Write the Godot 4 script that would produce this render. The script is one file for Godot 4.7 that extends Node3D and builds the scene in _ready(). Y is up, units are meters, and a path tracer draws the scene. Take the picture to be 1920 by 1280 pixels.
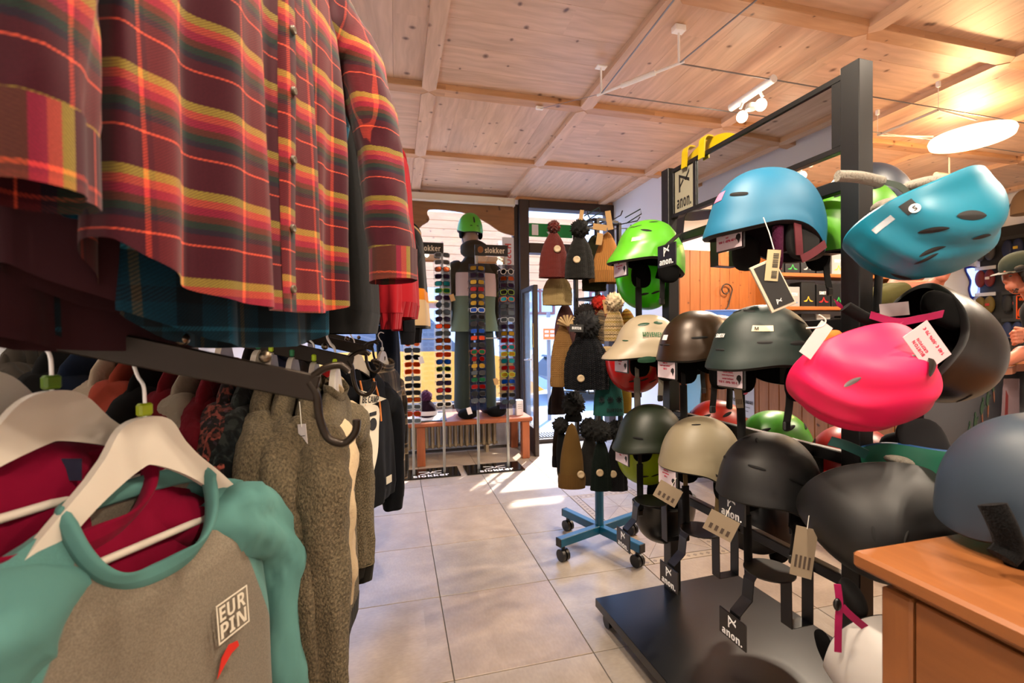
extends Node3D

const F := 849.4
const EYE := Vector3(0, 1.2, 0)
var cb := Basis()
var names := {}
var M := {}
var texts := {}
var fonts := {}
var rng := RandomNumberGenerator.new()
const ORD := ["first", "second", "third", "fourth", "fifth", "sixth", "seventh", "eighth", "ninth", "tenth", "eleventh", "twelfth", "thirteenth", "fourteenth", "fifteenth", "sixteenth", "seventeenth", "eighteenth", "nineteenth", "twentieth", "twenty-first", "twenty-second", "twenty-third", "twenty-fourth"]

# ---------------------------------------------------------------- geometry collector
class Geo:
	var v := PackedVector3Array()
	var n := PackedVector3Array()
	var t := PackedVector2Array()
	var ix := PackedInt32Array()
	var x := Transform3D()
	var gr := Vector3.ZERO      # grain direction
	var us := 1.0
	var uo := Vector2.ZERO
	var planar := false         # grid uv from local x, y
	func poly(p: PackedVector3Array, hint: Vector3) -> void:
		var nn := Vector3.ZERO
		for i in p.size():
			nn += p[i].cross(p[(i + 1) % p.size()])
		var c := Vector3.ZERO
		nn = nn.normalized()
		if nn.dot(hint) < 0.0:
			p.reverse()
			nn = -nn
		var b := v.size()
		var a := nn.abs()
		for q in p:
			v.append(x * q)
			n.append((x.basis * nn).normalized())
			var uv: Vector2
			if gr != Vector3.ZERO and absf(gr.dot(nn)) < 0.9:
				uv = Vector2(q.dot(gr), q.dot(nn.cross(gr)))
			elif a.y >= a.x and a.y >= a.z:
				uv = Vector2(q.x, q.z)
			elif a.x >= a.z:
				uv = Vector2(q.z, -q.y)
			else:
				uv = Vector2(q.x, -q.y)
			t.append(uv * us + uo)
		for i in range(1, p.size() - 1):
			ix.append(b)
			ix.append(b + i + 1)
			ix.append(b + i)
	func grid(P: Array, wrap := false, uw := Vector2.ONE, open_sheet := false, flip := false) -> void:
		var R := P.size()
		var C: int = P[0].size()
		var b := v.size()
		var cen := Vector3.ZERO
		for r in P:
			for q in r:
				cen += q
		cen /= float(R * C)
		var N := []
		var s := 0.0
		for i in R:
			var row := PackedVector3Array()
			var up: PackedVector3Array = P[maxi(i - 1, 0)]
			var dn: PackedVector3Array = P[mini(i + 1, R - 1)]
			var me: PackedVector3Array = P[i]
			for j in C:
				var jl := (j - 1 + C) % C if wrap else maxi(j - 1, 0)
				var jr := (j + 1) % C if wrap else mini(j + 1, C - 1)
				var du := me[jr] - me[jl]
				if du.length_squared() < 1e-12:
					du = (up[jr] - up[jl]) + (dn[jr] - dn[jl])
				var nn := du.cross(dn[j] - up[j])
				var area := nn.length()
				if open_sheet:
					s += nn.z
				else:
					s += nn.dot(me[j] - cen)
				row.append(nn / area if area > 1e-14 else Vector3.ZERO)
			N.append(row)
		var sg := 1.0 if s >= 0.0 else -1.0
		if flip:
			sg = -sg
		for i in R:
			var mean := Vector3.ZERO
			for q in N[i]:
				mean += q
			for j in C + (1 if wrap else 0):
				var jj := j % C
				var p: Vector3 = P[i][jj]
				var nn: Vector3 = N[i][jj]
				if nn == Vector3.ZERO:
					nn = mean.normalized() if mean.length() > 1e-6 else (p - cen).normalized() * sg
				v.append(x * p)
				n.append((x.basis * nn).normalized() * sg)
				if planar:
					t.append(Vector2(p.x, -p.y) * us + uo)
				else:
					t.append(Vector2(float(j) / (C if wrap else C - 1) * uw.x, float(i) / (R - 1) * uw.y) * us + uo)
		var CC := C + (1 if wrap else 0)
		for i in R - 1:
			for j in CC - 1:
				var a := b + i * CC + j
				if sg > 0.0:
					ix.append_array([a, a + CC, a + 1, a + 1, a + CC, a + CC + 1])
				else:
					ix.append_array([a, a + 1, a + CC, a + 1, a + CC + 1, a + CC])
	func box(c: Vector3, sz: Vector3, bev := 0.0, bs := Basis()) -> void:
		var old := x
		x = x * Transform3D(bs, c)
		var h := sz * 0.5
		var k := minf(bev, minf(h.x, minf(h.y, h.z)) * 0.9)
		var ax := [Vector3(1, 0, 0), Vector3(0, 1, 0), Vector3(0, 0, 1)]
		for a in 3:
			var A: Vector3 = ax[a]
			var B: Vector3 = ax[(a + 1) % 3]
			var C: Vector3 = ax[(a + 2) % 3]
			var ha := h[a]
			var hb := h[(a + 1) % 3]
			var hc := h[(a + 2) % 3]
			for s: float in [-1.0, 1.0]:
				poly(PackedVector3Array([A * s * ha + B * (hb - k) + C * (hc - k), A * s * ha - B * (hb - k) + C * (hc - k), A * s * ha - B * (hb - k) - C * (hc - k), A * s * ha + B * (hb - k) - C * (hc - k)]), A * s)
				if k > 0.0:
					for r: float in [-1.0, 1.0]:
						var e1 := A * s * ha + B * r * (hb - k)
						var e2 := A * s * (ha - k) + B * r * hb
						poly(PackedVector3Array([e1 + C * (hc - k), e2 + C * (hc - k), e2 - C * (hc - k), e1 - C * (hc - k)]), A * s + B * r)
		if k > 0.0:
			for sx: float in [-1.0, 1.0]:
				for sy: float in [-1.0, 1.0]:
					for sz2: float in [-1.0, 1.0]:
						poly(PackedVector3Array([Vector3(sx * h.x, sy * (h.y - k), sz2 * (h.z - k)), Vector3(sx * (h.x - k), sy * h.y, sz2 * (h.z - k)), Vector3(sx * (h.x - k), sy * (h.y - k), sz2 * h.z)]), Vector3(sx, sy, sz2))
		x = old
	func tube(path: PackedVector3Array, rad, sides := 8, caps := true, ovl := Vector2.ONE, up := Vector3.ZERO) -> void:
		var P := []
		var T := (path[1] - path[0]).normalized()
		var N := up if up != Vector3.ZERO else (Vector3.UP if absf(T.y) < 0.9 else Vector3.RIGHT)
		N = (N - T * N.dot(T)).normalized()
		for i in path.size():
			var T2 := (path[mini(i + 1, path.size() - 1)] - path[maxi(i - 1, 0)]).normalized()
			N = (N - T2 * N.dot(T2)).normalized()
			var Bn := T2.cross(N)
			var r: float = rad[i] if not (rad is float) else rad
			var row := PackedVector3Array()
			for j in sides:
				var a := TAU * j / sides
				row.append(path[i] + (N * cos(a) * ovl.x + Bn * sin(a) * ovl.y) * r)
			P.append(row)
		if caps:
			var c0 := PackedVector3Array()
			var c1 := PackedVector3Array()
			c0.resize(sides)
			c1.resize(sides)
			c0.fill(path[0])
			c1.fill(path[-1])
			grid([c0, P[0]], true, Vector2.ONE, false)
			var t0 := path[0] - path[1]
			_face(ix.size() - (sides) * 6, t0)
			grid([P[-1], c1], true, Vector2.ONE, false)
			_face(ix.size() - (sides) * 6, path[-1] - path[-2])
		grid(P, true)
	func _face(from: int, d: Vector3) -> void:   # flat cap: normals along d
		var dn := (x.basis * d).normalized()
		var seen := {}
		for k in range(from, ix.size(), 3):
			var a := v[ix[k]]
			var nn := (v[ix[k + 2]] - a).cross(v[ix[k + 1]] - a)
			if nn.dot(dn) < 0.0:
				var q := ix[k + 1]
				ix[k + 1] = ix[k + 2]
				ix[k + 2] = q
			for m in 3:
				n[ix[k + m]] = dn
	func ribbon(path: PackedVector3Array, side: Vector3, w: float, th: float, widths = null) -> void:
		var sd := side.normalized()
		var A := []
		for i in path.size():
			var T := (path[mini(i + 1, path.size() - 1)] - path[maxi(i - 1, 0)]).normalized()
			var N := sd.cross(T).normalized()
			var ww: float = w if widths == null else widths[i]
			A.append([path[i] + sd * ww * 0.5 + N * th * 0.5, path[i] - sd * ww * 0.5 + N * th * 0.5, path[i] - sd * ww * 0.5 - N * th * 0.5, path[i] + sd * ww * 0.5 - N * th * 0.5, N])
		for i in path.size() - 1:
			var a: Array = A[i]
			var c: Array = A[i + 1]
			var N: Vector3 = a[4] + c[4]
			poly(PackedVector3Array([a[0], a[1], c[1], c[0]]), N)
			poly(PackedVector3Array([a[3], a[2], c[2], c[3]]), -N)
			poly(PackedVector3Array([a[0], a[3], c[3], c[0]]), sd)
			poly(PackedVector3Array([a[1], a[2], c[2], c[1]]), -sd)
		poly(PackedVector3Array([A[0][0], A[0][1], A[0][2], A[0][3]]), path[0] - path[1])
		poly(PackedVector3Array([A[-1][0], A[-1][1], A[-1][2], A[-1][3]]), path[-1] - path[-2])
	func lathe(prof: PackedVector2Array, sides := 24) -> void:   # (radius, y)
		var P := []
		for q in prof:
			var row := PackedVector3Array()
			for j in sides:
				var a := TAU * j / sides
				row.append(Vector3(cos(a) * q.x, q.y, sin(a) * q.x))
			P.append(row)
		grid(P, true)
	func disc(c: Vector3, ax: Vector3, r: float, th: float, sides := 24, ry := 0.0) -> void:   # short cylinder
		var u := ax.cross(Vector3.UP if absf(ax.y) < 0.9 else Vector3.RIGHT).normalized()
		var w := ax.cross(u).normalized()
		var p0 := PackedVector3Array()
		var p1 := PackedVector3Array()
		for j in sides:
			var a := TAU * j / sides
			var d := u * cos(a) * r + w * sin(a) * (ry if ry > 0.0 else r)
			p0.append(c + d - ax.normalized() * th * 0.5)
			p1.append(c + d + ax.normalized() * th * 0.5)
		poly(p0.duplicate(), -ax)
		poly(p1.duplicate(), ax)
		grid([p0, p1], true)
	func ball(c: Vector3, r: Vector3, sides := 16, rows := 10) -> void:
		var P := []
		for i in rows + 1:
			var ph := PI * i / rows
			var row := PackedVector3Array()
			for j in sides:
				var a := TAU * j / sides
				row.append(c + Vector3(cos(a) * sin(ph) * r.x, cos(ph) * r.y, sin(a) * sin(ph) * r.z))
			P.append(row)
		grid(P, true)
	func prism(p: PackedVector2Array, d: float) -> void:   # outline in xy, thickness along z
		var tri := Geometry2D.triangulate_polygon(p)
		for k in range(0, tri.size(), 3):
			for s: float in [-1.0, 1.0]:
				poly(PackedVector3Array([Vector3(p[tri[k]].x, p[tri[k]].y, s * d * 0.5), Vector3(p[tri[k + 1]].x, p[tri[k + 1]].y, s * d * 0.5), Vector3(p[tri[k + 2]].x, p[tri[k + 2]].y, s * d * 0.5)]), Vector3(0, 0, s))
		var ccw := 1.0 if not Geometry2D.is_polygon_clockwise(p) else -1.0
		for i in p.size():
			var a := p[i]
			var b := p[(i + 1) % p.size()]
			var e := (b - a)
			poly(PackedVector3Array([Vector3(a.x, a.y, d * 0.5), Vector3(b.x, b.y, d * 0.5), Vector3(b.x, b.y, -d * 0.5), Vector3(a.x, a.y, -d * 0.5)]), Vector3(e.y, -e.x, 0) * ccw)
	func mesh() -> ArrayMesh:
		var a := []
		a.resize(Mesh.ARRAY_MAX)
		a[Mesh.ARRAY_VERTEX] = v
		a[Mesh.ARRAY_NORMAL] = n
		a[Mesh.ARRAY_TEX_UV] = t
		a[Mesh.ARRAY_INDEX] = ix
		var m := ArrayMesh.new()
		m.add_surface_from_arrays(Mesh.PRIMITIVE_TRIANGLES, a)
		return m

# ---------------------------------------------------------------- scene helpers
func at(px: float, py: float, d: float) -> Vector3:
	return EYE + cb * Vector3((px - 960.0) / F * d, (640.0 - py) / F * d, -d)

func numbered(s: String) -> String:
	if not names.has(s):
		names[s] = 0
		return s
	names[s] += 1
	return "%s_%03d" % [s, names[s]]

func tag(o: Node, label: String, cat := "", grp := "", kind := "") -> Node:
	if label: o.set_meta("label", label)
	if cat: o.set_meta("category", cat)
	if grp: o.set_meta("group", grp)
	if kind: o.set_meta("kind", kind)
	return o

func thing(called: String, label: String, cat: String, xf := Transform3D(), grp := "") -> Node3D:
	var o := Node3D.new()
	o.name = numbered(called)
	add_child(o)
	o.transform = xf
	tag(o, label, cat, grp)
	return o

func struct(called: String, g: Geo, m: Material) -> MeshInstance3D:
	var o := MeshInstance3D.new()
	o.name = numbered(called)
	o.mesh = g.mesh()
	o.material_override = m
	add_child(o)
	o.set_meta("kind", "structure")
	return o

func part(par: Node, called: String, g, m: Material, label := "") -> MeshInstance3D:
	var o := MeshInstance3D.new()
	o.name = called
	o.mesh = g.mesh() if g is Geo else g
	o.material_override = m
	par.add_child(o, true)
	if label: o.set_meta("label", label)
	return o

func solo(called: String, g, m: Material, label: String, cat: String, xf := Transform3D(), grp := "") -> MeshInstance3D:
	var o := MeshInstance3D.new()
	o.name = numbered(called)
	o.mesh = g.mesh() if g is Geo else g
	o.material_override = m
	add_child(o)
	o.transform = xf
	tag(o, label, cat, grp)
	return o

func copy(src: Node3D, xf: Transform3D, label: String, grp := "") -> Node3D:
	var o: Node3D = src.duplicate()
	o.name = numbered(String(src.name).rstrip("0123456789").trim_suffix("_"))
	add_child(o)
	o.transform = xf
	o.set_meta("label", label)
	if grp: o.set_meta("group", grp)
	return o

func text(par: Node, s: String, h: float, m: Material, xf: Transform3D, w := 0.0, font := "Droid Sans", wt := 700) -> MeshInstance3D:
	var key := s + font + str(wt)
	if not texts.has(key):
		var tm := TextMesh.new()
		if not fonts.has(font + str(wt)):
			var f := SystemFont.new()
			f.font_names = PackedStringArray([font])
			f.font_weight = wt
			fonts[font + str(wt)] = f
		tm.font = fonts[font + str(wt)]
		tm.text = s
		tm.font_size = 40
		tm.pixel_size = 0.01
		tm.curve_step = 3.0
		tm.depth = 0.0006
		texts[key] = tm
	var mm: TextMesh = texts[key]
	var bb := mm.get_aabb()
	var k := h / maxf(bb.size.y, 0.001)
	var kx := k if w == 0.0 else w / maxf(bb.size.x, 0.001)
	var o := MeshInstance3D.new()
	o.name = "lettering"
	o.mesh = mm
	o.material_override = m
	par.add_child(o, true)
	var c := bb.get_center()
	o.transform = xf * Transform3D(Basis.from_scale(Vector3(kx, k, 1.0)), Vector3(-c.x * kx, -c.y * k, 0))
	return o

func mat(key: String, c: Color, rough := 0.6, metal := 0.0, spec := 0.5) -> StandardMaterial3D:
	if M.has(key):
		return M[key]
	var m := StandardMaterial3D.new()
	m.resource_name = key
	m.albedo_color = c
	m.roughness = rough
	m.metallic = metal
	m.metallic_specular = spec
	M[key] = m
	return m

func hexm(h: String, rough := 0.6, metal := 0.0) -> StandardMaterial3D:
	return mat("c_%s_%.2f_%.1f" % [h, rough, metal], Color(h), rough, metal)

func img_tex(im: Image) -> ImageTexture:
	im.generate_mipmaps()
	return ImageTexture.create_from_image(im)

func noise(sd: int, fr: float, oct := 3, ty := FastNoiseLite.TYPE_SIMPLEX_SMOOTH) -> FastNoiseLite:
	var f := FastNoiseLite.new()
	f.seed = sd
	f.frequency = fr
	f.fractal_octaves = oct
	f.noise_type = ty
	return f

func make_img(w: int, h: int, fn: Callable) -> Image:
	var d := PackedByteArray()
	d.resize(w * h * 3)
	var k := 0
	for y in h:
		for x in w:
			var c: Color = fn.call(x, y)
			d[k] = clampi(int(c.r * 255.0), 0, 255)
			d[k + 1] = clampi(int(c.g * 255.0), 0, 255)
			d[k + 2] = clampi(int(c.b * 255.0), 0, 255)
			k += 3
	return Image.create_from_data(w, h, false, Image.FORMAT_RGB8, d)

func normal_from(im: Image, s: float) -> ImageTexture:
	var i2: Image = im.duplicate()
	i2.convert(Image.FORMAT_RGBA8)
	i2.bump_map_to_normal_map(s)
	return img_tex(i2)

func P3(arr: Array) -> PackedVector3Array:
	return PackedVector3Array(arr)

func curve3(pts: Array, n: int) -> PackedVector3Array:   # Catmull-Rom through pts
	var out := PackedVector3Array()
	var m := pts.size()
	for i in m - 1:
		var a: Vector3 = pts[maxi(i - 1, 0)]
		var b: Vector3 = pts[i]
		var c: Vector3 = pts[i + 1]
		var d: Vector3 = pts[mini(i + 2, m - 1)]
		for k in n:
			out.append(b.cubic_interpolate(c, a, d, float(k) / n))
	out.append(pts[-1])
	return out

func curve2(pts: Array, n: int, closed := false) -> PackedVector2Array:
	var out := PackedVector2Array()
	var m := pts.size()
	for i in (m if closed else m - 1):
		var a: Vector2 = pts[(i - 1 + m) % m if closed else maxi(i - 1, 0)]
		var b: Vector2 = pts[i]
		var c: Vector2 = pts[(i + 1) % m]
		var d: Vector2 = pts[(i + 2) % m if closed else mini(i + 2, m - 1)]
		for k in n:
			out.append(b.cubic_interpolate(c, a, d, float(k) / n))
	if not closed:
		out.append(pts[-1])
	return out

func sig(v: float, p: float) -> float:
	return signf(v) * pow(absf(v), p)

func face(o: Vector3, dir: Vector3, up := Vector3.UP) -> Transform3D:   # local +Z looks along dir
	return Transform3D(Basis.looking_at(-dir, up), o)

# smooth union of tapered capsules, meshed by surface nets
func nets(bones: Array, k: float, cell: float) -> Geo:
	var lo := Vector3(1e9, 1e9, 1e9)
	var hi := -lo
	for b in bones:
		var r := maxf(b[2], b[3]) + cell * 3.0
		for e in 2:
			lo = lo.min(b[e] - Vector3(r, r, r))
			hi = hi.max(b[e] + Vector3(r, r, r))
	var nx := int((hi.x - lo.x) / cell) + 2
	var ny := int((hi.y - lo.y) / cell) + 2
	var nz := int((hi.z - lo.z) / cell) + 2
	var f := PackedFloat32Array()
	f.resize(nx * ny * nz)
	f.fill(1.0)
	for b in bones:
		var A: Vector3 = b[0]
		var D: Vector3 = b[1] - A
		var ra: float = b[2]
		var rb: float = b[3]
		var L := maxf(D.length_squared(), 1e-9)
		var sq: Vector3 = b[4] if b.size() > 4 else Vector3.ONE
		var m := maxf(ra, rb) + k + cell * 2.0
		var l2 := (A.min(b[1]) - Vector3(m, m, m) - lo) / cell
		var h2 := (A.max(b[1]) + Vector3(m, m, m) - lo) / cell
		for kz in range(maxi(int(l2.z), 0), mini(int(h2.z) + 1, nz)):
			for ky in range(maxi(int(l2.y), 0), mini(int(h2.y) + 1, ny)):
				var base := (kz * ny + ky) * nx
				for kx in range(maxi(int(l2.x), 0), mini(int(h2.x) + 1, nx)):
					var p := lo + Vector3(kx, ky, kz) * cell - A
					var u := clampf(p.dot(D) / L, 0.0, 1.0)
					var d := ((p - D * u) / sq).length() - lerpf(ra, rb, u)
					var o := f[base + kx]
					var hh := maxf(k - absf(o - d), 0.0) / k
					f[base + kx] = minf(o, d) - hh * hh * k * 0.25
	var g := Geo.new()
	var id := {}
	var sx := 1
	var sy := nx
	var sz := nx * ny
	var off := [0, sx, sy, sx + sy, sz, sx + sz, sy + sz, sx + sy + sz]
	var edges := [[0, 1], [2, 3], [4, 5], [6, 7], [0, 2], [1, 3], [4, 6], [5, 7], [0, 4], [1, 5], [2, 6], [3, 7]]
	for z in nz - 1:
		for y in ny - 1:
			for x in nx - 1:
				var c := z * sz + y * sy + x
				var f0 := f[c] < 0.0
				var cut := false
				for e in range(1, 8):
					if (f[c + off[e]] < 0.0) != f0:
						cut = true
						break
				if not cut:
					continue
				var s := Vector3.ZERO
				var cnt := 0
				for e in edges:
					var a := f[c + off[e[0]]]
					var b := f[c + off[e[1]]]
					if (a < 0.0) != (b < 0.0):
						var w := a / (a - b)
						var pa := Vector3(e[0] & 1, (e[0] >> 1) & 1, e[0] >> 2)
						var pb := Vector3(e[1] & 1, (e[1] >> 1) & 1, e[1] >> 2)
						s += pa.lerp(pb, w)
						cnt += 1
				id[c] = g.v.size()
				g.v.append(lo + (Vector3(x, y, z) + s / cnt) * cell)
				g.n.append(Vector3.UP)
				g.t.append(Vector2.ZERO)
	for c in id:
		for ax in 3:
			var st: int = [sx, sy, sz][ax]
			var u: int = [sy, sz, sx][ax]
			var w: int = [sz, sx, sy][ax]
			var a := f[c] < 0.0
			if a == (f[c + st] < 0.0):
				continue
			if not (id.has(c - u) and id.has(c - w) and id.has(c - u - w)):
				continue
			var q := [id[c], id[c - u], id[c - u - w], id[c - w]]
			if a:
				g.ix.append_array([q[0], q[2], q[1], q[0], q[3], q[2]])
			else:
				g.ix.append_array([q[0], q[1], q[2], q[0], q[2], q[3]])
	# smooth normals from faces
	var acc := PackedVector3Array()
	acc.resize(g.v.size())
	for i in range(0, g.ix.size(), 3):
		var nn := (g.v[g.ix[i + 2]] - g.v[g.ix[i]]).cross(g.v[g.ix[i + 1]] - g.v[g.ix[i]])
		for e in 3:
			acc[g.ix[i + e]] += nn
	for i in acc.size():
		g.n[i] = acc[i].normalized()
		g.t[i] = Vector2(g.v[i].x + g.v[i].z * 0.5, -g.v[i].y)
	return g

# ---------------------------------------------------------------- main
func _ready() -> void:
	# camera, sky, sun, exposure
	cb = Basis(Vector3(0.968701, -0.011343, 0.247971), Vector3(0.014191, 0.999852, -0.009700), Vector3(-0.247824, 0.012915, 0.968719))
	var cam := Camera3D.new()
	cam.name = "camera"
	cam.fov = rad_to_deg(2.0 * atan(640.0 / F))
	cam.near = 0.05
	cam.transform = Transform3D(cb, EYE)
	add_child(cam)
	cam.current = true
	var ca := CameraAttributesPhysical.new()
	ca.frustum_focal_length = 35.0 / (2.0 * 640.0 / F)
	ca.frustum_focus_distance = 1.7
	ca.exposure_aperture = 6.3
	cam.attributes = ca
	cam.fov = rad_to_deg(2.0 * atan(640.0 / F))
	cam.near = 0.05
	var we := WorldEnvironment.new()
	we.name = "world_environment"
	var en := Environment.new()
	en.background_mode = Environment.BG_SKY
	var sk := ProceduralSkyMaterial.new()
	sk.sky_top_color = Color(0.50, 0.66, 0.92)
	sk.sky_horizon_color = Color(0.86, 0.92, 1.0)
	sk.ground_bottom_color = Color(0.55, 0.57, 0.6)
	sk.ground_horizon_color = Color(0.8, 0.84, 0.9)
	sk.sky_energy_multiplier = 3.3
	sk.ground_energy_multiplier = 2.0
	var sky := Sky.new()
	sky.sky_material = sk
	en.sky = sky
	en.tonemap_mode = Environment.TONE_MAPPER_LINEAR
	en.tonemap_exposure = 1.0
	en.sdfgi_enabled = true
	en.ssao_enabled = true
	en.ssil_enabled = true
	we.environment = en
	add_child(we)
	var sun := DirectionalLight3D.new()
	sun.name = "sun"
	sun.light_color = Color(1.0, 0.97, 0.92)
	sun.light_energy = 8.5
	sun.light_angular_distance = 1.2
	sun.shadow_enabled = true
	add_child(sun)
	sun.look_at_from_position(Vector3.ZERO, Vector3(-0.5, -1.0, 0.74))
	textures()
	build_room()
	build_stand()
	build_helmets()
	build_counter()
	build_lamps()
	build_clothes()
	build_hats()
	build_glasses()
	build_window()
	build_street()
	build_back()
	build_people()

# ---------------------------------------------------------------- textures
var wood_im: Image
func textures() -> void:
	var n1 := noise(3, 0.01, 4)
	var n2 := noise(8, 0.02, 2)
	wood_im = make_img(1024, 512, func(x, y):
		var w := n2.get_noise_2d(x * 0.35, y * 1.0) * 3.5
		var a := n1.get_noise_2d(x * 0.35, (y + w) * 7.0) * 0.5 + 0.5
		var b := n1.get_noise_2d(x * 0.12 + 900.0, (y + w) * 1.6) * 0.5 + 0.5
		var g := 1.0 - 0.14 * a - 0.11 * b
		return Color(g, g * (0.985 - 0.03 * a), g * (0.97 - 0.06 * a)))
	rng.seed = 21
	for i in 34:
		var kx := rng.randf_range(20, 1000)
		var ky := rng.randf_range(10, 500)
		var r := rng.randf_range(2.5, 7.0)
		for y in range(int(ky - r * 3), int(ky + r * 3)):
			for x in range(int(kx - r * 5), int(kx + r * 5)):
				var dd := Vector2((x - kx) / 1.5, y - ky).length() / r
				var yy := posmod(y, 512)
				var xx := posmod(x, 1024)
				var k := clampf(1.25 - dd, 0.0, 1.0) * 0.62 + maxf(0.0, 0.12 * (1.0 - Vector2((x - kx) / 5.0, y - ky).length() / r / 1.0))
				if k > 0.0:
					var c := wood_im.get_pixel(xx, yy)
					wood_im.set_pixel(xx, yy, c.lerp(Color(0.30, 0.22, 0.2), k))
	M.wood_tex = img_tex(wood_im)
	var n3 := noise(5, 0.012, 5)
	var n4 := noise(6, 0.08, 3)
	M.tile_tex = img_tex(make_img(512, 512, func(x, y):
		var a := n3.get_noise_2d(x, y) * 0.5 + 0.5
		var b := n4.get_noise_2d(x * 1.0, y * 2.2) * 0.5 + 0.5
		var g := 0.80 + 0.16 * a + 0.08 * b
		return Color(g, g * (0.975 + 0.01 * a), g * (0.93 + 0.03 * a))))
	# woven cloth, knit and fleece relief
	M.weave_n = normal_from(make_img(64, 64, func(x, y):
		var v := 0.5 + 0.5 * sin((x + y) * TAU / 8.0) * cos((x - y) * TAU / 16.0)
		return Color(v, v, v)), 2.0)
	M.knit_im = make_img(128, 128, func(x, y):
		var cx := fposmod(x, 32.0) / 32.0
		var cy := fposmod(y + absf(cx - 0.5) * 30.0, 21.333) / 21.333
		var v := pow(sin(cy * PI), 0.7) * (0.35 + 0.65 * pow(absf(sin(cx * TAU)), 0.6))
		return Color(v, v, v))
	M.knit_n = normal_from(M.knit_im, 6.0)
	M.rib_n = normal_from(make_img(64, 8, func(x, _y):
		var v := pow(absf(sin(x * PI / 16.0)), 0.6)
		return Color(v, v, v)), 5.0)
	var n5 := noise(11, 0.05, 4)
	M.fur_im = make_img(256, 256, func(x, y):
		var v := n5.get_noise_2d(x * 1.6 + n5.get_noise_2d(y, x) * 12.0, y * 0.7) * 0.5 + 0.5
		return Color(v, v, v))
	M.fur_n = normal_from(M.fur_im, 9.0)
	var n6 := noise(15, 0.02, 3)
	M.cloth_n = normal_from(make_img(256, 256, func(x, y):
		var v := n6.get_noise_2d(x, y) * 0.3 + 0.5 + 0.06 * sin(x * 1.57) * sin(y * 1.57)
		return Color(v, v, v)), 3.0)

func wood(key: String, c: Color, rough := 0.5) -> StandardMaterial3D:
	var m := mat(key, c, rough)
	m.albedo_texture = M.wood_tex
	return m

func cloth(key: String, c: Color, nrm := "cloth_n", sc := 6.0, ns := 0.6, rough := 0.95) -> StandardMaterial3D:
	if M.has(key):
		return M[key]
	var m := mat(key, c, rough, 0.0, 0.25)
	m.normal_enabled = true
	m.normal_texture = M[nrm]
	m.normal_scale = ns
	m.uv1_scale = Vector3(sc, sc, sc)
	m.uv1_triplanar = nrm == "cloth_n" or nrm == "fur_n"
	m.rim_enabled = true
	m.rim = 0.25
	return m

func pattern(key: String, im: Image, rep: Vector2, nrm := "weave_n", off := Vector2.ZERO) -> StandardMaterial3D:   # rep: metres per repeat
	var m := mat(key, Color.WHITE, 0.95, 0.0, 0.2)
	m.albedo_texture = img_tex(im)
	m.uv1_scale = Vector3(1.0 / rep.x, 1.0 / rep.y, 1.0 / rep.x)
	m.uv1_offset = Vector3(off.x, off.y, 0)
	m.rim_enabled = true
	m.rim = 0.2
	return m

func glass(key: String, c: Color) -> StandardMaterial3D:
	var m := mat(key, c, 0.03)
	m.transparency = BaseMaterial3D.TRANSPARENCY_ALPHA
	return m

func glow(key: String, c: Color, e: float) -> StandardMaterial3D:
	var m := mat(key, c, 0.5)
	m.emission_enabled = true
	m.emission = c
	m.emission_energy_multiplier = e
	return m

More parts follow.
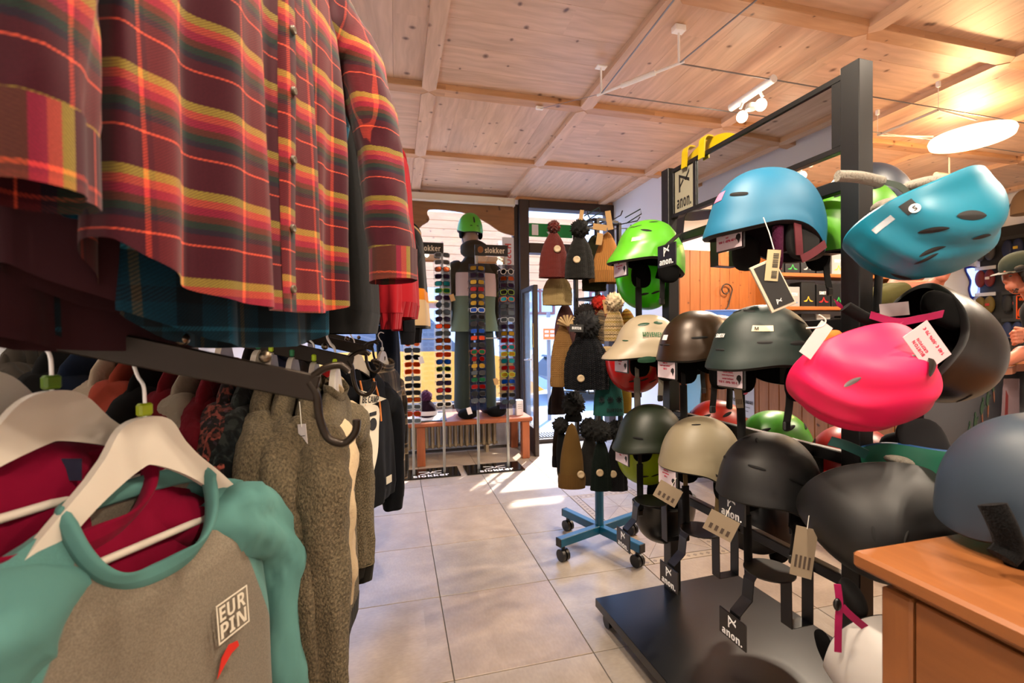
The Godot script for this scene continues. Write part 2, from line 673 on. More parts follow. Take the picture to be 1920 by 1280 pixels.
# ---------------------------------------------------------------- the room
const CEIL := 2.70
const WZ := -4.85
func build_room() -> void:
	# floor and tiles
	var g := Geo.new()
	g.box(Vector3(2.8, -0.055, -1.65), Vector3(7.9, 0.1, 6.9))
	var floor_o := struct("floor", g, mat("grout", Color(0.36, 0.33, 0.30), 0.9))
	var tms := []
	for i in 5:
		var tm := mat("tile%d" % i, [Color(0.68, 0.635, 0.59), Color(0.65, 0.615, 0.58), Color(0.70, 0.64, 0.58), Color(0.66, 0.61, 0.57), Color(0.68, 0.62, 0.57)][i], 0.36)
		tm.albedo_texture = M.tile_tex
		tms.append(tm)
	var T := 0.5265
	rng.seed = 5
	var meshes := []
	for i in 4:
		var q := Geo.new()
		q.us = 0.8
		q.uo = Vector2(rng.randf(), rng.randf())
		q.box(Vector3(0, -0.006, 0), Vector3(T - 0.004, 0.012, T - 0.004), 0.0012)
		meshes.append(q.mesh())
	for i in range(-2, 12):
		for j in range(-3, 10):
			var x0 := 0.18 + T * i
			var z0 := -(3.676 - T * j)
			if z0 - T * 0.5 < -5.2 or (x0 > 2.3 and z0 < -3.9):
				continue
			if i == 2 and (j == 1 or j == 2):
				continue
			var o := part(floor_o, "tile", meshes[rng.randi() % 4], tms[rng.randi() % 5])
			o.position = Vector3(x0 + T * 0.5, 0, z0 + T * 0.5)
			o.rotation.y = PI / 2 * (rng.randi() % 4)
	# decorated inlay field: border strips round diagonal tiles
	var ix0 := 0.18 + T * 2
	var iz0 := -(3.676 - T)
	var bm := mat("inlay_border", Color(0.64, 0.57, 0.48), 0.5)
	var bl := mat("inlay_line", Color(0.50, 0.44, 0.38), 0.5)
	var fx := Rect2(ix0, iz0, T, T * 2)
	for q in [[Vector2(fx.position.x + 0.03, fx.get_center().y), Vector2(0.056, fx.size.y - 0.004)], [Vector2(fx.end.x - 0.03, fx.get_center().y), Vector2(0.056, fx.size.y - 0.004)], [Vector2(fx.get_center().x, fx.position.y + 0.03), Vector2(fx.size.x - 0.12, 0.056)], [Vector2(fx.get_center().x, fx.end.y - 0.03), Vector2(fx.size.x - 0.12, 0.056)], [Vector2(fx.get_center().x, fx.get_center().y), Vector2(fx.size.x - 0.12, 0.056)]]:
		var s := Geo.new()
		s.box(Vector3(q[0].x, -0.006, q[0].y), Vector3(q[1].x - 0.003, 0.012, q[1].y - 0.003), 0.001)
		var so := part(floor_o, "border_strip", s, bm)
		var l := Geo.new()
		var lx: float = q[1].x
		var lz: float = q[1].y
		var cnt := int(maxf(lx, lz) / 0.04)
		for k in cnt:
			var u := (k + 0.5) / cnt - 0.5
			var c := Vector3(q[0].x + (u * lx if lx > lz else 0.0), 0.0003, q[0].y + (u * lz if lz > lx else 0.0))
			l.box(c, Vector3(0.018, 0.0008, 0.018), 0.0, Basis(Vector3.UP, PI / 4))
		part(so, "motif", l, bl)
	for half in 2:
		var a := Vector2(fx.position.x + 0.06, fx.position.y + 0.06 + half * (T - 0.028))
		var w := Vector2(T - 0.12, T - 0.092)
		var m := a + w * 0.5
		var pts := [a, a + Vector2(w.x, 0), a + w, a + Vector2(0, w.y)]
		for k in 4:
			var p: Vector2 = pts[k]
			var q: Vector2 = pts[(k + 1) % 4]
			var pq := (p + q) * 0.5
			for tri in [[p, pq, m], [pq, q, m]]:
				var c: Vector2 = (tri[0] + tri[1] + tri[2]) / 3.0
				var pg := PackedVector2Array()
				for e in tri:
					var d: Vector2 = e - c
					pg.append(c + d * 0.985)
				var s := Geo.new()
				s.x = Transform3D(Basis(Vector3.RIGHT, Vector3.BACK, Vector3.DOWN), Vector3(0, -0.006, 0))
				s.prism(pg, 0.012)
				part(floor_o, "inlay_tile", s, tms[(k + half) % 5])
	# ceiling: slab, boards in coffers, beams
	g = Geo.new()
	g.box(Vector3(2.8, CEIL + 0.10, -1.65), Vector3(7.9, 0.1, 6.9))
	var ceil_o := struct("ceiling", g, mat("ceil_slab", Color(0.45, 0.3, 0.2), 0.9))
	var xs := [-1.88, -0.83, 0.215, 1.24, 2.32, 3.36, 4.40, 5.44, 6.48]
	var zs := [-4.89, -3.86, -2.83, -1.78, -0.75, 0.28, 1.31]
	var cms := []
	for i in 5:
		cms.append(wood("pine_board%d" % i, [Color(0.95, 0.825, 0.725), Color(0.94, 0.815, 0.715), Color(0.955, 0.83, 0.73), Color(0.935, 0.81, 0.708), Color(0.945, 0.82, 0.72)][i], 0.42))
	rng.seed = 77
	for i in xs.size() - 1:
		for j in zs.size() - 1:
			var x0: float = xs[i]
			var x1: float = xs[i + 1]
			var z0: float = zs[j]
			var z1: float = zs[j + 1]
			var along_x := (i + j) % 2 == 0
			var nb := 5
			for k in nb:
				var s := Geo.new()
				s.gr = Vector3.RIGHT if along_x else Vector3.BACK
				s.us = 0.62
				s.uo = Vector2(rng.randf(), rng.randf())
				if along_x:
					var w := (z1 - z0) / nb
					s.box(Vector3((x0 + x1) / 2, CEIL + 0.045, z0 + w * (k + 0.5)), Vector3(x1 - x0, 0.018, w - 0.0006), 0.0008)
				else:
					var w := (x1 - x0) / nb
					s.box(Vector3(x0 + w * (k + 0.5), CEIL + 0.045, (z0 + z1) / 2), Vector3(w - 0.0006, 0.018, z1 - z0), 0.0008)
				part(ceil_o, "plank", s, cms[rng.randi() % 5])
	var bmat := wood("pine_beam", Color(0.95, 0.82, 0.71), 0.42)
	var bmat2 := wood("pine_beam_cross", Color(0.88, 0.70, 0.54), 0.45)
	for j in zs.size():
		var s := Geo.new()
		s.gr = Vector3.RIGHT
		s.us = 0.7
		s.uo = Vector2(j * 0.37, j * 0.21)
		s.box(Vector3(2.8, CEIL + 0.02, zs[j]), Vector3(7.9, 0.04, 0.085), 0.003)
		part(ceil_o, "cross_beam", s, bmat2)
	for i in range(1, xs.size()):
		for j in zs.size() - 1:
			var s := Geo.new()
			s.x = Transform3D(Basis(Vector3.RIGHT, Vector3.FORWARD, Vector3.UP), Vector3(xs[i], CEIL + 0.018, 0))
			s.gr = Vector3.UP
			s.us = 0.7
			s.uo = Vector2(i * 0.31 + j * 0.17, i * 0.23)
			var a: float = -zs[j] - 0.003
			var b: float = -zs[j + 1] + 0.003
			s.prism(PackedVector2Array([Vector2(0, a), Vector2(-0.043, a - 0.036), Vector2(-0.043, b + 0.036), Vector2(0, b), Vector2(0.043, b + 0.036), Vector2(0.043, a - 0.036)]), 0.042)
			part(ceil_o, "beam", s, bmat)
	# walls
	var wm := mat("wall_paint", Color(0.90, 0.92, 0.96), 0.8)
	for w in [["wall_left", Vector3(-1.02, 1.375, -1.65), Vector3(0.12, 2.75, 6.9)], ["wall_behind", Vector3(2.8, 1.375, 1.72), Vector3(7.9, 2.75, 0.12)], ["wall_right", Vector3(6.66, 1.375, -1.1), Vector3(0.12, 2.75, 5.7)], ["wall_entrance", Vector3(2.53, 1.375, -4.38), Vector3(0.12, 2.75, 1.12)], ["wall_back", Vector3(4.6, 1.375, -3.88), Vector3(4.1, 2.75, 0.12)], ["wall_front_sill", Vector3(0.16, 0.21, -4.91), Vector3(2.3, 0.42, 0.12)], ["wall_front_pier", Vector3(-0.93, 1.375, -4.91), Vector3(0.16, 2.75, 0.12)]]:
		g = Geo.new()
		g.box(w[1], w[2])
		struct(w[0], g, wm)
	g = Geo.new()
	g.box(Vector3(0.78, CEIL + 0.0, -4.91), Vector3(3.4, 0.1, 0.12))
	struct("wall_front_header", g, wm)
	# shop window frame and glass
	var fr := wood("dark_frame", Color(0.20, 0.145, 0.115), 0.5)
	g = Geo.new()
	for b in [[Vector3(-0.83, 1.55, -4.9), Vector3(0.06, 2.26, 0.08)], [Vector3(1.30, 1.55, -4.9), Vector3(0.06, 2.26, 0.08)], [Vector3(0.235, 0.445, -4.9), Vector3(2.1, 0.05, 0.08)], [Vector3(0.235, 2.63, -4.9), Vector3(2.1, 0.05, 0.08)]]:
		g.box(b[0], b[1], 0.004)
	var win := struct("window_1", g, fr)
	g = Geo.new()
	g.box(Vector3(0.235, 1.54, -4.9), Vector3(2.08, 2.14, 0.006))
	part(win, "pane", g, glass("shop_pane", Color(1, 1, 1, 0.03)))
	# scalloped wooden valance inside the window
	var R := [Vector2(0.0, 2.30), Vector2(0.035, 2.345), Vector2(0.11, 2.40), Vector2(0.115, 2.44), Vector2(0.10, 2.465), Vector2(0.10, 2.50), Vector2(0.14, 2.525), Vector2(0.30, 2.525), Vector2(0.52, 2.50), Vector2(0.72, 2.42), Vector2(0.88, 2.325), Vector2(1.03, 2.29)]
	var side := curve2(R, 5)
	var out := PackedVector2Array()
	for p in side:
		out.append(Vector2(0.235 + p.x, p.y))
	out.append(Vector2(1.265, 2.655))
	out.append(Vector2(-0.795, 2.655))
	for k in range(side.size() - 1, 0, -1):
		out.append(Vector2(0.235 - side[k].x, side[k].y))
	g = Geo.new()
	g.gr = Vector3.RIGHT
	g.us = 0.8
	g.x.origin.z = -4.80
	g.prism(out, 0.022)
	solo("window_valance", g, wood("valance_wood", Color(0.60, 0.43, 0.27), 0.6), "aged wooden valance board with scalloped lower edge above the shop window", "valance")
	g = Geo.new()
	for b in [[Vector3(0.2, 2.638, -4.74), Vector3(2.1, 0.07, 0.05)], [Vector3(0.2, 2.60, -4.735), Vector3(2.1, 0.012, 0.062)]]:
		g.box(b[0], b[1], 0.004)
	var bc := solo("blind_cassette", g, mat("white_plastic", Color(0.86, 0.84, 0.78), 0.4), "long white blind cassette under the ceiling above the shop window", "blind")
	g = Geo.new()
	g.box(Vector3(1.252, 2.63, -4.74), Vector3(0.008, 0.088, 0.068), 0.003)
	part(bc, "end_cap", g, mat("white_plastic", Color.WHITE))
	# entrance frame
	g = Geo.new()
	for b in [[Vector3(1.385, 1.35, -4.88), Vector3(0.11, 2.70, 0.14)], [Vector3(2.43, 1.35, -4.88), Vector3(0.08, 2.70, 0.14)], [Vector3(1.92, 2.655, -4.88), Vector3(0.96, 0.09, 0.14)], [Vector3(1.92, 2.17, -4.88), Vector3(0.96, 0.11, 0.14)], [Vector3(1.92, 0.02, -4.9), Vector3(0.96, 0.04, 0.2)]]:
		g.box(b[0], b[1], 0.005)
	var dr := struct("door_1", g, fr)
	g = Geo.new()
	g.box(Vector3(1.92, 2.42, -4.9), Vector3(0.96, 0.4, 0.006))
	part(dr, "transom_pane", g, glass("shop_pane", Color.WHITE))
	g = Geo.new()
	for k in 26:
		g.box(Vector3(1.48 + k * 0.035, 0.046, -4.98), Vector3(0.012, 0.012, 0.26))
	for k in 4:
		g.box(Vector3(1.92, 0.046, -5.09 + k * 0.075), Vector3(0.92, 0.01, 0.01))
	part(dr, "threshold_grate", g, mat("grate", Color(0.3, 0.32, 0.35), 0.5, 0.6))
	# green emergency exit sign on the transom glass
	var sg := thing("exit_sign", "green emergency exit sign with white door and arrow behind the transom glass", "sign", Transform3D(Basis(), Vector3(1.72, 2.385, -4.885)))
	g = Geo.new()
	g.box(Vector3.ZERO, Vector3(0.52, 0.15, 0.012), 0.003)
	part(sg, "board", g, mat("exit_green", Color(0.02, 0.55, 0.24), 0.5))
	g = Geo.new()
	g.box(Vector3(-0.19, 0.0, 0.008), Vector3(0.075, 0.12, 0.003))
	part(sg, "door_pictogram", g, mat("sign_white", Color(0.92, 0.92, 0.92), 0.6))
	g = Geo.new()
	g.box(Vector3(-0.02, 0.02, 0.008), Vector3(0.022, 0.07, 0.003))
	g.x = Transform3D(Basis(), Vector3(-0.02, 0, 0.008))
	g.prism(PackedVector2Array([Vector2(-0.035, -0.015), Vector2(0.035, -0.015), Vector2(0, -0.058)]), 0.003)
	part(sg, "arrow", g, mat("sign_white", Color.WHITE))
	# open glazed leaf
	var lf := thing("entrance_door_leaf", "open glazed entrance door leaf with dark frame and pale lever handle", "door", Transform3D(Basis(Vector3.UP, -0.04), Vector3(1.36, 0, -4.80)))
	var L := 0.53
	g = Geo.new()
	for b in [[Vector3(0, 0.85, 0.03), Vector3(0.045, 1.70, 0.06)], [Vector3(0, 0.85, L - 0.03), Vector3(0.045, 1.70, 0.06)], [Vector3(0, 1.68, L / 2), Vector3(0.045, 0.045, L - 0.12)], [Vector3(0, 0.14, L / 2), Vector3(0.045, 0.26, L - 0.12)]]:
		g.box(b[0], b[1], 0.004)
	part(lf, "frame", g, fr)
	g = Geo.new()
	g.box(Vector3(0, 0.965, L / 2), Vector3(0.008, 1.39, L - 0.12))
	part(lf, "pane", g, glass("leaf_pane", Color(0.85, 0.95, 1.0, 0.12)))
	g = Geo.new()
	g.box(Vector3(-0.028, 0.93, L - 0.04), Vector3(0.012, 0.16, 0.035), 0.003)
	g.tube(P3([Vector3(-0.03, 0.96, L - 0.04), Vector3(-0.075, 0.96, L - 0.04), Vector3(-0.08, 0.958, L - 0.06), Vector3(-0.08, 0.95, L - 0.16)]), 0.009)
	part(lf, "handle", g, mat("pale_metal", Color(0.8, 0.82, 0.85), 0.25, 0.8))
	g = Geo.new()
	g.box(Vector3(-0.024, 1.20, L - 0.032), Vector3(0.003, 0.24, 0.05))
	part(lf, "yellow_plate", g, hexm("c8a54a", 0.5), "yellow door plate with dark script")
	g = Geo.new()
	g.tube(curve3([Vector3(-0.027, 1.11, L - 0.03), Vector3(-0.027, 1.15, L - 0.045), Vector3(-0.027, 1.19, L - 0.022), Vector3(-0.027, 1.24, L - 0.04), Vector3(-0.027, 1.29, L - 0.028)], 4), 0.003, 5)
	part(lf, "script_mark", g, hexm("2a2018", 0.6))

# ---------------------------------------------------------------- helmets
func hpos(S: Dictionary, th: float, s: float, off := 0.0) -> Vector3:
	var a: float = S.get("a", 0.117)
	var b: float = S.get("b", 0.142)
	var h: float = S.get("h", 0.165)
	var r: Array = S.get("rim", [0.0, 0.012, -0.055])
	var c := cos(th)
	var ear := exp(-pow((absf(angle_difference(0.0, th)) - 1.75) / 0.55, 2.0))
	var yr: float = lerpf(r[2], r[0], smoothstep(-0.75, 0.5, c)) + ear * r[1]
	var ph := s * acos(clampf(yr / h, -0.95, 0.95))
	var sp := pow(maxf(sin(ph), 0.0), 0.86)
	var d := Vector3(a * sp * sin(th), h * cos(ph), -b * sp * c)
	var nn := Vector3(d.x / (a * a), d.y / (h * h), d.z / (b * b)).normalized()
	var fl: float = S.get("flare", 0.004)
	var k := smoothstep(0.86, 1.0, s)
	d += Vector3(nn.x, 0.0, nn.z) * fl * k
	if S.has("brim"):
		d += Vector3(0, -0.008, -S.brim) * smoothstep(0.55, 1.0, c) * smoothstep(0.78, 1.0, s)
	var st: String = S.get("style", "")
	if st == "ridge":
		var q := d.x / a
		var w := smoothstep(0.12, 0.4, s)
		off += 0.0055 * sin(absf(q) * 11.0 + d.z * 3.0) * w * smoothstep(1.0, 0.78, s) * smoothstep(0.0, 0.25, absf(q))
	elif st == "step":
		off += 0.004 * smoothstep(0.02, 0.10, s - 0.62 - 0.10 * c) - 0.0025 * smoothstep(0.3, 0.36, absf(sin(th))) * smoothstep(0.3, 0.38, s) 
	elif st == "crease":
		off += 0.0035 * smoothstep(0.0, 0.04, s - 0.70 + 0.06 * c) * smoothstep(-0.9, -0.2, -c)
	return d + nn * off

func hpatch(S: Dictionary, V: Array, lift: float) -> Geo:   # V: azimuth deg, s, half length, half width, turn deg, point
	var th := deg_to_rad(V[0])
	var s: float = V[1]
	var e := 0.002
	var lt := (hpos(S, th + e, s) - hpos(S, th - e, s)).length() / (2.0 * e)
	var ls := (hpos(S, th, s + e) - hpos(S, th, s - e)).length() / (2.0 * e)
	var ro := deg_to_rad(V[4])
	var pw: float = V[5] if V.size() > 5 else 0.5
	var P := []
	for i in 17:
		var u := sin((i / 16.0 - 0.5) * PI)
		var row := PackedVector3Array()
		for j in 7:
			var w: float = (j / 3.0 - 1.0) * pow(maxf(1.0 - u * u, 0.0), pw)
			var q := Vector2(u * V[2], w * V[3]).rotated(ro)
			row.append(hpos(S, th + q.x / lt, s + q.y / ls, lift + 0.0012 * (1.0 - absf(w))))
		P.append(row)
	var g := Geo.new()
	g.grid(P)
	return g

func hat_frame(S: Dictionary, az: float, s: float, lift := 0.001, roll := 0.0) -> Transform3D:   # local frame on the shell: z out, y up
	var th := deg_to_rad(az)
	var p := hpos(S, th, s, lift)
	var du := hpos(S, th + 0.01, s) - hpos(S, th - 0.01, s)
	var dv := hpos(S, th, s - 0.01) - hpos(S, th, s + 0.01)
	var z := du.cross(dv).normalized()
	if z.dot(p) < 0.0:
		z = -z
	var y := (dv - z * dv.dot(z)).normalized()
	return Transform3D(Basis(y.cross(z), y, z) * Basis(Vector3(0, 0, 1), deg_to_rad(roll)), p)

func decal(o: Node, called: String, S: Dictionary, az: float, s: float, w: float, h: float, m: Material, roll := 0.0, lift := 0.0012) -> MeshInstance3D:
	var F2 := hat_frame(S, az, s, 0.0, roll)
	var e := 0.002
	var th := deg_to_rad(az)
	var lt := (hpos(S, th + e, s) - hpos(S, th - e, s)).length() / (2.0 * e)
	var ls := (hpos(S, th, s + e) - hpos(S, th, s - e)).length() / (2.0 * e)
	var P := []
	for i in 5:
		var row := PackedVector3Array()
		for j in 7:
			var q := Vector2((j / 6.0 - 0.5) * w, (i / 4.0 - 0.5) * h).rotated(-deg_to_rad(roll))
			row.append(hpos(S, th + q.x / lt * (1.0 if F2.basis.x.dot(hpos(S, th + e, s) - hpos(S, th, s)) > 0.0 else -1.0), s + q.y / ls, lift))
		P.append(row)
	var g := Geo.new()
	g.grid(P)
	return part(o, called, g, m)

func helmet(label: String, xf: Transform3D, S: Dictionary) -> Node3D:
	var o := thing(S.get("called", "ski_helmet"), label, "helmet", xf, S.get("grp", "ski helmets on the display stand"))
	var N := 72
	var R := 26
	var P := []
	for i in R + 1:
		var row := PackedVector3Array()
		for j in N:
			row.append(hpos(S, TAU * j / N, float(i) / R))
		P.append(row)
	var g := Geo.new()
	g.grid(P, true)
	part(o, "shell", g, S.m)
	var lin: Material = S.get("liner", mat("liner_black", Color(0.028, 0.027, 0.028), 0.95, 0.0, 0.2))
	var In := []
	for i in 15:
		var row := PackedVector3Array()
		for j in N:
			row.append(hpos(S, TAU * j / N, minf(i / 13.0, 1.0), -0.016) + (Vector3(0, -0.007, 0) if i == 14 else Vector3.ZERO))
		In.append(row)
	g = Geo.new()
	g.grid(In, true, Vector2.ONE, false, true)
	part(o, "liner", g, lin)
	g = Geo.new()
	var mid := PackedVector3Array()
	for j in N:
		mid.append(hpos(S, TAU * j / N, 1.0, -0.004) + Vector3(0, -0.005, 0))
	g.grid([P[R], mid, In[14]], true)
	part(o, "rim_trim", g, S.get("trim", mat("trim_black", Color(0.035, 0.035, 0.037), 0.6)))
	for V in S.get("vents", []):
		part(o, "vent", hpatch(S, V, 0.0006), S.get("ventm", mat("vent_dark", Color(0.015, 0.015, 0.016), 0.7)))
	var a: float = S.get("a", 0.117)
	if S.get("pads", true):
		for s: float in [-1.0, 1.0]:
			g = Geo.new()
			var Q := []
			for i in 13:
				var ph := PI * i / 12
				var row := PackedVector3Array()
				for j in 20:
					var t := TAU * j / 20
					row.append(Vector3(s * (a - 0.024) + sig(cos(ph), 0.7) * 0.015 * s, -0.042 + sig(sin(t), 0.75) * 0.052 * pow(sin(ph), 0.5), 0.022 + sig(cos(t), 0.75) * 0.046 * pow(sin(ph), 0.5)))
				Q.append(row)
			g.grid(Q, true)
			part(o, "ear_pad", g, S.get("padm", lin))
	if S.get("strap", true):
		var sm: Material = S.get("strapm", mat("strap_black", Color(0.03, 0.03, 0.032), 0.8))
		g = Geo.new()
		var sl: float = S.get("sl", 0.17)
		var x0 := a - 0.035
		g.ribbon(curve3([Vector3(x0, -0.05, 0.0), Vector3(x0 - 0.01, -0.09, -0.005), Vector3(x0 - 0.02, -0.07 - sl, -0.01)], 6), Vector3(0.2, 0, 1), 0.02, 0.003)
		part(o, "strap", g, sm)
		g = Geo.new()
		g.tube(curve3([Vector3(x0 - 0.008, -0.095, -0.004), Vector3(x0 - 0.015, -0.08 - sl * 0.5, -0.008), Vector3(x0 - 0.02, -0.06 - sl, -0.01)], 5), 0.016, 10, true, Vector2(1.0, 0.55), Vector3(0.2, 0, 1))
		part(o, "strap_sleeve", g, S.get("sleevem", mat("fleece_black", Color(0.03, 0.03, 0.032), 1.0)))
		g = Geo.new()
		g.box(Vector3(x0 - 0.02, -0.075 - sl, -0.01), Vector3(0.01, 0.026, 0.024), 0.004)
		part(o, "buckle", g, mat("buckle_black", Color(0.03, 0.03, 0.03), 0.35))
		g = Geo.new()
		g.ribbon(curve3([Vector3(-x0, -0.05, 0.0), Vector3(-x0 + 0.005, -0.1, 0.005), Vector3(-x0 + 0.02, -0.155, 0.012)], 6), Vector3(-0.2, 0, 1), 0.02, 0.003)
		part(o, "strap", g, sm)
		g = Geo.new()
		g.box(Vector3(-x0 + 0.02, -0.162, 0.012), Vector3(0.01, 0.026, 0.024), 0.004)
		part(o, "buckle", g, mat("buckle_black", Color.BLACK))
	return o

func pose(p: Vector3, front: Vector3, up: Vector3) -> Transform3D:   # front and up given in camera axes (x right, y up, z towards the camera)
	var u := (cb * up).normalized()
	var f := (cb * front)
	f = (f - u * f.dot(u)).normalized()
	var zz := -f
	return Transform3D(Basis(u.cross(zz), u, zz), p)

# ---------------------------------------------------------------- the helmet stand
var stand: Node3D
const SX := [-0.306, -0.016, 0.264]
const ROWS := [1.60, 1.225, 0.865, 0.53]

func price_card(par: Node, xf: Transform3D, lines: Array, pic := true) -> void:
	var g := Geo.new()
	g.x = xf
	g.box(Vector3.ZERO, Vector3(0.10, 0.072, 0.006), 0.003)
	var fr := part(par, "sign_holder", g, mat("holder_black", Color(0.035, 0.035, 0.04), 0.35))
	g = Geo.new()
	g.x = xf
	g.box(Vector3(-0.003, 0, 0.0035), Vector3(0.09, 0.063, 0.002))
	part(fr, "price_card", g, mat("card_pink", Color(0.86, 0.80, 0.83), 0.5))
	var y := 0.022
	var tm := mat("print_magenta", Color(0.72, 0.10, 0.26), 0.6)
	for l in lines:
		text(fr, l[0], l[1], tm, xf * Transform3D(Basis(), Vector3(-0.008, y - l[1] * 0.5, 0.0048)), 0.0, "Droid Sans", 700)
		y -= l[1] + 0.004
	if pic:
		g = Geo.new()
		g.x = xf * Transform3D(Basis(), Vector3(0.032, -0.008, 0.0048))
		g.prism(PackedVector2Array([Vector2(-0.009, 0.0), Vector2(-0.007, 0.008), Vector2(0, 0.012), Vector2(0.007, 0.009), Vector2(0.008, 0.0), Vector2(0.004, -0.007), Vector2(0.001, -0.014), Vector2(-0.002, -0.006)]), 0.0008)
		part(fr, "helmet_picture", g, mat("print_dark", Color(0.08, 0.07, 0.07), 0.7))

func logo_shape(g: Geo, k: float, d := 0.0012) -> void:   # angular folded A mark
	var o := g.x
	for s in [[[-0.30, -0.42], [-0.20, -0.42], [-0.20, 0.36], [-0.30, 0.50]], [[-0.30, 0.50], [-0.26, 0.36], [0.50, -0.06], [0.50, 0.10]], [[0.16, 0.10], [0.24, 0.06], [0.50, 0.42], [0.50, 0.58]], [[-0.20, -0.20], [-0.20, -0.06], [0.02, 0.18], [0.06, 0.10]]]:
		var p := PackedVector2Array()
		for q in s:
			p.append(Vector2(q[0] - 0.08, q[1]) * k)
		g.prism(p, d)
	g.x = o

func brand_plate(par: Node, xf: Transform3D, w: float, h: float, light := false) -> void:
	var g := Geo.new()
	g.x = xf
	g.box(Vector3.ZERO, Vector3(w, h, 0.005), 0.002)
	var fr := part(par, "sign_holder" if not light else "sign_panel", g, mat("holder_black", Color.BLACK) if not light else mat("panel_grey", Color(0.55, 0.53, 0.46), 0.6))
	var ink := mat("logo_white", Color(0.88, 0.88, 0.88), 0.6) if not light else mat("logo_dark", Color(0.06, 0.05, 0.05), 0.6)
	g = Geo.new()
	g.x = xf * Transform3D(Basis(), Vector3(0, h * 0.16, 0.003))
	logo_shape(g, h * 0.46)
	part(fr, "emblem", g, ink)
	text(fr, "anon.", h * 0.22, ink, xf * Transform3D(Basis(), Vector3(0, -h * 0.30, 0.003)), w * 0.74)

func tray(z: float, y: float, side: float, sign: int, lines := []) -> void:   # side -1 aisle, +1 back ; sign 0 none 1 price 2 brand
	var m := mat("stand_black", Color(0.035, 0.035, 0.04), 0.42)
	var g := Geo.new()
	g.disc(Vector3(side * 0.16, y, z), Vector3.UP, 0.066, 0.004, 32)
	var t := part(stand, "tray", g, m)
	g = Geo.new()
	g.ribbon(P3([Vector3(side * 0.222, y - 0.001, z), Vector3(side * 0.232, y - 0.014, z), Vector3(side * 0.238, y - 0.066, z), Vector3(side * 0.279, y - 0.1, z), Vector3(side * 0.281, y - 0.13, z)]), Vector3(0, 0, 1), 0.036, 0.003)
	part(t, "front_strip", g, m)
	g = Geo.new()
	g.ribbon(P3([Vector3(side * 0.10, y - 0.001, z), Vector3(side * 0.098, y - 0.17, z), Vector3(side * 0.02, y - 0.172, z), Vector3(side * 0.019, y - 0.01, z)]), Vector3(0, 0, 1), 0.036, 0.003)
	part(t, "rear_strip", g, m)
	var xf := Transform3D(Basis(Vector3.UP, side * PI / 2), Vector3(side * 0.288, y - 0.14, z))
	if sign == 1:
		price_card(stand, xf, lines)
	elif sign == 2:
		brand_plate(stand, xf, 0.098, 0.074)

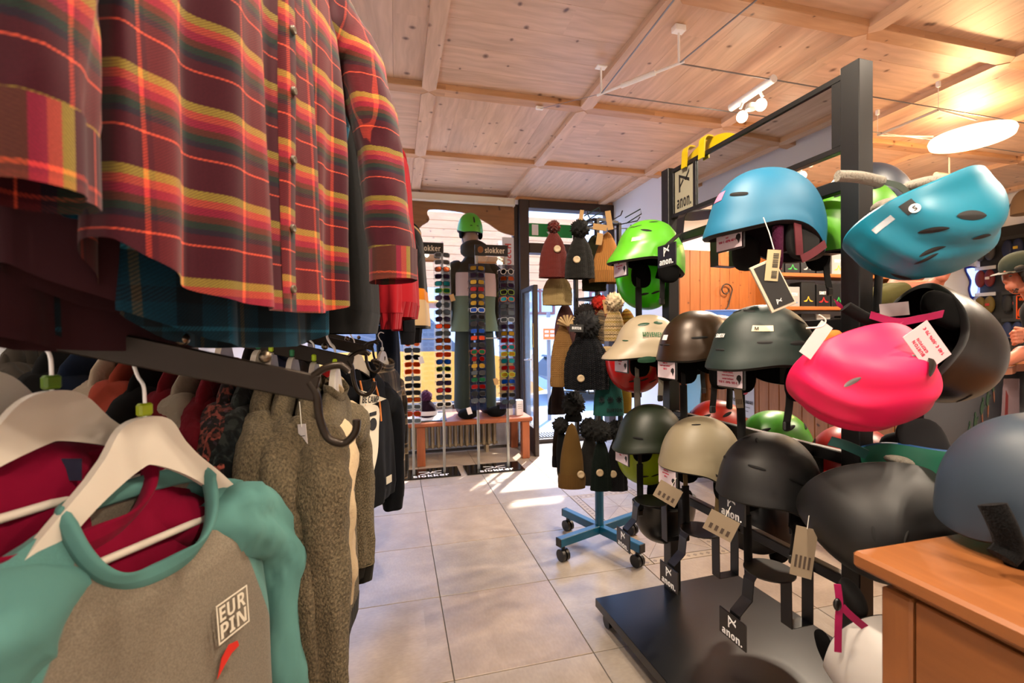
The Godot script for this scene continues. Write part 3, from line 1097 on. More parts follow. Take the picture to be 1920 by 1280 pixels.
func build_stand() -> void:
	stand = thing("helmet_stand", "tall black metal helmet stand with trays, mirror and wheeled base plate", "display stand", Transform3D(Basis(Vector3.UP, deg_to_rad(2.56)), Vector3(1.16, 0, -1.324)))
	var m := mat("stand_black", Color(0.035, 0.035, 0.04), 0.42)
	var g := Geo.new()
	g.box(Vector3(0, 0.082, 0.0), Vector3(0.70, 0.036, 0.86), 0.002)
	part(stand, "base_plate", g, mat("base_black", Color(0.03, 0.032, 0.04), 0.28))
	for sx: float in [-0.31, 0.31]:
		for sz: float in [-0.38, 0.38]:
			caster(stand, Vector3(sx, 0, sz), 0.026, 0.065)
	for sz: float in [-0.392, 0.392]:
		g = Geo.new()
		g.box(Vector3(0, 0.999, sz), Vector3(0.05, 1.80, 0.05), 0.002)
		part(stand, "post", g, m)
		g = Geo.new()
		for q in [0.25, 0.6, 1.0, 1.45, 1.75]:
			g.disc(Vector3(0.004, q, sz + 0.0255), Vector3(0, 0, 1), 0.003, 0.001, 8)
	for y in ROWS:
		g = Geo.new()
		g.box(Vector3(0, y - 0.006, 0), Vector3(0.03, 0.032, 0.734), 0.002)
		var rl := part(stand, "rail", g, m)
		g = Geo.new()
		g.box(Vector3(0, y + 0.0103, 0), Vector3(0.02, 0.0012, 0.72))
		part(rl, "label_strip", g, mat("strip_grey", Color(0.20, 0.17, 0.16), 0.45))
	# mirror header
	g = Geo.new()
	var h0 := 1.685
	var h1 := 1.89
	for b in [[Vector3(0, h1 - 0.008, 0), Vector3(0.024, 0.016, 0.734)], [Vector3(0, h0 + 0.008, 0), Vector3(0.024, 0.016, 0.734)], [Vector3(0, 1.787, -0.359), Vector3(0.024, 0.173, 0.016)], [Vector3(0, 1.787, -0.222), Vector3(0.024, 0.173, 0.018)], [Vector3(0, 1.787, 0.35), Vector3(0.024, 0.173, 0.034)]]:
		g.box(b[0], b[1], 0.001)
	part(stand, "mirror_frame", g, m)
	g = Geo.new()
	g.box(Vector3(-0.0, 1.787, 0.06), Vector3(0.012, 0.174, 0.545))
	part(stand, "mirror", g, mat("mirror_glass", Color(0.80, 0.82, 0.82), 0.015, 1.0))
	brand_plate(stand, Transform3D(Basis(Vector3.UP, -PI / 2), Vector3(-0.004, 1.787, -0.291)), 0.118, 0.173, true)
	# trays
	tray(SX[0], ROWS[0], -1, 1, [["MET", 0.006], ["all mountain", 0.006], ["70 €", 0.006]])
	tray(SX[1], ROWS[0], -1, 2)
	tray(SX[2], ROWS[0], -1, 1, [["BURTON GRIFFON", 0.006], ["snow helmet", 0.005], ["uni", 0.005], ["100 € -40% 60 €", 0.0065]])
	tray(SX[0], ROWS[1], -1, 1, [["MOVEMENT", 0.006], ["3Tech alpi", 0.006], ["120 €", 0.006]])
	tray(SX[1], ROWS[1], -1, 1, [["SMITH", 0.006], ["multi sport helmet", 0.006], ["100 €", 0.006]])
	tray(SX[2], ROWS[1], -1, 1, [["SMITH", 0.006], ["VANTAGE", 0.006], ["matte deep forest", 0.005], ["snow helmet", 0.005], ["150 € -30% 105 €", 0.0065]])
	tray(SX[0], ROWS[2], -1, 1, [["ANON", 0.006], ["raider helmet", 0.006], ["90 €", 0.006]])
	tray(SX[1], ROWS[2], -1, 1, [["ANON", 0.006], ["park helmet", 0.006], ["90 €", 0.006]])
	tray(SX[2], ROWS[2], -1, 2)
	for k in 3:
		tray(SX[k], ROWS[3], -1, 2)
	for r in 3:
		for k in 3:
			if not (r == 0 and k < 2):
				tray(SX[k], ROWS[r], 1, 0)
	# arms on the end posts that reach into the helmets lying on their crowns
	var inv := stand.transform.affine_inverse()
	for q in [[1712, 402, 1.02, 1], [1600, 690, 1.06, 1], [1733, 640, 1.15, 1], [1640, 950, 1.09, 1], [1745, 865, 1.12, 1], [1212, 512, 2.03, -1], [1192, 668, 2.06, -1], [1212, 838, 2.05, -1], [1245, 945, 2.02, -1]]:
		var p: Vector3 = inv * at(q[0], q[1], q[2])
		g = Geo.new()
		g.tube(P3([Vector3(0, p.y, q[3] * 0.392), p]), 0.008, 8)
		part(stand, "end_arm", g, m)

func caster(par: Node, p: Vector3, r: float, top: float) -> void:
	var g := Geo.new()
	for s: float in [-1.0, 1.0]:
		g.disc(p + Vector3(s * r * 0.42, r, 0), Vector3(1, 0, 0), r, r * 0.55, 20)
	var w := part(par, "caster", g, mat("caster_black", Color(0.03, 0.03, 0.032), 0.4))
	g = Geo.new()
	g.box(p + Vector3(0, (r + top) / 2 + r * 0.1, 0), Vector3(r * 0.32, top - r * 0.6, r * 0.7), 0.002)
	part(w, "fork", g, mat("caster_black", Color.BLACK))

func upright(label: String, col: int, row: int, S: Dictionary, dx := 0.0, turn := 0.0, side := -1.0) -> Node3D:
	var h: float = S.get("h", 0.165)
	if S.has("vents"):
		var both: Array = S.vents.duplicate()
		for V in S.vents:
			both.append([-V[0], V[1], V[2], V[3], -V[4], V[5]])
		S.vents = both
	var p := stand.transform * Vector3(side * 0.16 + dx, ROWS[row] + 0.053 - h, SX[col])
	return helmet(label, Transform3D(Basis(Vector3.UP, deg_to_rad(2.56 - side * 90.0 + turn)), p), S)

func paper(par: Node, called: String, c: Transform3D, w: float, h: float, m: Material, th := 0.001) -> MeshInstance3D:
	var g := Geo.new()
	g.x = c
	g.box(Vector3.ZERO, Vector3(w, h, th))
	return part(par, called, g, m)

func barcode(par: Node, xf: Transform3D, w: float, h: float) -> void:
	var g := Geo.new()
	g.x = xf
	rng.seed = 4
	var x := -w / 2
	while x < w / 2:
		var b := rng.randf_range(0.0008, 0.0024)
		g.box(Vector3(x + b / 2, 0, 0), Vector3(b, h, 0.0006))
		x += b + rng.randf_range(0.0008, 0.002)
	tag(part(par, "barcode", g, mat("print_dark", Color.BLACK)), "", "", "", "stuff")

func build_helmets() -> void:
	var blk := mat("helmet_black", Color(0.04, 0.042, 0.046), 0.56)
	var vt := [[35, 0.62, 0.022, 0.004, 10, 0.3], [-35, 0.62, 0.022, 0.004, -10, 0.3], [80, 0.70, 0.022, 0.004, 5, 0.3], [-80, 0.70, 0.022, 0.004, -5, 0.3], [20, 0.25, 0.012, 0.004, 60, 0.3], [-20, 0.25, 0.012, 0.004, -60, 0.3]]
	# --- first row
	var S := {"m": mat("helmet_lime", Color(0.30, 0.62, 0.11), 0.36), "style": "step", "brim": 0.03, "vents": [[55, 0.55, 0.022, 0.005, 14, 0.7], [-55, 0.55, 0.022, 0.005, -14, 0.7], [25, 0.42, 0.026, 0.003, -10, 0.7], [75, 0.32, 0.02, 0.003, -10, 0.7]], "sl": 0.2}
	var o := upright("lime green ski helmet with visor brim, white size sticker and black fur liner", 0, 0, S)
	decal(o, "size_sticker", S, -38, 0.70, 0.036, 0.017, mat("sticker_cream", Color(0.80, 0.74, 0.62), 0.5))
	S = {"m": mat("helmet_blue", Color(0.015, 0.36, 0.49), 0.55), "a": 0.128, "b": 0.158, "h": 0.172, "brim": 0.012, "rim": [-0.008, 0.03, -0.075], "vents": [[28, 0.66, 0.024, 0.006, 12, 0.3], [-28, 0.66, 0.024, 0.006, -12, 0.3], [150, 0.35, 0.018, 0.005, 5, 0.3]], "liner": mat("liner_wine", Color(0.085, 0.03, 0.06), 1.0), "padm": mat("pad_black", Color(0.04, 0.036, 0.036), 0.95), "strap": false}
	o = upright("sky blue ski helmet with plum fur liner and hanging book tag, top row", 2, 0, S, -0.01, -6)
	decal(o, "pink_sticker", S, 4, 0.62, 0.034, 0.03, mat("sticker_pink", Color(0.80, 0.45, 0.58), 0.5))
	var g := Geo.new()
	g.tube(curve3([Vector3(-0.098, -0.01, -0.045), Vector3(-0.100, -0.06, -0.048), Vector3(-0.088, -0.105, -0.04), Vector3(-0.05, -0.125, -0.03), Vector3(0.0, -0.125, -0.02)], 6), 0.013, 10)
	part(o, "fur_edge", g, cloth("fur_wine", Color(0.24, 0.07, 0.17), "fur_n", 8.0, 0.8))
	g = Geo.new()
	g.ribbon(curve3([Vector3(-0.124, -0.005, -0.012), Vector3(-0.124, -0.05, -0.008), Vector3(-0.118, -0.085, 0.0)], 4), Vector3(0, 0, 1), 0.02, 0.003)
	g.ribbon(curve3([Vector3(-0.118, -0.095, 0.005), Vector3(-0.122, -0.08, 0.035), Vector3(-0.12, -0.055, 0.075)], 4), Vector3(0, 1, -0.4), 0.02, 0.003)
	part(o, "strap", g, mat("strap_wine", Color(0.34, 0.09, 0.13), 0.8))
	# --- second row
	S = {"m": mat("helmet_stone", Color(0.60, 0.55, 0.46), 0.42), "style": "step", "brim": 0.045, "flare": 0.006, "vents": [[52, 0.45, 0.022, 0.008, -8, 0.6], [88, 0.40, 0.02, 0.008, -10, 0.6], [20, 0.75, 0.015, 0.003, 0, 0.6], [60, 1.04, 0.03, 0.012, 0, 0.3]], "ventm": mat("vent_green", Color(0.03, 0.22, 0.13), 0.5), "strapm": mat("strap_grey", Color(0.5, 0.48, 0.44), 0.8), "sleevem": mat("sleeve_grey", Color(0.42, 0.40, 0.37), 1.0)}
	o = upright("pale stone grey helmet with pointed visor, green vents and green side lettering", 0, 1, S, -0.01)
	text(o, "MOVEMENT", 0.018, mat("print_green", Color(0.08, 0.35, 0.2), 0.6), hat_frame(S, -72, 0.66, 0.0035), 0.085)
	S = {"m": mat("helmet_bronze", Color(0.17, 0.115, 0.06), 0.36, 0.35), "a": 0.112, "b": 0.138, "rim": [0.0, 0.03, -0.06], "vents": [[60, 0.72, 0.026, 0.004, 3, 0.3], [-60, 0.72, 0.026, 0.004, -3, 0.3], [8, 0.80, 0.012, 0.003, 0, 0.3]], "sl": 0.22}
	o = upright("satin bronze brown ski helmet with black fur liner between stone and green ones", 1, 1, S, -0.01)
	decal(o, "white_label", S, 2, 0.70, 0.026, 0.018, mat("sticker_white", Color(0.82, 0.82, 0.82), 0.5))
	S = {"m": mat("helmet_forest", Color(0.055, 0.125, 0.11), 0.55), "style": "crease", "brim": 0.014, "a": 0.12, "b": 0.148, "rim": [0.0, 0.022, -0.065], "vents": [[52, 0.76, 0.018, 0.004, 5, 0.3], [88, 0.76, 0.028, 0.006, -14, 0.6], [20, 0.3, 0.02, 0.005, 20, 0.6], [110, 0.45, 0.02, 0.005, 10, 0.6], [150, 0.5, 0.02, 0.005, 10, 0.6], [4, 0.83, 0.008, 0.003, 0, 0.3]], "sl": 0.19}
	o = upright("dark forest green ski helmet with cream size sticker and black lining", 2, 1, S, -0.02)
	decal(o, "size_sticker", S, -50, 0.60, 0.05, 0.017, mat("sticker_cream", Color.WHITE), -4)
	text(o, "M", 0.009, mat("print_dark", Color.BLACK), hat_frame(S, -43, 0.60, 0.0025))
	text(o, "SMITH", 0.011, mat("logo_white", Color.WHITE), hat_frame(S, 6, 0.68, 0.003), 0.035)
	# --- third row
	S = {"m": mat("helmet_olive", Color(0.06, 0.105, 0.03), 0.48), "flare": 0.008, "brim": 0.012, "vents": [[40, 0.80, 0.02, 0.005, 6, 0.3], [-40, 0.80, 0.02, 0.005, -6, 0.3]], "sl": 0.22}
	o = upright("olive green skate style helmet with black liner, farthest of third row", 0, 2, S)
	S = {"m": mat("helmet_cream", Color(0.50, 0.46, 0.37), 0.5), "rim": [0.004, -0.03, -0.06], "vents": [[45, 0.30, 0.014, 0.003, -10, 0.3], [-45, 0.3, 0.014, 0.003, 10, 0.3]], "strapm": mat("strap_tan", Color(0.45, 0.38, 0.24), 0.8), "sl": 0.2}
	o = upright("matte cream bucket helmet with tan chin strap beside the black one", 1, 2, S)
	decal(o, "rivet", S, -76, 0.93, 0.008, 0.008, mat("vent_dark", Color.BLACK))
	S = {"m": blk, "rim": [0.0, -0.015, -0.055], "vents": vt, "a": 0.118, "b": 0.145, "sl": 0.22}
	o = upright("matte black bucket helmet above the lowest row of empty trays", 2, 2, S)
	# --- helmets resting on their crowns at the near end
	var teal := mat("helmet_teal", Color(0.02, 0.44, 0.54), 0.42)
	S = {"m": teal, "style": "ridge", "a": 0.122, "b": 0.152, "h": 0.15, "rim": [0.01, 0.0, -0.02], "vents": [[82, 0.60, 0.030, 0.010, -20, 0.7], [50, 0.60, 0.024, 0.006, -18, 0.7], [38, 0.40, 0.022, 0.005, -14, 0.7], [95, 0.36, 0.022, 0.005, -4, 0.7], [140, 0.62, 0.02, 0.005, -16, 0.7], [-52, 0.42, 0.03, 0.008, 22, 0.7], [25, 0.36, 0.022, 0.004, -10, 0.7]], "liner": mat("liner_grey", Color(0.42, 0.40, 0.36), 1.0), "pads": false, "strap": false, "trim": teal}
	o = helmet("turquoise ridged ski helmet lying upside down with grey fleece lining at stand top", pose(at(1712, 402, 1.02), Vector3(-0.94, -0.26, 0.1), Vector3(0.20, -0.88, 0.44)), S)
	var fz := cloth("fleece_grey", Color(0.50, 0.48, 0.44), "fur_n", 8.0, 0.9)
	g = Geo.new()
	var tp := o.transform.affine_inverse()
	g.tube(curve3([tp * at(1570, 330, 0.95), tp * at(1610, 332, 0.95), tp * at(1652, 341, 0.96)], 5), 0.012, 12)
	part(o, "strap_sleeve", g, fz)
	g = Geo.new()
	g.ribbon(curve3([tp * at(1650, 340, 0.96), tp * at(1685, 348, 0.97), tp * at(1705, 366, 0.98), tp * at(1712, 378, 0.99)], 5), tp.basis * (cb * Vector3(0.5, 0.8, 0.3)), 0.012, 0.002)
	part(o, "strap", g, mat("strap_sage", Color(0.36, 0.40, 0.36), 0.8))
	for q in [[1742, 346, 1.03, 0.065, 0.018], [1664, 386, 0.99, 0.03, 0.016]]:
		g = Geo.new()
		g.x = tp * Transform3D(cb * Basis(Vector3(0, 0, 1), 0.12), at(q[0], q[1], q[2]))
		g.ball(Vector3.ZERO, Vector3(q[3], q[4], 0.03), 18, 10)
		part(o, "fleece_pad", g, fz)
	decal(o, "silver_label", S, 24, 0.86, 0.04, 0.012, mat("sticker_silver", Color(0.75, 0.78, 0.8), 0.25, 0.6), 8)
	var sd := decal(o, "size_label", S, 46, 0.88, 0.024, 0.026, mat("sticker_black", Color(0.03, 0.03, 0.03), 0.5), 8, 0.0013)
	g = Geo.new()
	var fx := hat_frame(S, 48, 0.85, 0.0022, 180)
	g.x = fx
	g.disc(Vector3.ZERO, Vector3(0, 0, 1), 0.0095, 0.0012, 20)
	part(sd, "size_dot", g, mat("sticker_white", Color.WHITE))
	text(sd, "S", 0.010, mat("print_dark", Color.BLACK), fx * Transform3D(Basis(), Vector3(0, 0, 0.0012)))
	# pink one
	var pk := mat("helmet_pink", Color(0.83, 0.045, 0.30), 0.52)
	S = {"m": pk, "style": "ridge", "a": 0.12, "b": 0.15, "h": 0.15, "rim": [0.0, 0.0, -0.015], "vents": [[42, 0.55, 0.018, 0.005, 0, 0.6], [110, 0.62, 0.014, 0.003, 0, 0.3]], "ventm": mat("vent_grey", Color(0.45, 0.42, 0.42), 0.7), "liner": mat("liner_pink", Color(0.65, 0.12, 0.28), 0.9), "pads": false, "strap": false, "trim": pk}
	o = helmet("hot pink ridged helmet lying on its crown with orange padding and paper tag", pose(at(1600, 690, 1.06), Vector3(-0.97, -0.14, 0.0), Vector3(0.06, -0.62, 0.78)), S)
	tp = o.transform.affine_inverse()
	g = hpatch(S, [124, 0.62, 0.052, 0.012, 70, 0.3], 0.004)
	part(o, "goggle_clip", g, mat("clip_dark", Color(0.09, 0.075, 0.06), 0.4))
	g = Geo.new()
	g.x = tp * Transform3D(cb * Basis(Vector3(0, 0, 1), 0.55), at(1545, 642, 1.03))
	g.ball(Vector3.ZERO, Vector3(0.045, 0.02, 0.02), 16, 10)
	part(o, "orange_pad", g, mat("pad_orange", Color(0.85, 0.38, 0.10), 0.9))
	g = Geo.new()
	g.x = tp * Transform3D(cb * Basis(Vector3(0, 0, 1), 0.95), at(1530, 637, 1.0))
	g.box(Vector3.ZERO, Vector3(0.085, 0.03, 0.0012))
	part(o, "paper_tag", g, mat("tag_white", Color(0.80, 0.77, 0.77), 0.7))
	g = Geo.new()
	g.x = tp * Transform3D(cb * Basis(Vector3(0, 0, 1), -0.1), at(1640, 622, 1.07))
	g.ball(Vector3.ZERO, Vector3(0.045, 0.010, 0.02), 16, 10)
	part(o, "pink_pad", g, mat("pad_pink", Color(0.80, 0.10, 0.30), 0.9))
	g = Geo.new()
	g.tube(curve3([tp * at(1512, 615, 1.0), tp * at(1540, 612, 1.0), tp * at(1548, 600, 1.0), tp * at(1536, 590, 1.0)], 5), 0.0018, 6)
	part(o, "tag_string", g, mat("string_white", Color(0.85, 0.84, 0.8), 0.8))
	# black one with pink straps
	S = {"m": mat("helmet_umber", Color(0.06, 0.05, 0.04), 0.36), "a": 0.12, "b": 0.15, "h": 0.165, "vents": [[10, 0.6, 0.02, 0.004, 0, 0.3], [170, 0.6, 0.02, 0.004, 0, 0.3]], "strap": false}
	o = helmet("dark umber helmet on its side with magenta straps and big white price tag", pose(at(1733, 640, 1.15), Vector3(-0.45, -0.75, 0.35), Vector3(0.86, -0.46, 0.14)), S)
	tp = o.transform.affine_inverse()
	var mag := mat("strap_magenta", Color(0.62, 0.02, 0.30), 0.7)
	g = Geo.new()
	g.ribbon(curve3([tp * at(1768, 588, 1.04), tp * at(1720, 598, 1.03), tp * at(1680, 603, 1.03), tp * at(1632, 590, 1.04)], 5), tp.basis * (cb * Vector3(0.1, 1, 0.2)), 0.017, 0.002)
	g.ribbon(curve3([tp * at(1690, 600, 1.03), tp * at(1675, 625, 1.03), tp * at(1690, 640, 1.03)], 5), tp.basis * (cb * Vector3(1, 0.4, 0.2)), 0.016, 0.002)
	part(o, "strap", g, mag)
	g = Geo.new()
	g.ribbon(curve3([tp * at(1582, 578, 1.08), tp * at(1566, 566, 1.08)], 3), tp.basis * (cb * Vector3(-0.6, 1, 0.2)), 0.02, 0.002)
	part(o, "strap_end", g, mag)
	g = Geo.new()
	g.tube(curve3([tp * at(1585, 575, 1.07), tp * at(1620, 595, 1.06), tp * at(1650, 606, 1.05)], 4), 0.018, 10, true, Vector2(1, 0.5))
	part(o, "strap_sleeve", g, mat("fleece_black", Color.BLACK))
	g = Geo.new()
	g.x = tp * Transform3D(cb * Basis(Vector3(0, 0, 1), -0.95) , at(1738, 648, 0.93))
	g.box(Vector3.ZERO, Vector3(0.086, 0.061, 0.0012))
	var pt := part(o, "price_tag", g, mat("tag_pinkish", Color(0.80, 0.70, 0.72), 0.7))
	var tx := g.x * Transform3D(Basis(Vector3(0, 0, 1), PI), Vector3(0, 0, 0.001))
	text(pt, "BURTON", 0.007, mat("print_magenta", Color.WHITE), tx * Transform3D(Basis(), Vector3(0.006, 0.018, 0)))
	text(pt, "GRIFFON", 0.006, mat("print_magenta", Color.WHITE), tx * Transform3D(Basis(), Vector3(0.006, 0.008, 0)))
	text(pt, "140 € -50% 70 €", 0.007, mat("print_magenta", Color.WHITE), tx * Transform3D(Basis(), Vector3(0, -0.016, 0)))
	g = Geo.new()
	g.x = tp * Transform3D(cb * Basis(Vector3(0, 0, 1), 0.1), at(1677, 580, 1.09))
	g.box(Vector3.ZERO, Vector3(0.07, 0.032, 0.0012))
	part(o, "card", g, mat("tag_white", Color.WHITE))
	# charcoal one, teal lining
	S = {"m": mat("helmet_charcoal", Color(0.035, 0.037, 0.04), 0.5), "a": 0.135, "b": 0.165, "h": 0.18, "rim": [0.0, 0.0, -0.02], "vents": [[40, 0.42, 0.016, 0.003, 60, 0.3], [70, 0.36, 0.014, 0.003, 60, 0.3], [120, 0.8, 0.02, 0.003, 0, 0.3]], "strap": false, "pads": false, "liner": mat("liner_slate", Color(0.10, 0.10, 0.11), 1.0)}
	o = helmet("large matte charcoal helmet lying on its crown beside the wooden counter", pose(at(1640, 950, 1.09), Vector3(-0.95, 0.15, -0.2), Vector3(-0.22, -0.48, 0.85)), S)
	tp = o.transform.affine_inverse()
	g = Geo.new()
	g.ribbon(curve3([tp * at(1556, 826, 1.04), tp * at(1590, 836, 1.03), tp * at(1625, 852, 1.03)], 4), tp.basis * (cb * Vector3(0.3, 1, 0.3)), 0.022, 0.004)
	part(o, "strap", g, mat("strap_teal", Color(0.01, 0.25, 0.24), 0.6))
	g = Geo.new()
	g.x = tp * Transform3D(cb * Basis(Vector3(0, 0, 1), -0.25), at(1700, 868, 1.07))
	g.ball(Vector3.ZERO, Vector3(0.055, 0.014, 0.02), 16, 8)
	part(o, "fleece_pad", g, fz)
	# mint one behind it
	S = {"m": mat("helmet_mint", Color(0.10, 0.42, 0.32), 0.45), "strap": false, "liner": mat("liner_slate", Color.BLACK), "trim": mat("trim_blue", Color(0.12, 0.30, 0.50), 0.5)}
	o = helmet("mint green helmet with blue rim lying upside down behind the grey one", pose(at(1745, 865, 1.12), Vector3(0.9, 0.5, 0.3), Vector3(0.1, -0.85, 0.4)), S)
	# white one low down with magenta strap
	S = {"m": mat("helmet_white", Color(0.74, 0.72, 0.70), 0.45), "strap": false}
	o = helmet("white helmet with magenta straps lying on the floor beside the counter", pose(at(1652, 1238, 1.05), Vector3(-0.35, 0.85, 0.4), Vector3(-0.1, -0.35, 0.93)), S)
	tp = o.transform.affine_inverse()
	g = Geo.new()
	g.ribbon(curve3([tp * at(1570, 1095, 1.0), tp * at(1574, 1130, 1.0), tp * at(1572, 1165, 1.0), tp * at(1571, 1222, 1.0)], 4), tp.basis * (cb * Vector3(1, 0, 0.2)), 0.014, 0.002)
	g.ribbon(curve3([tp * at(1580, 1138, 1.0), tp * at(1598, 1156, 1.0), tp * at(1625, 1178, 1.0)], 4), tp.basis * (cb * Vector3(0.5, 1, 0.2)), 0.016, 0.002)
	part(o, "strap", g, mag)
	g = Geo.new()
	g.x = tp * Transform3D(cb, at(1570, 1133, 0.995))
	g.ball(Vector3.ZERO, Vector3(0.009, 0.014, 0.006), 12, 8)
	part(o, "strap_slider", g, mat("buckle_black", Color.BLACK))
	g = Geo.new()
	g.x = tp * Transform3D(cb * Basis(Vector3(0, 0, 1), 0.5), at(1600, 1120, 1.03))
	g.ball(Vector3.ZERO, Vector3(0.022, 0.05, 0.02), 16, 10)
	part(o, "ear_pad", g, mat("fleece_black", Color.BLACK))
	# --- far end, lying on their crowns
	for q in [["bright neon green helmet lying upside down below the lime green one", Color(0.22, 0.80, 0.02), 1212, 512, 2.03], ["red helmet lying upside down behind the stone grey visor helmet", Color(0.62, 0.04, 0.04), 1192, 668, 2.06], ["acid yellow helmet lying upside down behind the olive green one", Color(0.52, 0.62, 0.02), 1212, 838, 2.05], ["glossy black helmet hanging low at the far end of stand", Color(0.03, 0.03, 0.035), 1245, 945, 2.02]]:
		S = {"m": mat("helmet_" + str(q[2] + q[3]), q[1], 0.3), "strap": false, "vents": [[60, 0.5, 0.02, 0.005, 20, 0.7], [85, 0.55, 0.02, 0.005, 20, 0.7], [110, 0.5, 0.02, 0.005, 20, 0.7]]}
		helmet(q[0], pose(at(q[2], q[3], q[4]), Vector3(-0.9, 0.25, 0.3), Vector3(-0.12, -0.95, 0.1)), S)
	# --- back side of the stand
	var vb := [[50, 0.5, 0.024, 0.007, 20, 0.6], [-50, 0.5, 0.024, 0.007, -20, 0.6], [100, 0.45, 0.024, 0.007, 10, 0.6], [-100, 0.45, 0.024, 0.007, -10, 0.6], [150, 0.45, 0.024, 0.007, 30, 0.6], [-150, 0.45, 0.024, 0.007, -30, 0.6]]
	for q in [["neon yellow green helmet on the back of the stand, top row", Color(0.30, 0.60, 0.01), 2, 0], ["rosy brown helmet on the back of the stand, second row", Color(0.36, 0.22, 0.17), 0, 1], ["orange red helmet on the back of the stand behind cream one", Color(0.62, 0.10, 0.03), 0, 2], ["fresh green vented helmet on the back of the stand behind black one", Color(0.22, 0.52, 0.08), 1, 2], ["red and black vented helmet on the stand back beneath the pink one", Color(0.66, 0.07, 0.05), 2, 2]]:
		S = {"m": mat("helmet_" + str(q[2] * 7 + q[3] * 31), q[1], 0.36), "vents": vb}
		upright(q[0], q[2], q[3], S, 0.0, 0.0, 1.0)
	S = {"m": mat("helmet_slate", Color(0.16, 0.20, 0.26), 0.4), "strap": false}
	helmet("slate grey helmet lying above the neon one at stand back", pose(at(1625, 408, 1.42), Vector3(0.9, 0.1, -0.3), Vector3(0, 1, 0)), S)
	S = {"m": mat("helmet_navy", Color(0.015, 0.02, 0.04), 0.35), "vents": vb, "strap": false}
	helmet("navy vented helmet low on the back of the stand", pose(at(1432, 985, 1.75), Vector3(0.9, 0.1, -0.3), Vector3(0, 1, 0.1)), S)
	# book tag hanging from the blue helmet
	var bt := thing("book_tag", "black booklet tag with white edge and barcode label under the blue helmet", "tag", Transform3D(cb * Basis(Vector3(0, 1, 0), -0.25) * Basis(Vector3(0, 0, 1), 0.42), at(1448, 535, 1.10)))
	g = Geo.new()
	g.box(Vector3.ZERO, Vector3(0.058, 0.122, 0.010), 0.001)
	part(bt, "pages", g, mat("paper_cream", Color(0.72, 0.68, 0.60), 0.7))
	g = Geo.new()
	g.box(Vector3(0.002, 0, 0.0055), Vector3(0.048, 0.11, 0.001))
	part(bt, "cover", g, mat("cover_dark", Color(0.05, 0.04, 0.035), 0.6))
	g = Geo.new()
	g.x = Transform3D(Basis(Vector3(0, 0, 1), -0.2), Vector3(-0.004, -0.042, 0.0065))
	logo_shape(g, 0.014, 0.0008)
	part(bt, "emblem", g, mat("logo_white", Color.WHITE))
	var lx := Transform3D(Basis(Vector3(0, 0, 1), -0.52), Vector3(0.018, 0.044, 0.0085))
	var bl := paper(bt, "barcode_label", lx, 0.029, 0.075, mat("paper_tan", Color(0.66, 0.60, 0.46), 0.7))
	barcode(bl, lx * Transform3D(Basis(Vector3(0, 0, 1), PI / 2), Vector3(0.005, 0.012, 0.001)), 0.034, 0.012)
	barcode(bl, lx * Transform3D(Basis(Vector3(0, 0, 1), PI / 2), Vector3(0.005, -0.022, 0.001)), 0.018, 0.012)
	g = Geo.new()
	g.tube(P3([Vector3(0.036, 0.078, 0.009), Vector3(0.045, 0.12, 0.004), Vector3(0.05, 0.16, 0.0)]), 0.0012, 5)
	part(bt, "string", g, mat("string_white", Color.WHITE))
	# cardboard tags that hang below the helmets
	for q in [["grey brown folded cardboard tag under the cream helmet's price card", 1252, 925, 1.47, 0.075, 0.06, -0.45], ["grey brown folded cardboard tag beside the black helmet's plate", 1352, 985, 1.22, 0.075, 0.06, -0.4], ["long tan cardboard tag beside the charcoal helmet above floor", 1507, 1035, 1.08, 0.045, 0.12, -0.12], ["narrow tan paper tag hanging below the forest green helmet", 1385, 745, 1.30, 0.02, 0.06, 0.1]]:
		var ct := thing("cardboard_tag", q[0], "tag", Transform3D(cb * Basis(Vector3(0, 1, 0), -0.4) * Basis(Vector3(0, 0, 1), q[6]), at(q[1], q[2], q[3])))
		var b := paper(ct, "sheet", Transform3D(), q[4], q[5], mat("card_tan", Color(0.50, 0.44, 0.36), 0.8), 0.0012)
		g = Geo.new()
		g.tube(P3([Vector3(0, q[5] * 0.48, 0.001), Vector3(0, q[5] * 0.5 + 0.03, 0)]), 0.001, 5)
		part(ct, "string", g, mat("string_white", Color.WHITE))
		g = Geo.new()
		for k in 4:
			g.box(Vector3((k - 1.5) * q[4] * 0.2, -q[5] * 0.2, 0.001), Vector3(q[4] * 0.1, q[5] * 0.25, 0.0008))
		tag(part(ct, "print", g, mat("print_brown", Color(0.25, 0.2, 0.16), 0.8)), "", "", "", "stuff")

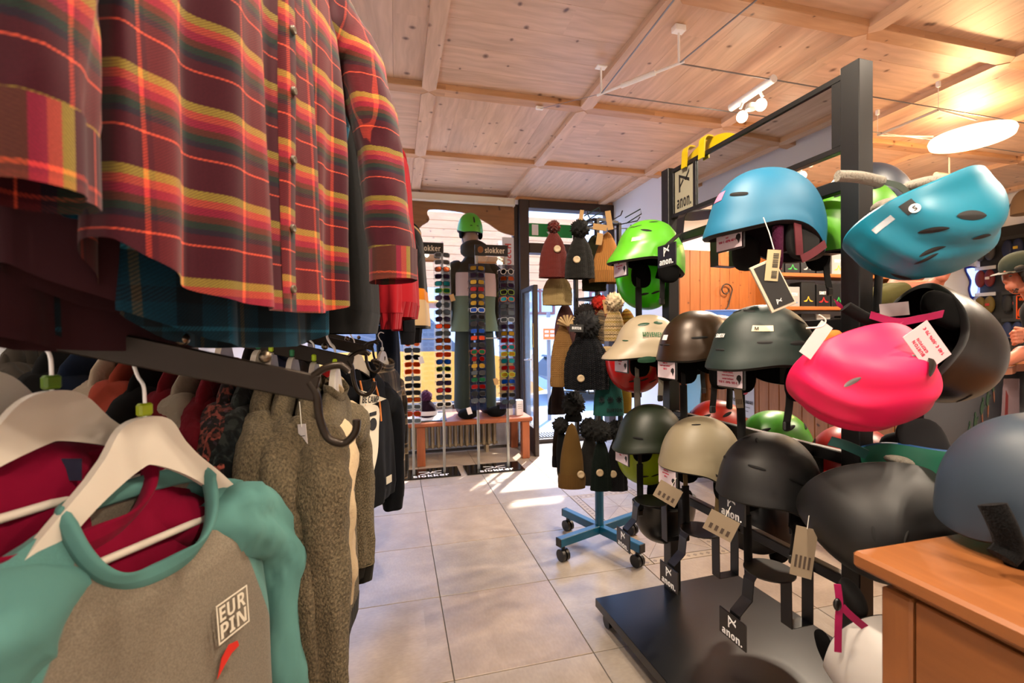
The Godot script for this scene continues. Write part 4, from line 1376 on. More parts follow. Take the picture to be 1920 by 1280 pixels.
func build_counter() -> void:
	var o := thing("wooden_counter", "honey coloured pine counter with overhanging top in the right foreground", "counter", Transform3D(Basis(), Vector3(1.5, 0, -0.28)))
	var m := wood("counter_pine", Color(0.60, 0.375, 0.20), 0.42)
	var x0 := 0.804 - 1.5
	var z0 := -0.648 + 0.28
	var g := Geo.new()
	g.gr = Vector3.BACK
	g.us = 0.8
	g.box(Vector3(x0 + 0.7, 0.785, z0 + 0.7), Vector3(1.4, 0.03, 1.4), 0.006)
	part(o, "top", g, m)
	g = Geo.new()
	g.gr = Vector3.BACK
	g.us = 0.8
	g.uo = Vector2(0.3, 0.4)
	g.box(Vector3(x0 + 0.72, 0.758, z0 + 0.72), Vector3(1.36, 0.024, 1.36), 0.004)
	part(o, "moulding", g, m)
	g = Geo.new()
	g.gr = Vector3.UP
	g.us = 0.8
	g.box(Vector3(x0 + 0.055, 0.373, z0 + 0.055), Vector3(0.05, 0.746, 0.05), 0.004)
	part(o, "corner_post", g, m)
	for k in 4:
		g = Geo.new()
		g.gr = Vector3.BACK
		g.us = 0.8
		g.uo = Vector2(k * 0.37, k * 0.29)
		g.box(Vector3(x0 + 0.05, 0.653 - k * 0.187, z0 + 0.72), Vector3(0.03, 0.1845, 1.275), 0.002)
		part(o, "side_board", g, m)
		g = Geo.new()
		g.gr = Vector3.RIGHT
		g.us = 0.8
		g.box(Vector3(x0 + 0.72, 0.653 - k * 0.187, z0 + 0.05), Vector3(1.275, 0.1845, 0.03), 0.002)
		part(o, "front_board", g, m)
	var S := {"m": mat("helmet_bluegrey", Color(0.17, 0.22, 0.27), 0.5), "a": 0.125, "b": 0.152, "h": 0.172, "rim": [0.01, 0.02, -0.05], "vents": [[-26, 0.76, 0.022, 0.005, -4, 0.3], [26, 0.76, 0.022, 0.005, 4, 0.3]], "grp": ""}
	S["strap"] = false
	var h := helmet("matte blue grey helmet with white M sticker resting on the pine counter", pose(at(1972, 955, 0.80), Vector3(0.75, -0.12, 0.62), Vector3(-0.08, 0.98, 0.18)), S)
	decal(h, "size_sticker", S, 24, 0.62, 0.036, 0.018, mat("sticker_white", Color.WHITE), 0)
	text(h, "M", 0.008, mat("print_dark", Color.BLACK), hat_frame(S, 20, 0.61, 0.0025))
	var tp := h.transform.affine_inverse()
	g = Geo.new()
	g.tube(curve3([tp * at(1860, 945, 0.74), tp * at(1880, 985, 0.73), tp * at(1892, 1025, 0.73), tp * at(1878, 1045, 0.73)], 5), 0.02, 12, true, Vector2(1, 0.7))
	part(h, "chin_sleeve", g, cloth("fur_black", Color(0.03, 0.03, 0.033), "fur_n", 8.0, 0.9))

# ---------------------------------------------------------------- lamps
const WARM := Color(1.0, 0.92, 0.82)
func spot_lamp(label: String, p: Vector3, turn: float, e: float, bulb_r := 0.03) -> Node3D:
	var o := thing("cable_spot_lamp", label, "lamp", Transform3D(Basis(Vector3.UP, turn), p), "halogen spots on the ceiling cables")
	var ch := mat("chrome", Color(0.75, 0.76, 0.78), 0.18, 1.0)
	var g := Geo.new()
	g.tube(P3([Vector3(0, 0, -0.16), Vector3(0, 0, 0.16)]), 0.022, 14)
	part(o, "carrier_tube", g, ch)
	for k: float in [-1.0, 1.0]:
		g = Geo.new()
		g.tube(P3([Vector3(0, -0.015, k * 0.06), Vector3(0.012 * k, -0.05, k * 0.07)]), 0.008, 8)
		g.lathe(PackedVector2Array([Vector2(0.012, -0.05), Vector2(0.026, -0.058), Vector2(0.034, -0.085), Vector2(0.032, -0.086), Vector2(0.022, -0.062)]), 18)
		part(o, "socket", g, ch)
		var b := Geo.new()
		b.ball(Vector3(0, -0.095, k * 0.07), Vector3(bulb_r, bulb_r * 1.1, bulb_r), 16, 10)
		part(o, "bulb", b, glow("bulb_glow", Color(1.0, 0.93, 0.8), 14.0))
		var l := SpotLight3D.new()
		l.name = "bulb_light"
		l.position = Vector3(0, -0.095, k * 0.07)
		l.rotation.x = -PI / 2
		l.spot_angle = 80.0
		l.spot_angle_attenuation = 0.6
		l.light_color = WARM
		l.light_energy = e
		l.light_size = 0.03
		l.spot_range = 12.0
		l.spot_attenuation = 2.0
		l.shadow_enabled = true
		o.add_child(l, true)
	return o

func build_lamps() -> void:
	var ch := mat("chrome", Color.WHITE)
	var y := 2.55
	# wires and fittings
	var wm := mat("wire_metal", Color(0.55, 0.55, 0.56), 0.35, 0.8)
	var w := [["front", Vector3(1.39, y, -2.0), Vector3(6.5, y, -2.1)], ["rear", Vector3(1.134, y, -2.35), Vector3(6.5, y, -2.42)], ["near", Vector3(1.39, y, -2.0), Vector3(1.75, y, 1.5)], ["left", Vector3(1.134, y, -2.35), Vector3(1.0, y, 1.5)]]
	var lb := ["thin steel lamp cable running right under the ceiling, nearer of the pair", "thin steel lamp cable running right under the ceiling, farther of the pair", "thin steel lamp cable running from the tensioner toward the viewer", "thin steel lamp cable beside the ceiling beam toward the viewer"]
	for k in 4:
		var g := Geo.new()
		g.tube(P3([w[k][1], w[k][2]]), 0.004, 6)
		solo("lamp_cable", g, wm, lb[k], "cable", Transform3D(), "")
	var o := thing("cable_tensioner", "chrome cable tensioner bar hung on two short ceiling mounts", "fitting")
	var a := Vector3(1.134, y, -2.35)
	var b := Vector3(1.389, y, -2.0)
	var g := Geo.new()
	g.tube(P3([a - (b - a) * 0.06, b + (b - a) * 0.06]), 0.007, 10)
	g.tube(P3([a.lerp(b, 0.28), a.lerp(b, 0.72)]), 0.013, 12)
	part(o, "bar", g, ch)
	for p in [a, b]:
		g = Geo.new()
		g.tube(P3([p, Vector3(p.x, CEIL - 0.0, p.z)]), 0.006, 8)
		g.box(Vector3(p.x, CEIL + 0.02 if p == b else CEIL - 0.004, p.z), Vector3(0.06, 0.03 if p == b else 0.008, 0.04), 0.002)
		part(o, "ceiling_mount", g, ch)
	g = Geo.new()
	g.tube(P3([a, Vector3(0.93, 2.68, -2.84)]), 0.0015, 5)
	part(o, "stay_wire", g, wm)
	g = Geo.new()
	g.box(Vector3(0.93, 2.685, -2.84), Vector3(0.05, 0.02, 0.02), 0.003)
	part(o, "anchor", g, ch)
	spot_lamp("twin spot lamp glaring on the ceiling cables above the mirror", Vector3(1.965, y, -2.16), 0.0, E_SPOT)
	var wl := ["above the floor aisle", "above the clothes wall", "above the viewer", "above the pine counter", "in front of the goods shelf", "near the far right board", "above the sales counter"]
	var wi := 0
	for q in [[Vector3(0.45, y, -0.95), 0.4], [Vector3(-0.25, y, -0.25), 1.2], [Vector3(0.95, y, 0.35), 0.2], [Vector3(1.75, y, -0.35), 0.5], [Vector3(3.1, y, -2.95), 1.57], [Vector3(4.7, y, -2.9), 1.57], [Vector3(3.3, y, -0.7), 0.3]]:
		var sl := spot_lamp("twin halogen spot lamp " + wl[wi] + ", out of the picture", q[0], q[1], E_SPOT * [0.8, 0.8, 0.8, 0.45, 1.0, 1.0, 1.0][wi])
		var sg := Geo.new()
		sg.tube(P3([Vector3(0, 0.0, 0), Vector3(0, CEIL + 0.036 - y, 0)]), 0.006, 8)
		part(sl, "stem", sg, ch)
		wi += 1
	# disc lamp
	o = thing("disc_lamp", "glowing white glass disc lamp carried between the two lamp cables", "lamp", Transform3D(Basis(), Vector3(3.85, 2.53, -2.25)))
	g = Geo.new()
	g.lathe(PackedVector2Array([Vector2(0.0, 0.03), Vector2(0.17, 0.028), Vector2(0.215, 0.018), Vector2(0.222, 0.0), Vector2(0.213, -0.03), Vector2(0.14, -0.05), Vector2(0.0, -0.055)]), 40)
	part(o, "glass_disc", g, glow("disc_glow", Color(1.0, 0.95, 0.88), 1.5))
	for k in 2:
		var l := OmniLight3D.new()
		l.name = "disc_light"
		l.position = Vector3(0, [0.075, -0.10][k], 0)
		l.light_color = Color(1.0, 0.80, 0.55)
		l.light_energy = [0.30, 2.2][k]
		l.light_size = 0.12
		l.omni_range = 12.0
		l.omni_attenuation = 2.0
		l.shadow_enabled = true
		o.add_child(l, true)
	g = Geo.new()
	g.tube(P3([Vector3(-0.62, 0.02, 0.20), Vector3(-0.2, 0.025, 0.15)]), 0.006, 8)
	part(o, "arm", g, ch)
	g = Geo.new()
	g.tube(P3([Vector3(-0.62, 0.02, -0.16), Vector3(-0.2, 0.025, -0.10)]), 0.006, 8)
	part(o, "arm", g, ch)
	g = Geo.new()
	g.tube(P3([Vector3(-0.62, 0.02, 0.20), Vector3(-0.62, 0.02, -0.16)]), 0.009, 8)
	part(o, "cross_bar", g, mat("white_plastic", Color.WHITE))
	for s: float in [0.20, -0.16]:
		g = Geo.new()
		g.tube(P3([Vector3(-0.62, 0.02, s), Vector3(-0.62, 0.19, s)]), 0.0015, 5)
		g.box(Vector3(-0.62, 0.175, s), Vector3(0.02, 0.035, 0.02), 0.003)
		part(o, "hanger", g, ch)
const E_SPOT := 2.2

# ---------------------------------------------------------------- garments
func prof(K: Array, y: float) -> Vector2:
	for i in K.size() - 1:
		if y >= K[i + 1][0]:
			var t: float = clampf((y - K[i][0]) / (K[i + 1][0] - K[i][0]), 0.0, 1.0)
			t = lerpf(t, t * t * (3.0 - 2.0 * t), 0.5)
			return Vector2(lerpf(K[i][1], K[i + 1][1], t), lerpf(K[i][2], K[i + 1][2], t))
	return Vector2(K[-1][1], K[-1][2])

func body_pt(S: Dictionary, K: Array, nz: FastNoiseLite, y: float, a: float) -> Vector3:
	var q := prof(K, y)
	var c := cos(a)
	var s := sin(a)
	var p := Vector3(q.x * sig(c, 0.8), y, q.y * sig(s, 0.85))
	var w := smoothstep(-0.06, -0.5, y)
	var f: float = S.get("f", 0.012)
	var ph: float = S.get("ph", 0.0)
	var fo: float = f * w * (sin(p.x * S.get("fk", 38.0) + ph + y * 1.7) + 0.5 * sin(p.x * S.get("fk", 38.0) * 2.3 + ph * 2.0 - y * 2.5)) + nz.get_noise_3d(p.x * 100.0, y * 60.0, signf(s) * 30.0) * S.get("nf", 0.010)
	p.z += fo * (1.0 if s >= 0.0 else 0.7)
	p.x += nz.get_noise_2d(y * 80.0, c * 40.0) * 0.006
	var dip: float = S.get("dip", 0.03)
	p.y -= dip * maxf(0.0, s) * clampf(1.0 + y / (dip * 2.4), 0.0, 1.0)
	if S.get("hem", 0.0) > 0.0:
		p.y += S.hem * pow(absf(c), 2.5) * smoothstep(-S.len + 0.12, -S.len, y)
	return p

func garment(called: String, label: String, cat: String, xf: Transform3D, S: Dictionary, grp := "") -> Node3D:
	var o := thing(called, label, cat, xf, grp)
	var hw: float = S.get("w", 0.235)
	var d: float = S.get("d", 0.05)
	var nk: float = S.get("nk", 0.085)
	var ln: float = S.get("len", 0.62)
	S["len"] = ln
	var dr: float = S.get("drop", 1.0)
	var K := [[0.0, nk, d * 0.75], [-0.02 * dr, nk + 0.035, d * 0.85], [-0.05 * dr, lerpf(nk, hw, 0.62), d * 0.95], [-0.085 * dr, hw * 0.86, d], [-0.15, hw * 0.93, d * 1.1], [-0.30, hw, d * 1.15], [-ln, hw * S.get("flare", 1.02), d * S.get("hd", 1.25)]]
	var nz := noise(int(S.get("seed", 1)), 0.01, 3)
	var C: int = S.get("C", 48)
	var R: int = S.get("R", 30)
	var P := []
	for i in R + 1:
		var t := float(i) / R
		var y := -ln * pow(t, 1.25)
		var row := PackedVector3Array()
		for j in C:
			row.append(body_pt(S, K, nz, y, TAU * j / C))
		P.append(row)
	var g := Geo.new()
	g.planar = true
	g.grid(P, true)
	part(o, "body", g, S.m)
	if S.has("hemband"):
		g = Geo.new()
		g.planar = true
		var H := []
		for k in 4:
			var row := PackedVector3Array()
			for p in P[R]:
				row.append(Vector3(p.x * (1.0 - 0.012 * k), p.y - 0.018 * k + 0.004, p.z * (1.0 - 0.03 * k) + 0.001 * signf(p.z)))
			H.append(row)
		g.grid(H, true)
		part(o, "hem_band", g, S.hemband)
	# sleeves
	if S.get("sleeves", true):
		var sl: float = S.get("sl", 0.58)
		var sr: float = S.get("sr", 0.058)
		for s: float in [-1.0, 1.0]:
			var sp: float = S.get("spread", 0.0)
			var fz: float = S.get("szr", S.get("sz", 0.0)) if s > 0.0 else S.get("sz", 0.0)
			var path := curve3([Vector3(s * (hw * 0.40), -0.045 * dr - sr * 0.8, 0.0), Vector3(s * (hw * 0.78), -0.080 * dr - sr * 0.82, 0.0), Vector3(s * (hw + 0.028), -0.2, fz * 0.4), Vector3(s * (hw + 0.045 + sp * 0.5), -0.2 - (sl - 0.2) * 0.45, fz * 0.8), Vector3(s * (hw + 0.04 + sp), -sl, fz)], 8)
			var n := path.size()
			var Q := []
			for i in n:
				var t := float(i) / (n - 1)
				var T := (path[mini(i + 1, n - 1)] - path[maxi(i - 1, 0)]).normalized()
				var Bz := Vector3(0, 0, 1)
				var Nx := T.cross(Bz).normalized()
				Bz = Nx.cross(T)
				var r := sr * lerpf(1.08, 0.74, t) * (0.45 + 0.55 * smoothstep(0.0, 0.22, t))
				var row := PackedVector3Array()
				for j in 28:
					var a := TAU * j / 28
					var rr: float = r + nz.get_noise_3d(cos(a) * 55.0 + s * 200.0, t * 260.0, sin(a) * 55.0) * S.get("swr", 0.022) * smoothstep(0.0, 0.25, t)
					row.append(path[i] + Nx * cos(a) * rr * 0.95 + Bz * sin(a) * rr * S.get("sfl", 0.85))
				Q.append(row)
			g = Geo.new()
			g.planar = true
			g.uo = Vector2(0.03 * s, 0.02)
			g.grid(Q, true)
			var so := part(o, "sleeve", g, S.get("sm", S.m))
			if S.has("cuff"):
				var cl: float = S.get("cl", 0.06)
				g = Geo.new()
				g.planar = true
				var U := []
				var e: PackedVector3Array = Q[n - 1]
				var c := path[n - 1]
				for k in 5:
					var row := PackedVector3Array()
					for p in e:
						var sc := 1.03 if S.get("wide_cuff", false) else lerpf(0.98, 0.82, k / 4.0)
						row.append(c + (p - c) * sc + Vector3(0, -cl * k / 4.0 + 0.006, 0))
					U.append(row)
				g.grid(U, true)
				part(so, "cuff", g, S.cuff)
	# neck
	var ring := PackedVector3Array()
	for j in C:
		ring.append(body_pt(S, K, nz, 0.0, TAU * j / C))
	var cr: float = S.get("cr", 0.011)
	if S.get("collar", "crew") != "none":
		var V := []
		for k in 9:
			var b := TAU * k / 8
			var row := PackedVector3Array()
			for j in C:
				var tdir := (ring[(j + 1) % C] - ring[(j - 1 + C) % C]).normalized()
				var ou := Vector3(ring[j].x, 0, ring[j].z).normalized()
				var up := ou.cross(tdir).normalized()
				if up.y < 0.0:
					up = -up
				row.append(ring[j] + ou * cos(b) * cr * 0.5 + up * (sin(b) * cr + cr * 0.5))
			V.append(row)
		g = Geo.new()
		g.grid(V, true)
		part(o, "collar", g, S.get("cm", S.m))
	if S.get("collar", "crew") == "hood":
		g = Geo.new()
		var V := []
		for k in 13:
			var b := PI * k / 12
			var row := PackedVector3Array()
			for j in 24:
				var a := TAU * j / 24
				var q := Vector3(cos(a) * nk * 1.25 * sin(b), -cos(b) * 0.10 - 0.05, -0.05 + sin(a) * 0.05 * sin(b))
				q.z += 0.012 * sin(q.x * 60.0)
				row.append(q)
			V.append(row)
		g.grid(V, true)
		part(o, "hood", g, S.get("cm", S.m))
		for s: float in ([-1.0, 1.0] if S.get("strings", true) else []):
			g = Geo.new()
			g.tube(curve3([Vector3(s * 0.045, -0.04, d * 0.9), Vector3(s * 0.05, -0.12, d * 1.25), Vector3(s * 0.045, -0.21, d * 1.45)], 5), 0.004, 6)
			part(o, "drawstring", g, S.get("dm", hexm("d8d2c8", 0.8)))
	return o

func hanger(label: String, xf: Transform3D, ring: Color, half := 0.20, steep := 1.0) -> Node3D:
	var o := thing("clothes_hanger", label, "hanger", xf, "white wooden clothes hangers on the display arms")
	var up := curve2([Vector2(-half, -0.085), Vector2(-half * 0.72, -0.045), Vector2(-half * 0.38, 0.0), Vector2(-0.035, 0.047), Vector2(0, 0.058), Vector2(0.035, 0.047), Vector2(half * 0.38, 0.0), Vector2(half * 0.72, -0.045), Vector2(half, -0.085)], 5)
	var lo := curve2([Vector2(half, -0.108), Vector2(half * 0.7, -0.072), Vector2(half * 0.38, -0.036), Vector2(0.012, -0.012), Vector2(-0.012, -0.012), Vector2(-half * 0.38, -0.036), Vector2(-half * 0.7, -0.072), Vector2(-half, -0.108)], 5)
	up.append_array(lo)
	for i in up.size():
		if up[i].y < 0.0:
			up[i].y *= steep
	var g := Geo.new()
	g.prism(up, 0.013)
	part(o, "arms", g, mat("hanger_white", Color(0.78, 0.745, 0.69), 0.45))
	g = Geo.new()
	g.tube(curve3([Vector3(0, 0.05, 0), Vector3(0, 0.10, 0), Vector3(0, 0.118, -0.012), Vector3(0, 0.14, -0.020), Vector3(0, 0.155, -0.008), Vector3(0, 0.15, 0.010)], 5), 0.0024, 8)
	part(o, "hook", g, mat("chrome", Color.WHITE))
	g = Geo.new()
	g.box(Vector3(0, 0.069, 0), Vector3(0.02, 0.019, 0.012), 0.003)
	part(o, "size_ring", g, hexm(ring.to_html(false), 0.4))
	g = Geo.new()
	g.tube(P3([Vector3(-half * 0.86, -0.092 * steep, 0), Vector3(half * 0.86, -0.092 * steep, 0)]), 0.006, 10)
	part(o, "trouser_bar", g, mat("hanger_white", Color.WHITE))
	return o

func plaid(base: Array, weft: Array, warp: Array, k := 0.5) -> Image:   # weft / warp: [start, end, colour, weight] in 0..1
	var n := noise(31, 0.09, 2)
	var s := 192
	var wa := []
	var we := []
	for i in s:
		var f := (i + 0.5) / s
		var a := Color(base[0])
		for q in warp:
			if f >= q[0] and f < q[1]:
				a = a.lerp(Color(q[2]), q[3])
		wa.append(a)
		var b := Color(base[1])
		for q in weft:
			if f >= q[0] and f < q[1]:
				b = b.lerp(Color(q[2]), q[3])
		we.append(b)
	return make_img(s, s, func(x, y):
		var tw: float = k + (0.20 if posmod(x + y, 6) < 3 else -0.20)
		var c: Color = wa[x].lerp(we[y], tw)
		return c * (0.94 + 0.12 * n.get_noise_2d(x * 3.0, y * 3.0)))

func display_arm(label: String, z: float, tip: Vector2, slope: float) -> Node3D:
	var o := thing("display_arm", label, "display arm", Transform3D(Basis(), Vector3(-0.96, 0, z)), "sloping flat bar display arms on the left wall")
	var m := mat("arm_bronze", Color(0.13, 0.095, 0.06), 0.35, 0.6)
	var x1 := tip.x + 0.96
	var y0 := tip.y + slope * x1
	var g := Geo.new()
	g.x = Transform3D(Basis(Vector3(0, 0, 1), -atan(slope)), Vector3(x1 * 0.5, (y0 + tip.y) * 0.5, 0))
	g.box(Vector3.ZERO, Vector3(x1 / cos(atan(slope)), 0.040, 0.009), 0.002)
	part(o, "bar", g, m)
	g = Geo.new()
	g.tube(curve3([Vector3(x1 - 0.01, tip.y + 0.016, 0), Vector3(x1 + 0.01, tip.y + 0.030, 0), Vector3(x1 + 0.032, tip.y + 0.034, 0), Vector3(x1 + 0.045, tip.y + 0.024, 0)], 5), 0.0055, 8)
	part(o, "upper_curl", g, m)
	g = Geo.new()
	g.tube(curve3([Vector3(x1 - 0.012, tip.y + 0.01, 0), Vector3(x1 - 0.002, tip.y - 0.01, 0), Vector3(x1 + 0.002, tip.y - 0.045, 0), Vector3(x1 + 0.013, tip.y - 0.075, 0), Vector3(x1 + 0.035, tip.y - 0.085, 0), Vector3(x1 + 0.052, tip.y - 0.07, 0), Vector3(x1 + 0.055, tip.y - 0.05, 0)], 5), 0.006, 8)
	part(o, "lower_hook", g, m)
	for k in 7:
		var xx := x1 - 0.07 - k * 0.105
		g = Geo.new()
		g.ball(Vector3(xx, tip.y + slope * (x1 - xx) + 0.031, 0), Vector3(0.0095, 0.0095, 0.0095), 12, 8)
		part(o, "stop_knob", g, mat("knob_chrome", Color(0.45, 0.40, 0.34), 0.25, 0.9))
	g = Geo.new()
	g.box(Vector3(0.006, y0, 0), Vector3(0.012, 0.12, 0.05), 0.002)
	part(o, "wall_plate", g, m)
	return o

func swing_tag(label: String, p: Vector3, w: float, h: float, m: Material, roll: float, yaw := -0.5, bars := false, l := 0.05) -> Node3D:
	var o := thing("swing_tag", label, "tag", Transform3D(cb * Basis(Vector3.UP, yaw) * Basis(Vector3(0, 0, 1), roll), p))
	paper(o, "card", Transform3D(), w, h, m)
	var g := Geo.new()
	g.tube(P3([Vector3(0, h * 0.45, 0.001), Vector3(0, h * 0.5 + l, 0)]), 0.001, 5)
	part(o, "string", g, mat("string_white", Color.WHITE))
	if bars:
		barcode(o, Transform3D(Basis(), Vector3(0, -h * 0.2, 0.001)), w * 0.7, h * 0.2)
		g = Geo.new()
		for k in 4:
			g.box(Vector3(0, h * (0.3 - 0.08 * k), 0.0008), Vector3(w * (0.6 - 0.1 * (k % 2)), 0.0015, 0.0006))
		tag(part(o, "print", g, mat("print_dark", Color.BLACK)), "", "", "", "stuff")
	return o

func build_clothes() -> void:
	var deg := PI / 180.0
	for k in 4:
		display_arm(["bronze sloping display arm nearest the viewer, crossing the left side", "second bronze sloping display arm, above the grey fur jackets", "third bronze sloping display arm, holding the navy hooded sweatshirt", "farthest bronze sloping display arm, holding the brown plaid shirt"][k], -0.73 - 0.57 * k, Vector2(-0.115, [1.124, 1.128, 1.147, 1.15][k]), 0.26)
	for k in 4:
		display_arm(["upper display arm holding the plaid flannel shirt, above the picture", "upper display arm holding the black sweatshirt, above the picture", "upper display arm holding the raspberry sweatshirt", "upper display arm holding the colour block pullover"][k], -0.76 - 0.52 * k, Vector2(-0.20, 2.08), 0.1)
	var arm := func(k: int, x: float) -> float:
		return [1.124, 1.128, 1.147, 1.15][k] + 0.26 * (-0.115 - x)
	# ---- flannel shirt in front
	var fl := plaid(["4e1a20", "3a121b"], [[0.0, 0.10, "8f8630", 1.0], [0.10, 0.19, "ac4634", 1.0], [0.19, 0.28, "851c34", 1.0], [0.28, 0.36, "4a2a1c", 1.0], [0.36, 0.44, "0f3226", 1.0], [0.44, 0.50, "121a26", 1.0], [0.62, 0.64, "e0583a", 1.0]], [[0.0, 0.36, "762624", 0.75], [0.36, 0.40, "e04c30", 1.0], [0.40, 0.92, "30101a", 0.8], [0.92, 0.96, "e04c30", 1.0]], 0.62)
	M.flannel = pattern("flannel", fl, Vector2(0.115, 0.102))
	var fcuff := fl.duplicate() as Image
	fcuff.rotate_90(CLOCKWISE)
	M.flannel_cuff = pattern("flannel_cuff", fcuff, Vector2(0.102, 0.115), "weave_n", Vector2(0.15, 0.3))
	var fx := Transform3D(Basis(Vector3.UP, 72.0 * deg), Vector3(-0.205, 1.985, -0.775))
	var S := {"m": M.flannel, "w": 0.255, "d": 0.045, "len": 0.745, "f": 0.013, "fk": 42.0, "ph": 0.6, "nf": 0.02, "C": 150, "R": 90, "sl": 0.60, "sr": 0.074, "spread": 0.02, "sz": 0.0, "szr": 0.11, "cuff": M.flannel_cuff, "cl": 0.068, "wide_cuff": true, "hem": 0.06, "collar": "crew", "cr": 0.02, "seed": 3, "hd": 1.35}
	var o := garment("plaid_shirt", "red orange and yellow plaid flannel shirt with cardboard tag, hanging in the left foreground", "shirt", fx, S)
	var K := [[0.0, 0.085, 0.045 * 0.75], [-0.02, 0.12, 0.045 * 0.85], [-0.05, lerpf(0.085, 0.255, 0.62), 0.045 * 0.95], [-0.085, 0.255 * 0.86, 0.045], [-0.15, 0.255 * 0.93, 0.045 * 1.1], [-0.30, 0.255, 0.045 * 1.15], [-0.745, 0.255 * 1.02, 0.045 * 1.35]]
	var nz := noise(3, 0.01, 3)
	var pl := []
	for i in 60:
		var y := -0.06 - 0.685 * i / 59.0
		var row := PackedVector3Array()
		for j in 7:
			var xx := (j / 6.0 - 0.5) * 0.036
			var q := prof(K, y)
			var c := signf(xx) * pow(absf(xx) / q.x, 1.25)
			var p := body_pt(S, K, nz, y, acos(clampf(c, -1, 1)))
			row.append(Vector3(p.x, p.y, p.z + 0.004 - 0.004 * pow(absf(j / 3.0 - 1.0), 4.0)))
		pl.append(row)
	var g := Geo.new()
	g.planar = true
	g.uo = Vector2(0.05, 0.025)
	g.grid(pl)
	var po := part(o, "placket", g, M.flannel)
	for k in 7:
		var row: PackedVector3Array = pl[int(5 + k * 8.6)]
		g = Geo.new()
		g.x = Transform3D(Basis(Vector3.RIGHT, PI / 2), row[3] + Vector3(0, 0, 0.0015))
		g.lathe(PackedVector2Array([Vector2(0, 0.0025), Vector2(0.003, 0.0022), Vector2(0.0042, 0.0034), Vector2(0.006, 0.003), Vector2(0.0064, 0.0), Vector2(0.006, -0.001)]), 20)
		part(po, "button", g, mat("button_horn", Color(0.30, 0.26, 0.20), 0.35))
	# shirt tail, sleeve tag
	swing_tag("tan cardboard price tag with barcode hanging from the plaid flannel shirt", at(698, 175, 1.0), 0.036, 0.10, mat("card_kraft", Color(0.60, 0.48, 0.34), 0.8), 0.14, -0.1, true, 0.03)
	var ft := swing_tag("smaller kraft paper tag below the barcode tag of the flannel shirt", at(701, 228, 1.01), 0.03, 0.055, mat("card_kraft", Color.WHITE), 0.0, -0.1, false, 0.02)
	text(ft, "BURTON", 0.006, mat("print_dark", Color.BLACK), Transform3D(Basis(), Vector3(0, 0, 0.001)), 0.024, "Droid Serif")
	# ---- shirts behind it on the same upper arm
	var tealp := pattern("teal_plaid", plaid(["10384a", "0c2430"], [[0.0, 0.2, "157090", 1.0], [0.2, 0.24, "3f9ab4", 1.0], [0.5, 0.62, "10141a", 1.0], [0.8, 0.84, "1f6078", 1.0]], [[0.1, 0.35, "0f6080", 0.8], [0.5, 0.54, "7a5a38", 0.8], [0.7, 0.9, "081016", 0.9]], 0.5), Vector2(0.16, 0.16))
	var mar := cloth("cloth_plum", Color(0.20, 0.10, 0.12), "cloth_n", 5.0)
	var sh := [["dark plum shirt hanging behind the plaid flannel shirt", mar, -0.07, -0.01, 0.755, 66.0], ["teal and black plaid shirt with curved tail behind the flannel shirt", tealp, -0.045, 0.07, 0.80, 74.0], ["dark plum long shirt at the back of the upper arm", mar, -0.16, -0.05, 0.80, 70.0], ["blue teal plaid shirt hanging third behind the flannel", tealp, -0.20, 0.02, 0.80, 76.0]]
	for k in 4:
		var q: Array = sh[k]
		var xf := Transform3D(Basis(Vector3.UP, q[5] * deg), fx.origin + Basis(Vector3.UP, 72.0 * deg) * Vector3(q[3], 0.0, q[2]))
		garment("shirt", q[0], "shirt", xf, {"m": q[1], "w": 0.24, "d": 0.03, "len": q[4], "f": 0.012, "fk": 30.0 + k * 5, "ph": k * 1.9, "sl": 0.58 + 0.02 * k, "hem": 0.05, "seed": 20 + k, "cuff": q[1]}, "")
	# ---- upper arm, further along
	var blk := cloth("cloth_black", Color(0.03, 0.03, 0.032), "cloth_n", 6.0)
	o = garment("sweatshirt", "black sweatshirt whose wide hem is seen from below", "sweatshirt", Transform3D(Basis(Vector3.UP, 84.0 * deg), Vector3(-0.15, 1.89, -1.28)), {"m": blk, "w": 0.225, "d": 0.075, "len": 0.63, "f": 0.003, "nf": 0.004, "hemband": blk, "sl": 0.55, "seed": 5, "hd": 1.3}, "")
	g = Geo.new()
	g.box(Vector3(0.222, -0.66, 0.01), Vector3(0.012, 0.012, 0.03), 0.001)
	part(o, "hem_tab", g, hexm("2f8f8a", 0.7))
	garment("sweatshirt", "raspberry pink sweatshirt sleeve showing beyond the flannel shirt", "sweatshirt", Transform3D(Basis(Vector3.UP, 86.0 * deg), Vector3(0.0, 1.90, -1.80)), {"m": cloth("cloth_raspberry", Color(0.52, 0.06, 0.10)), "w": 0.20, "d": 0.06, "len": 0.58, "sl": 0.62, "cuff": cloth("rib_raspberry", Color(0.48, 0.05, 0.09), "rib_n", 14.0), "seed": 9, "spread": 0.0, "hemband": cloth("rib_raspberry", Color.WHITE)}, "")
	var cbk := make_img(64, 128, func(_x, y):
		var v: float = y / 128.0
		return Color(0.05, 0.045, 0.04) if v < 0.60 else (Color(0.72, 0.42, 0.06) if v < 0.70 else (Color(0.68, 0.58, 0.44) if v < 0.93 else Color(0.05, 0.045, 0.045))))
	garment("jacket", "colour block pullover in black, mustard and beige at the far end", "jacket", Transform3D(Basis(Vector3.UP, 84.0 * deg), Vector3(0.08, 1.74, -2.32)), {"m": pattern("colour_block", cbk, Vector2(2.0, 0.52)), "sm": cloth("cloth_ink", Color(0.06, 0.06, 0.075)), "w": 0.20, "d": 0.06, "len": 0.50, "sl": 0.52, "cuff": cloth("cloth_ink", Color.WHITE), "seed": 12, "spread": 0.03}, "")
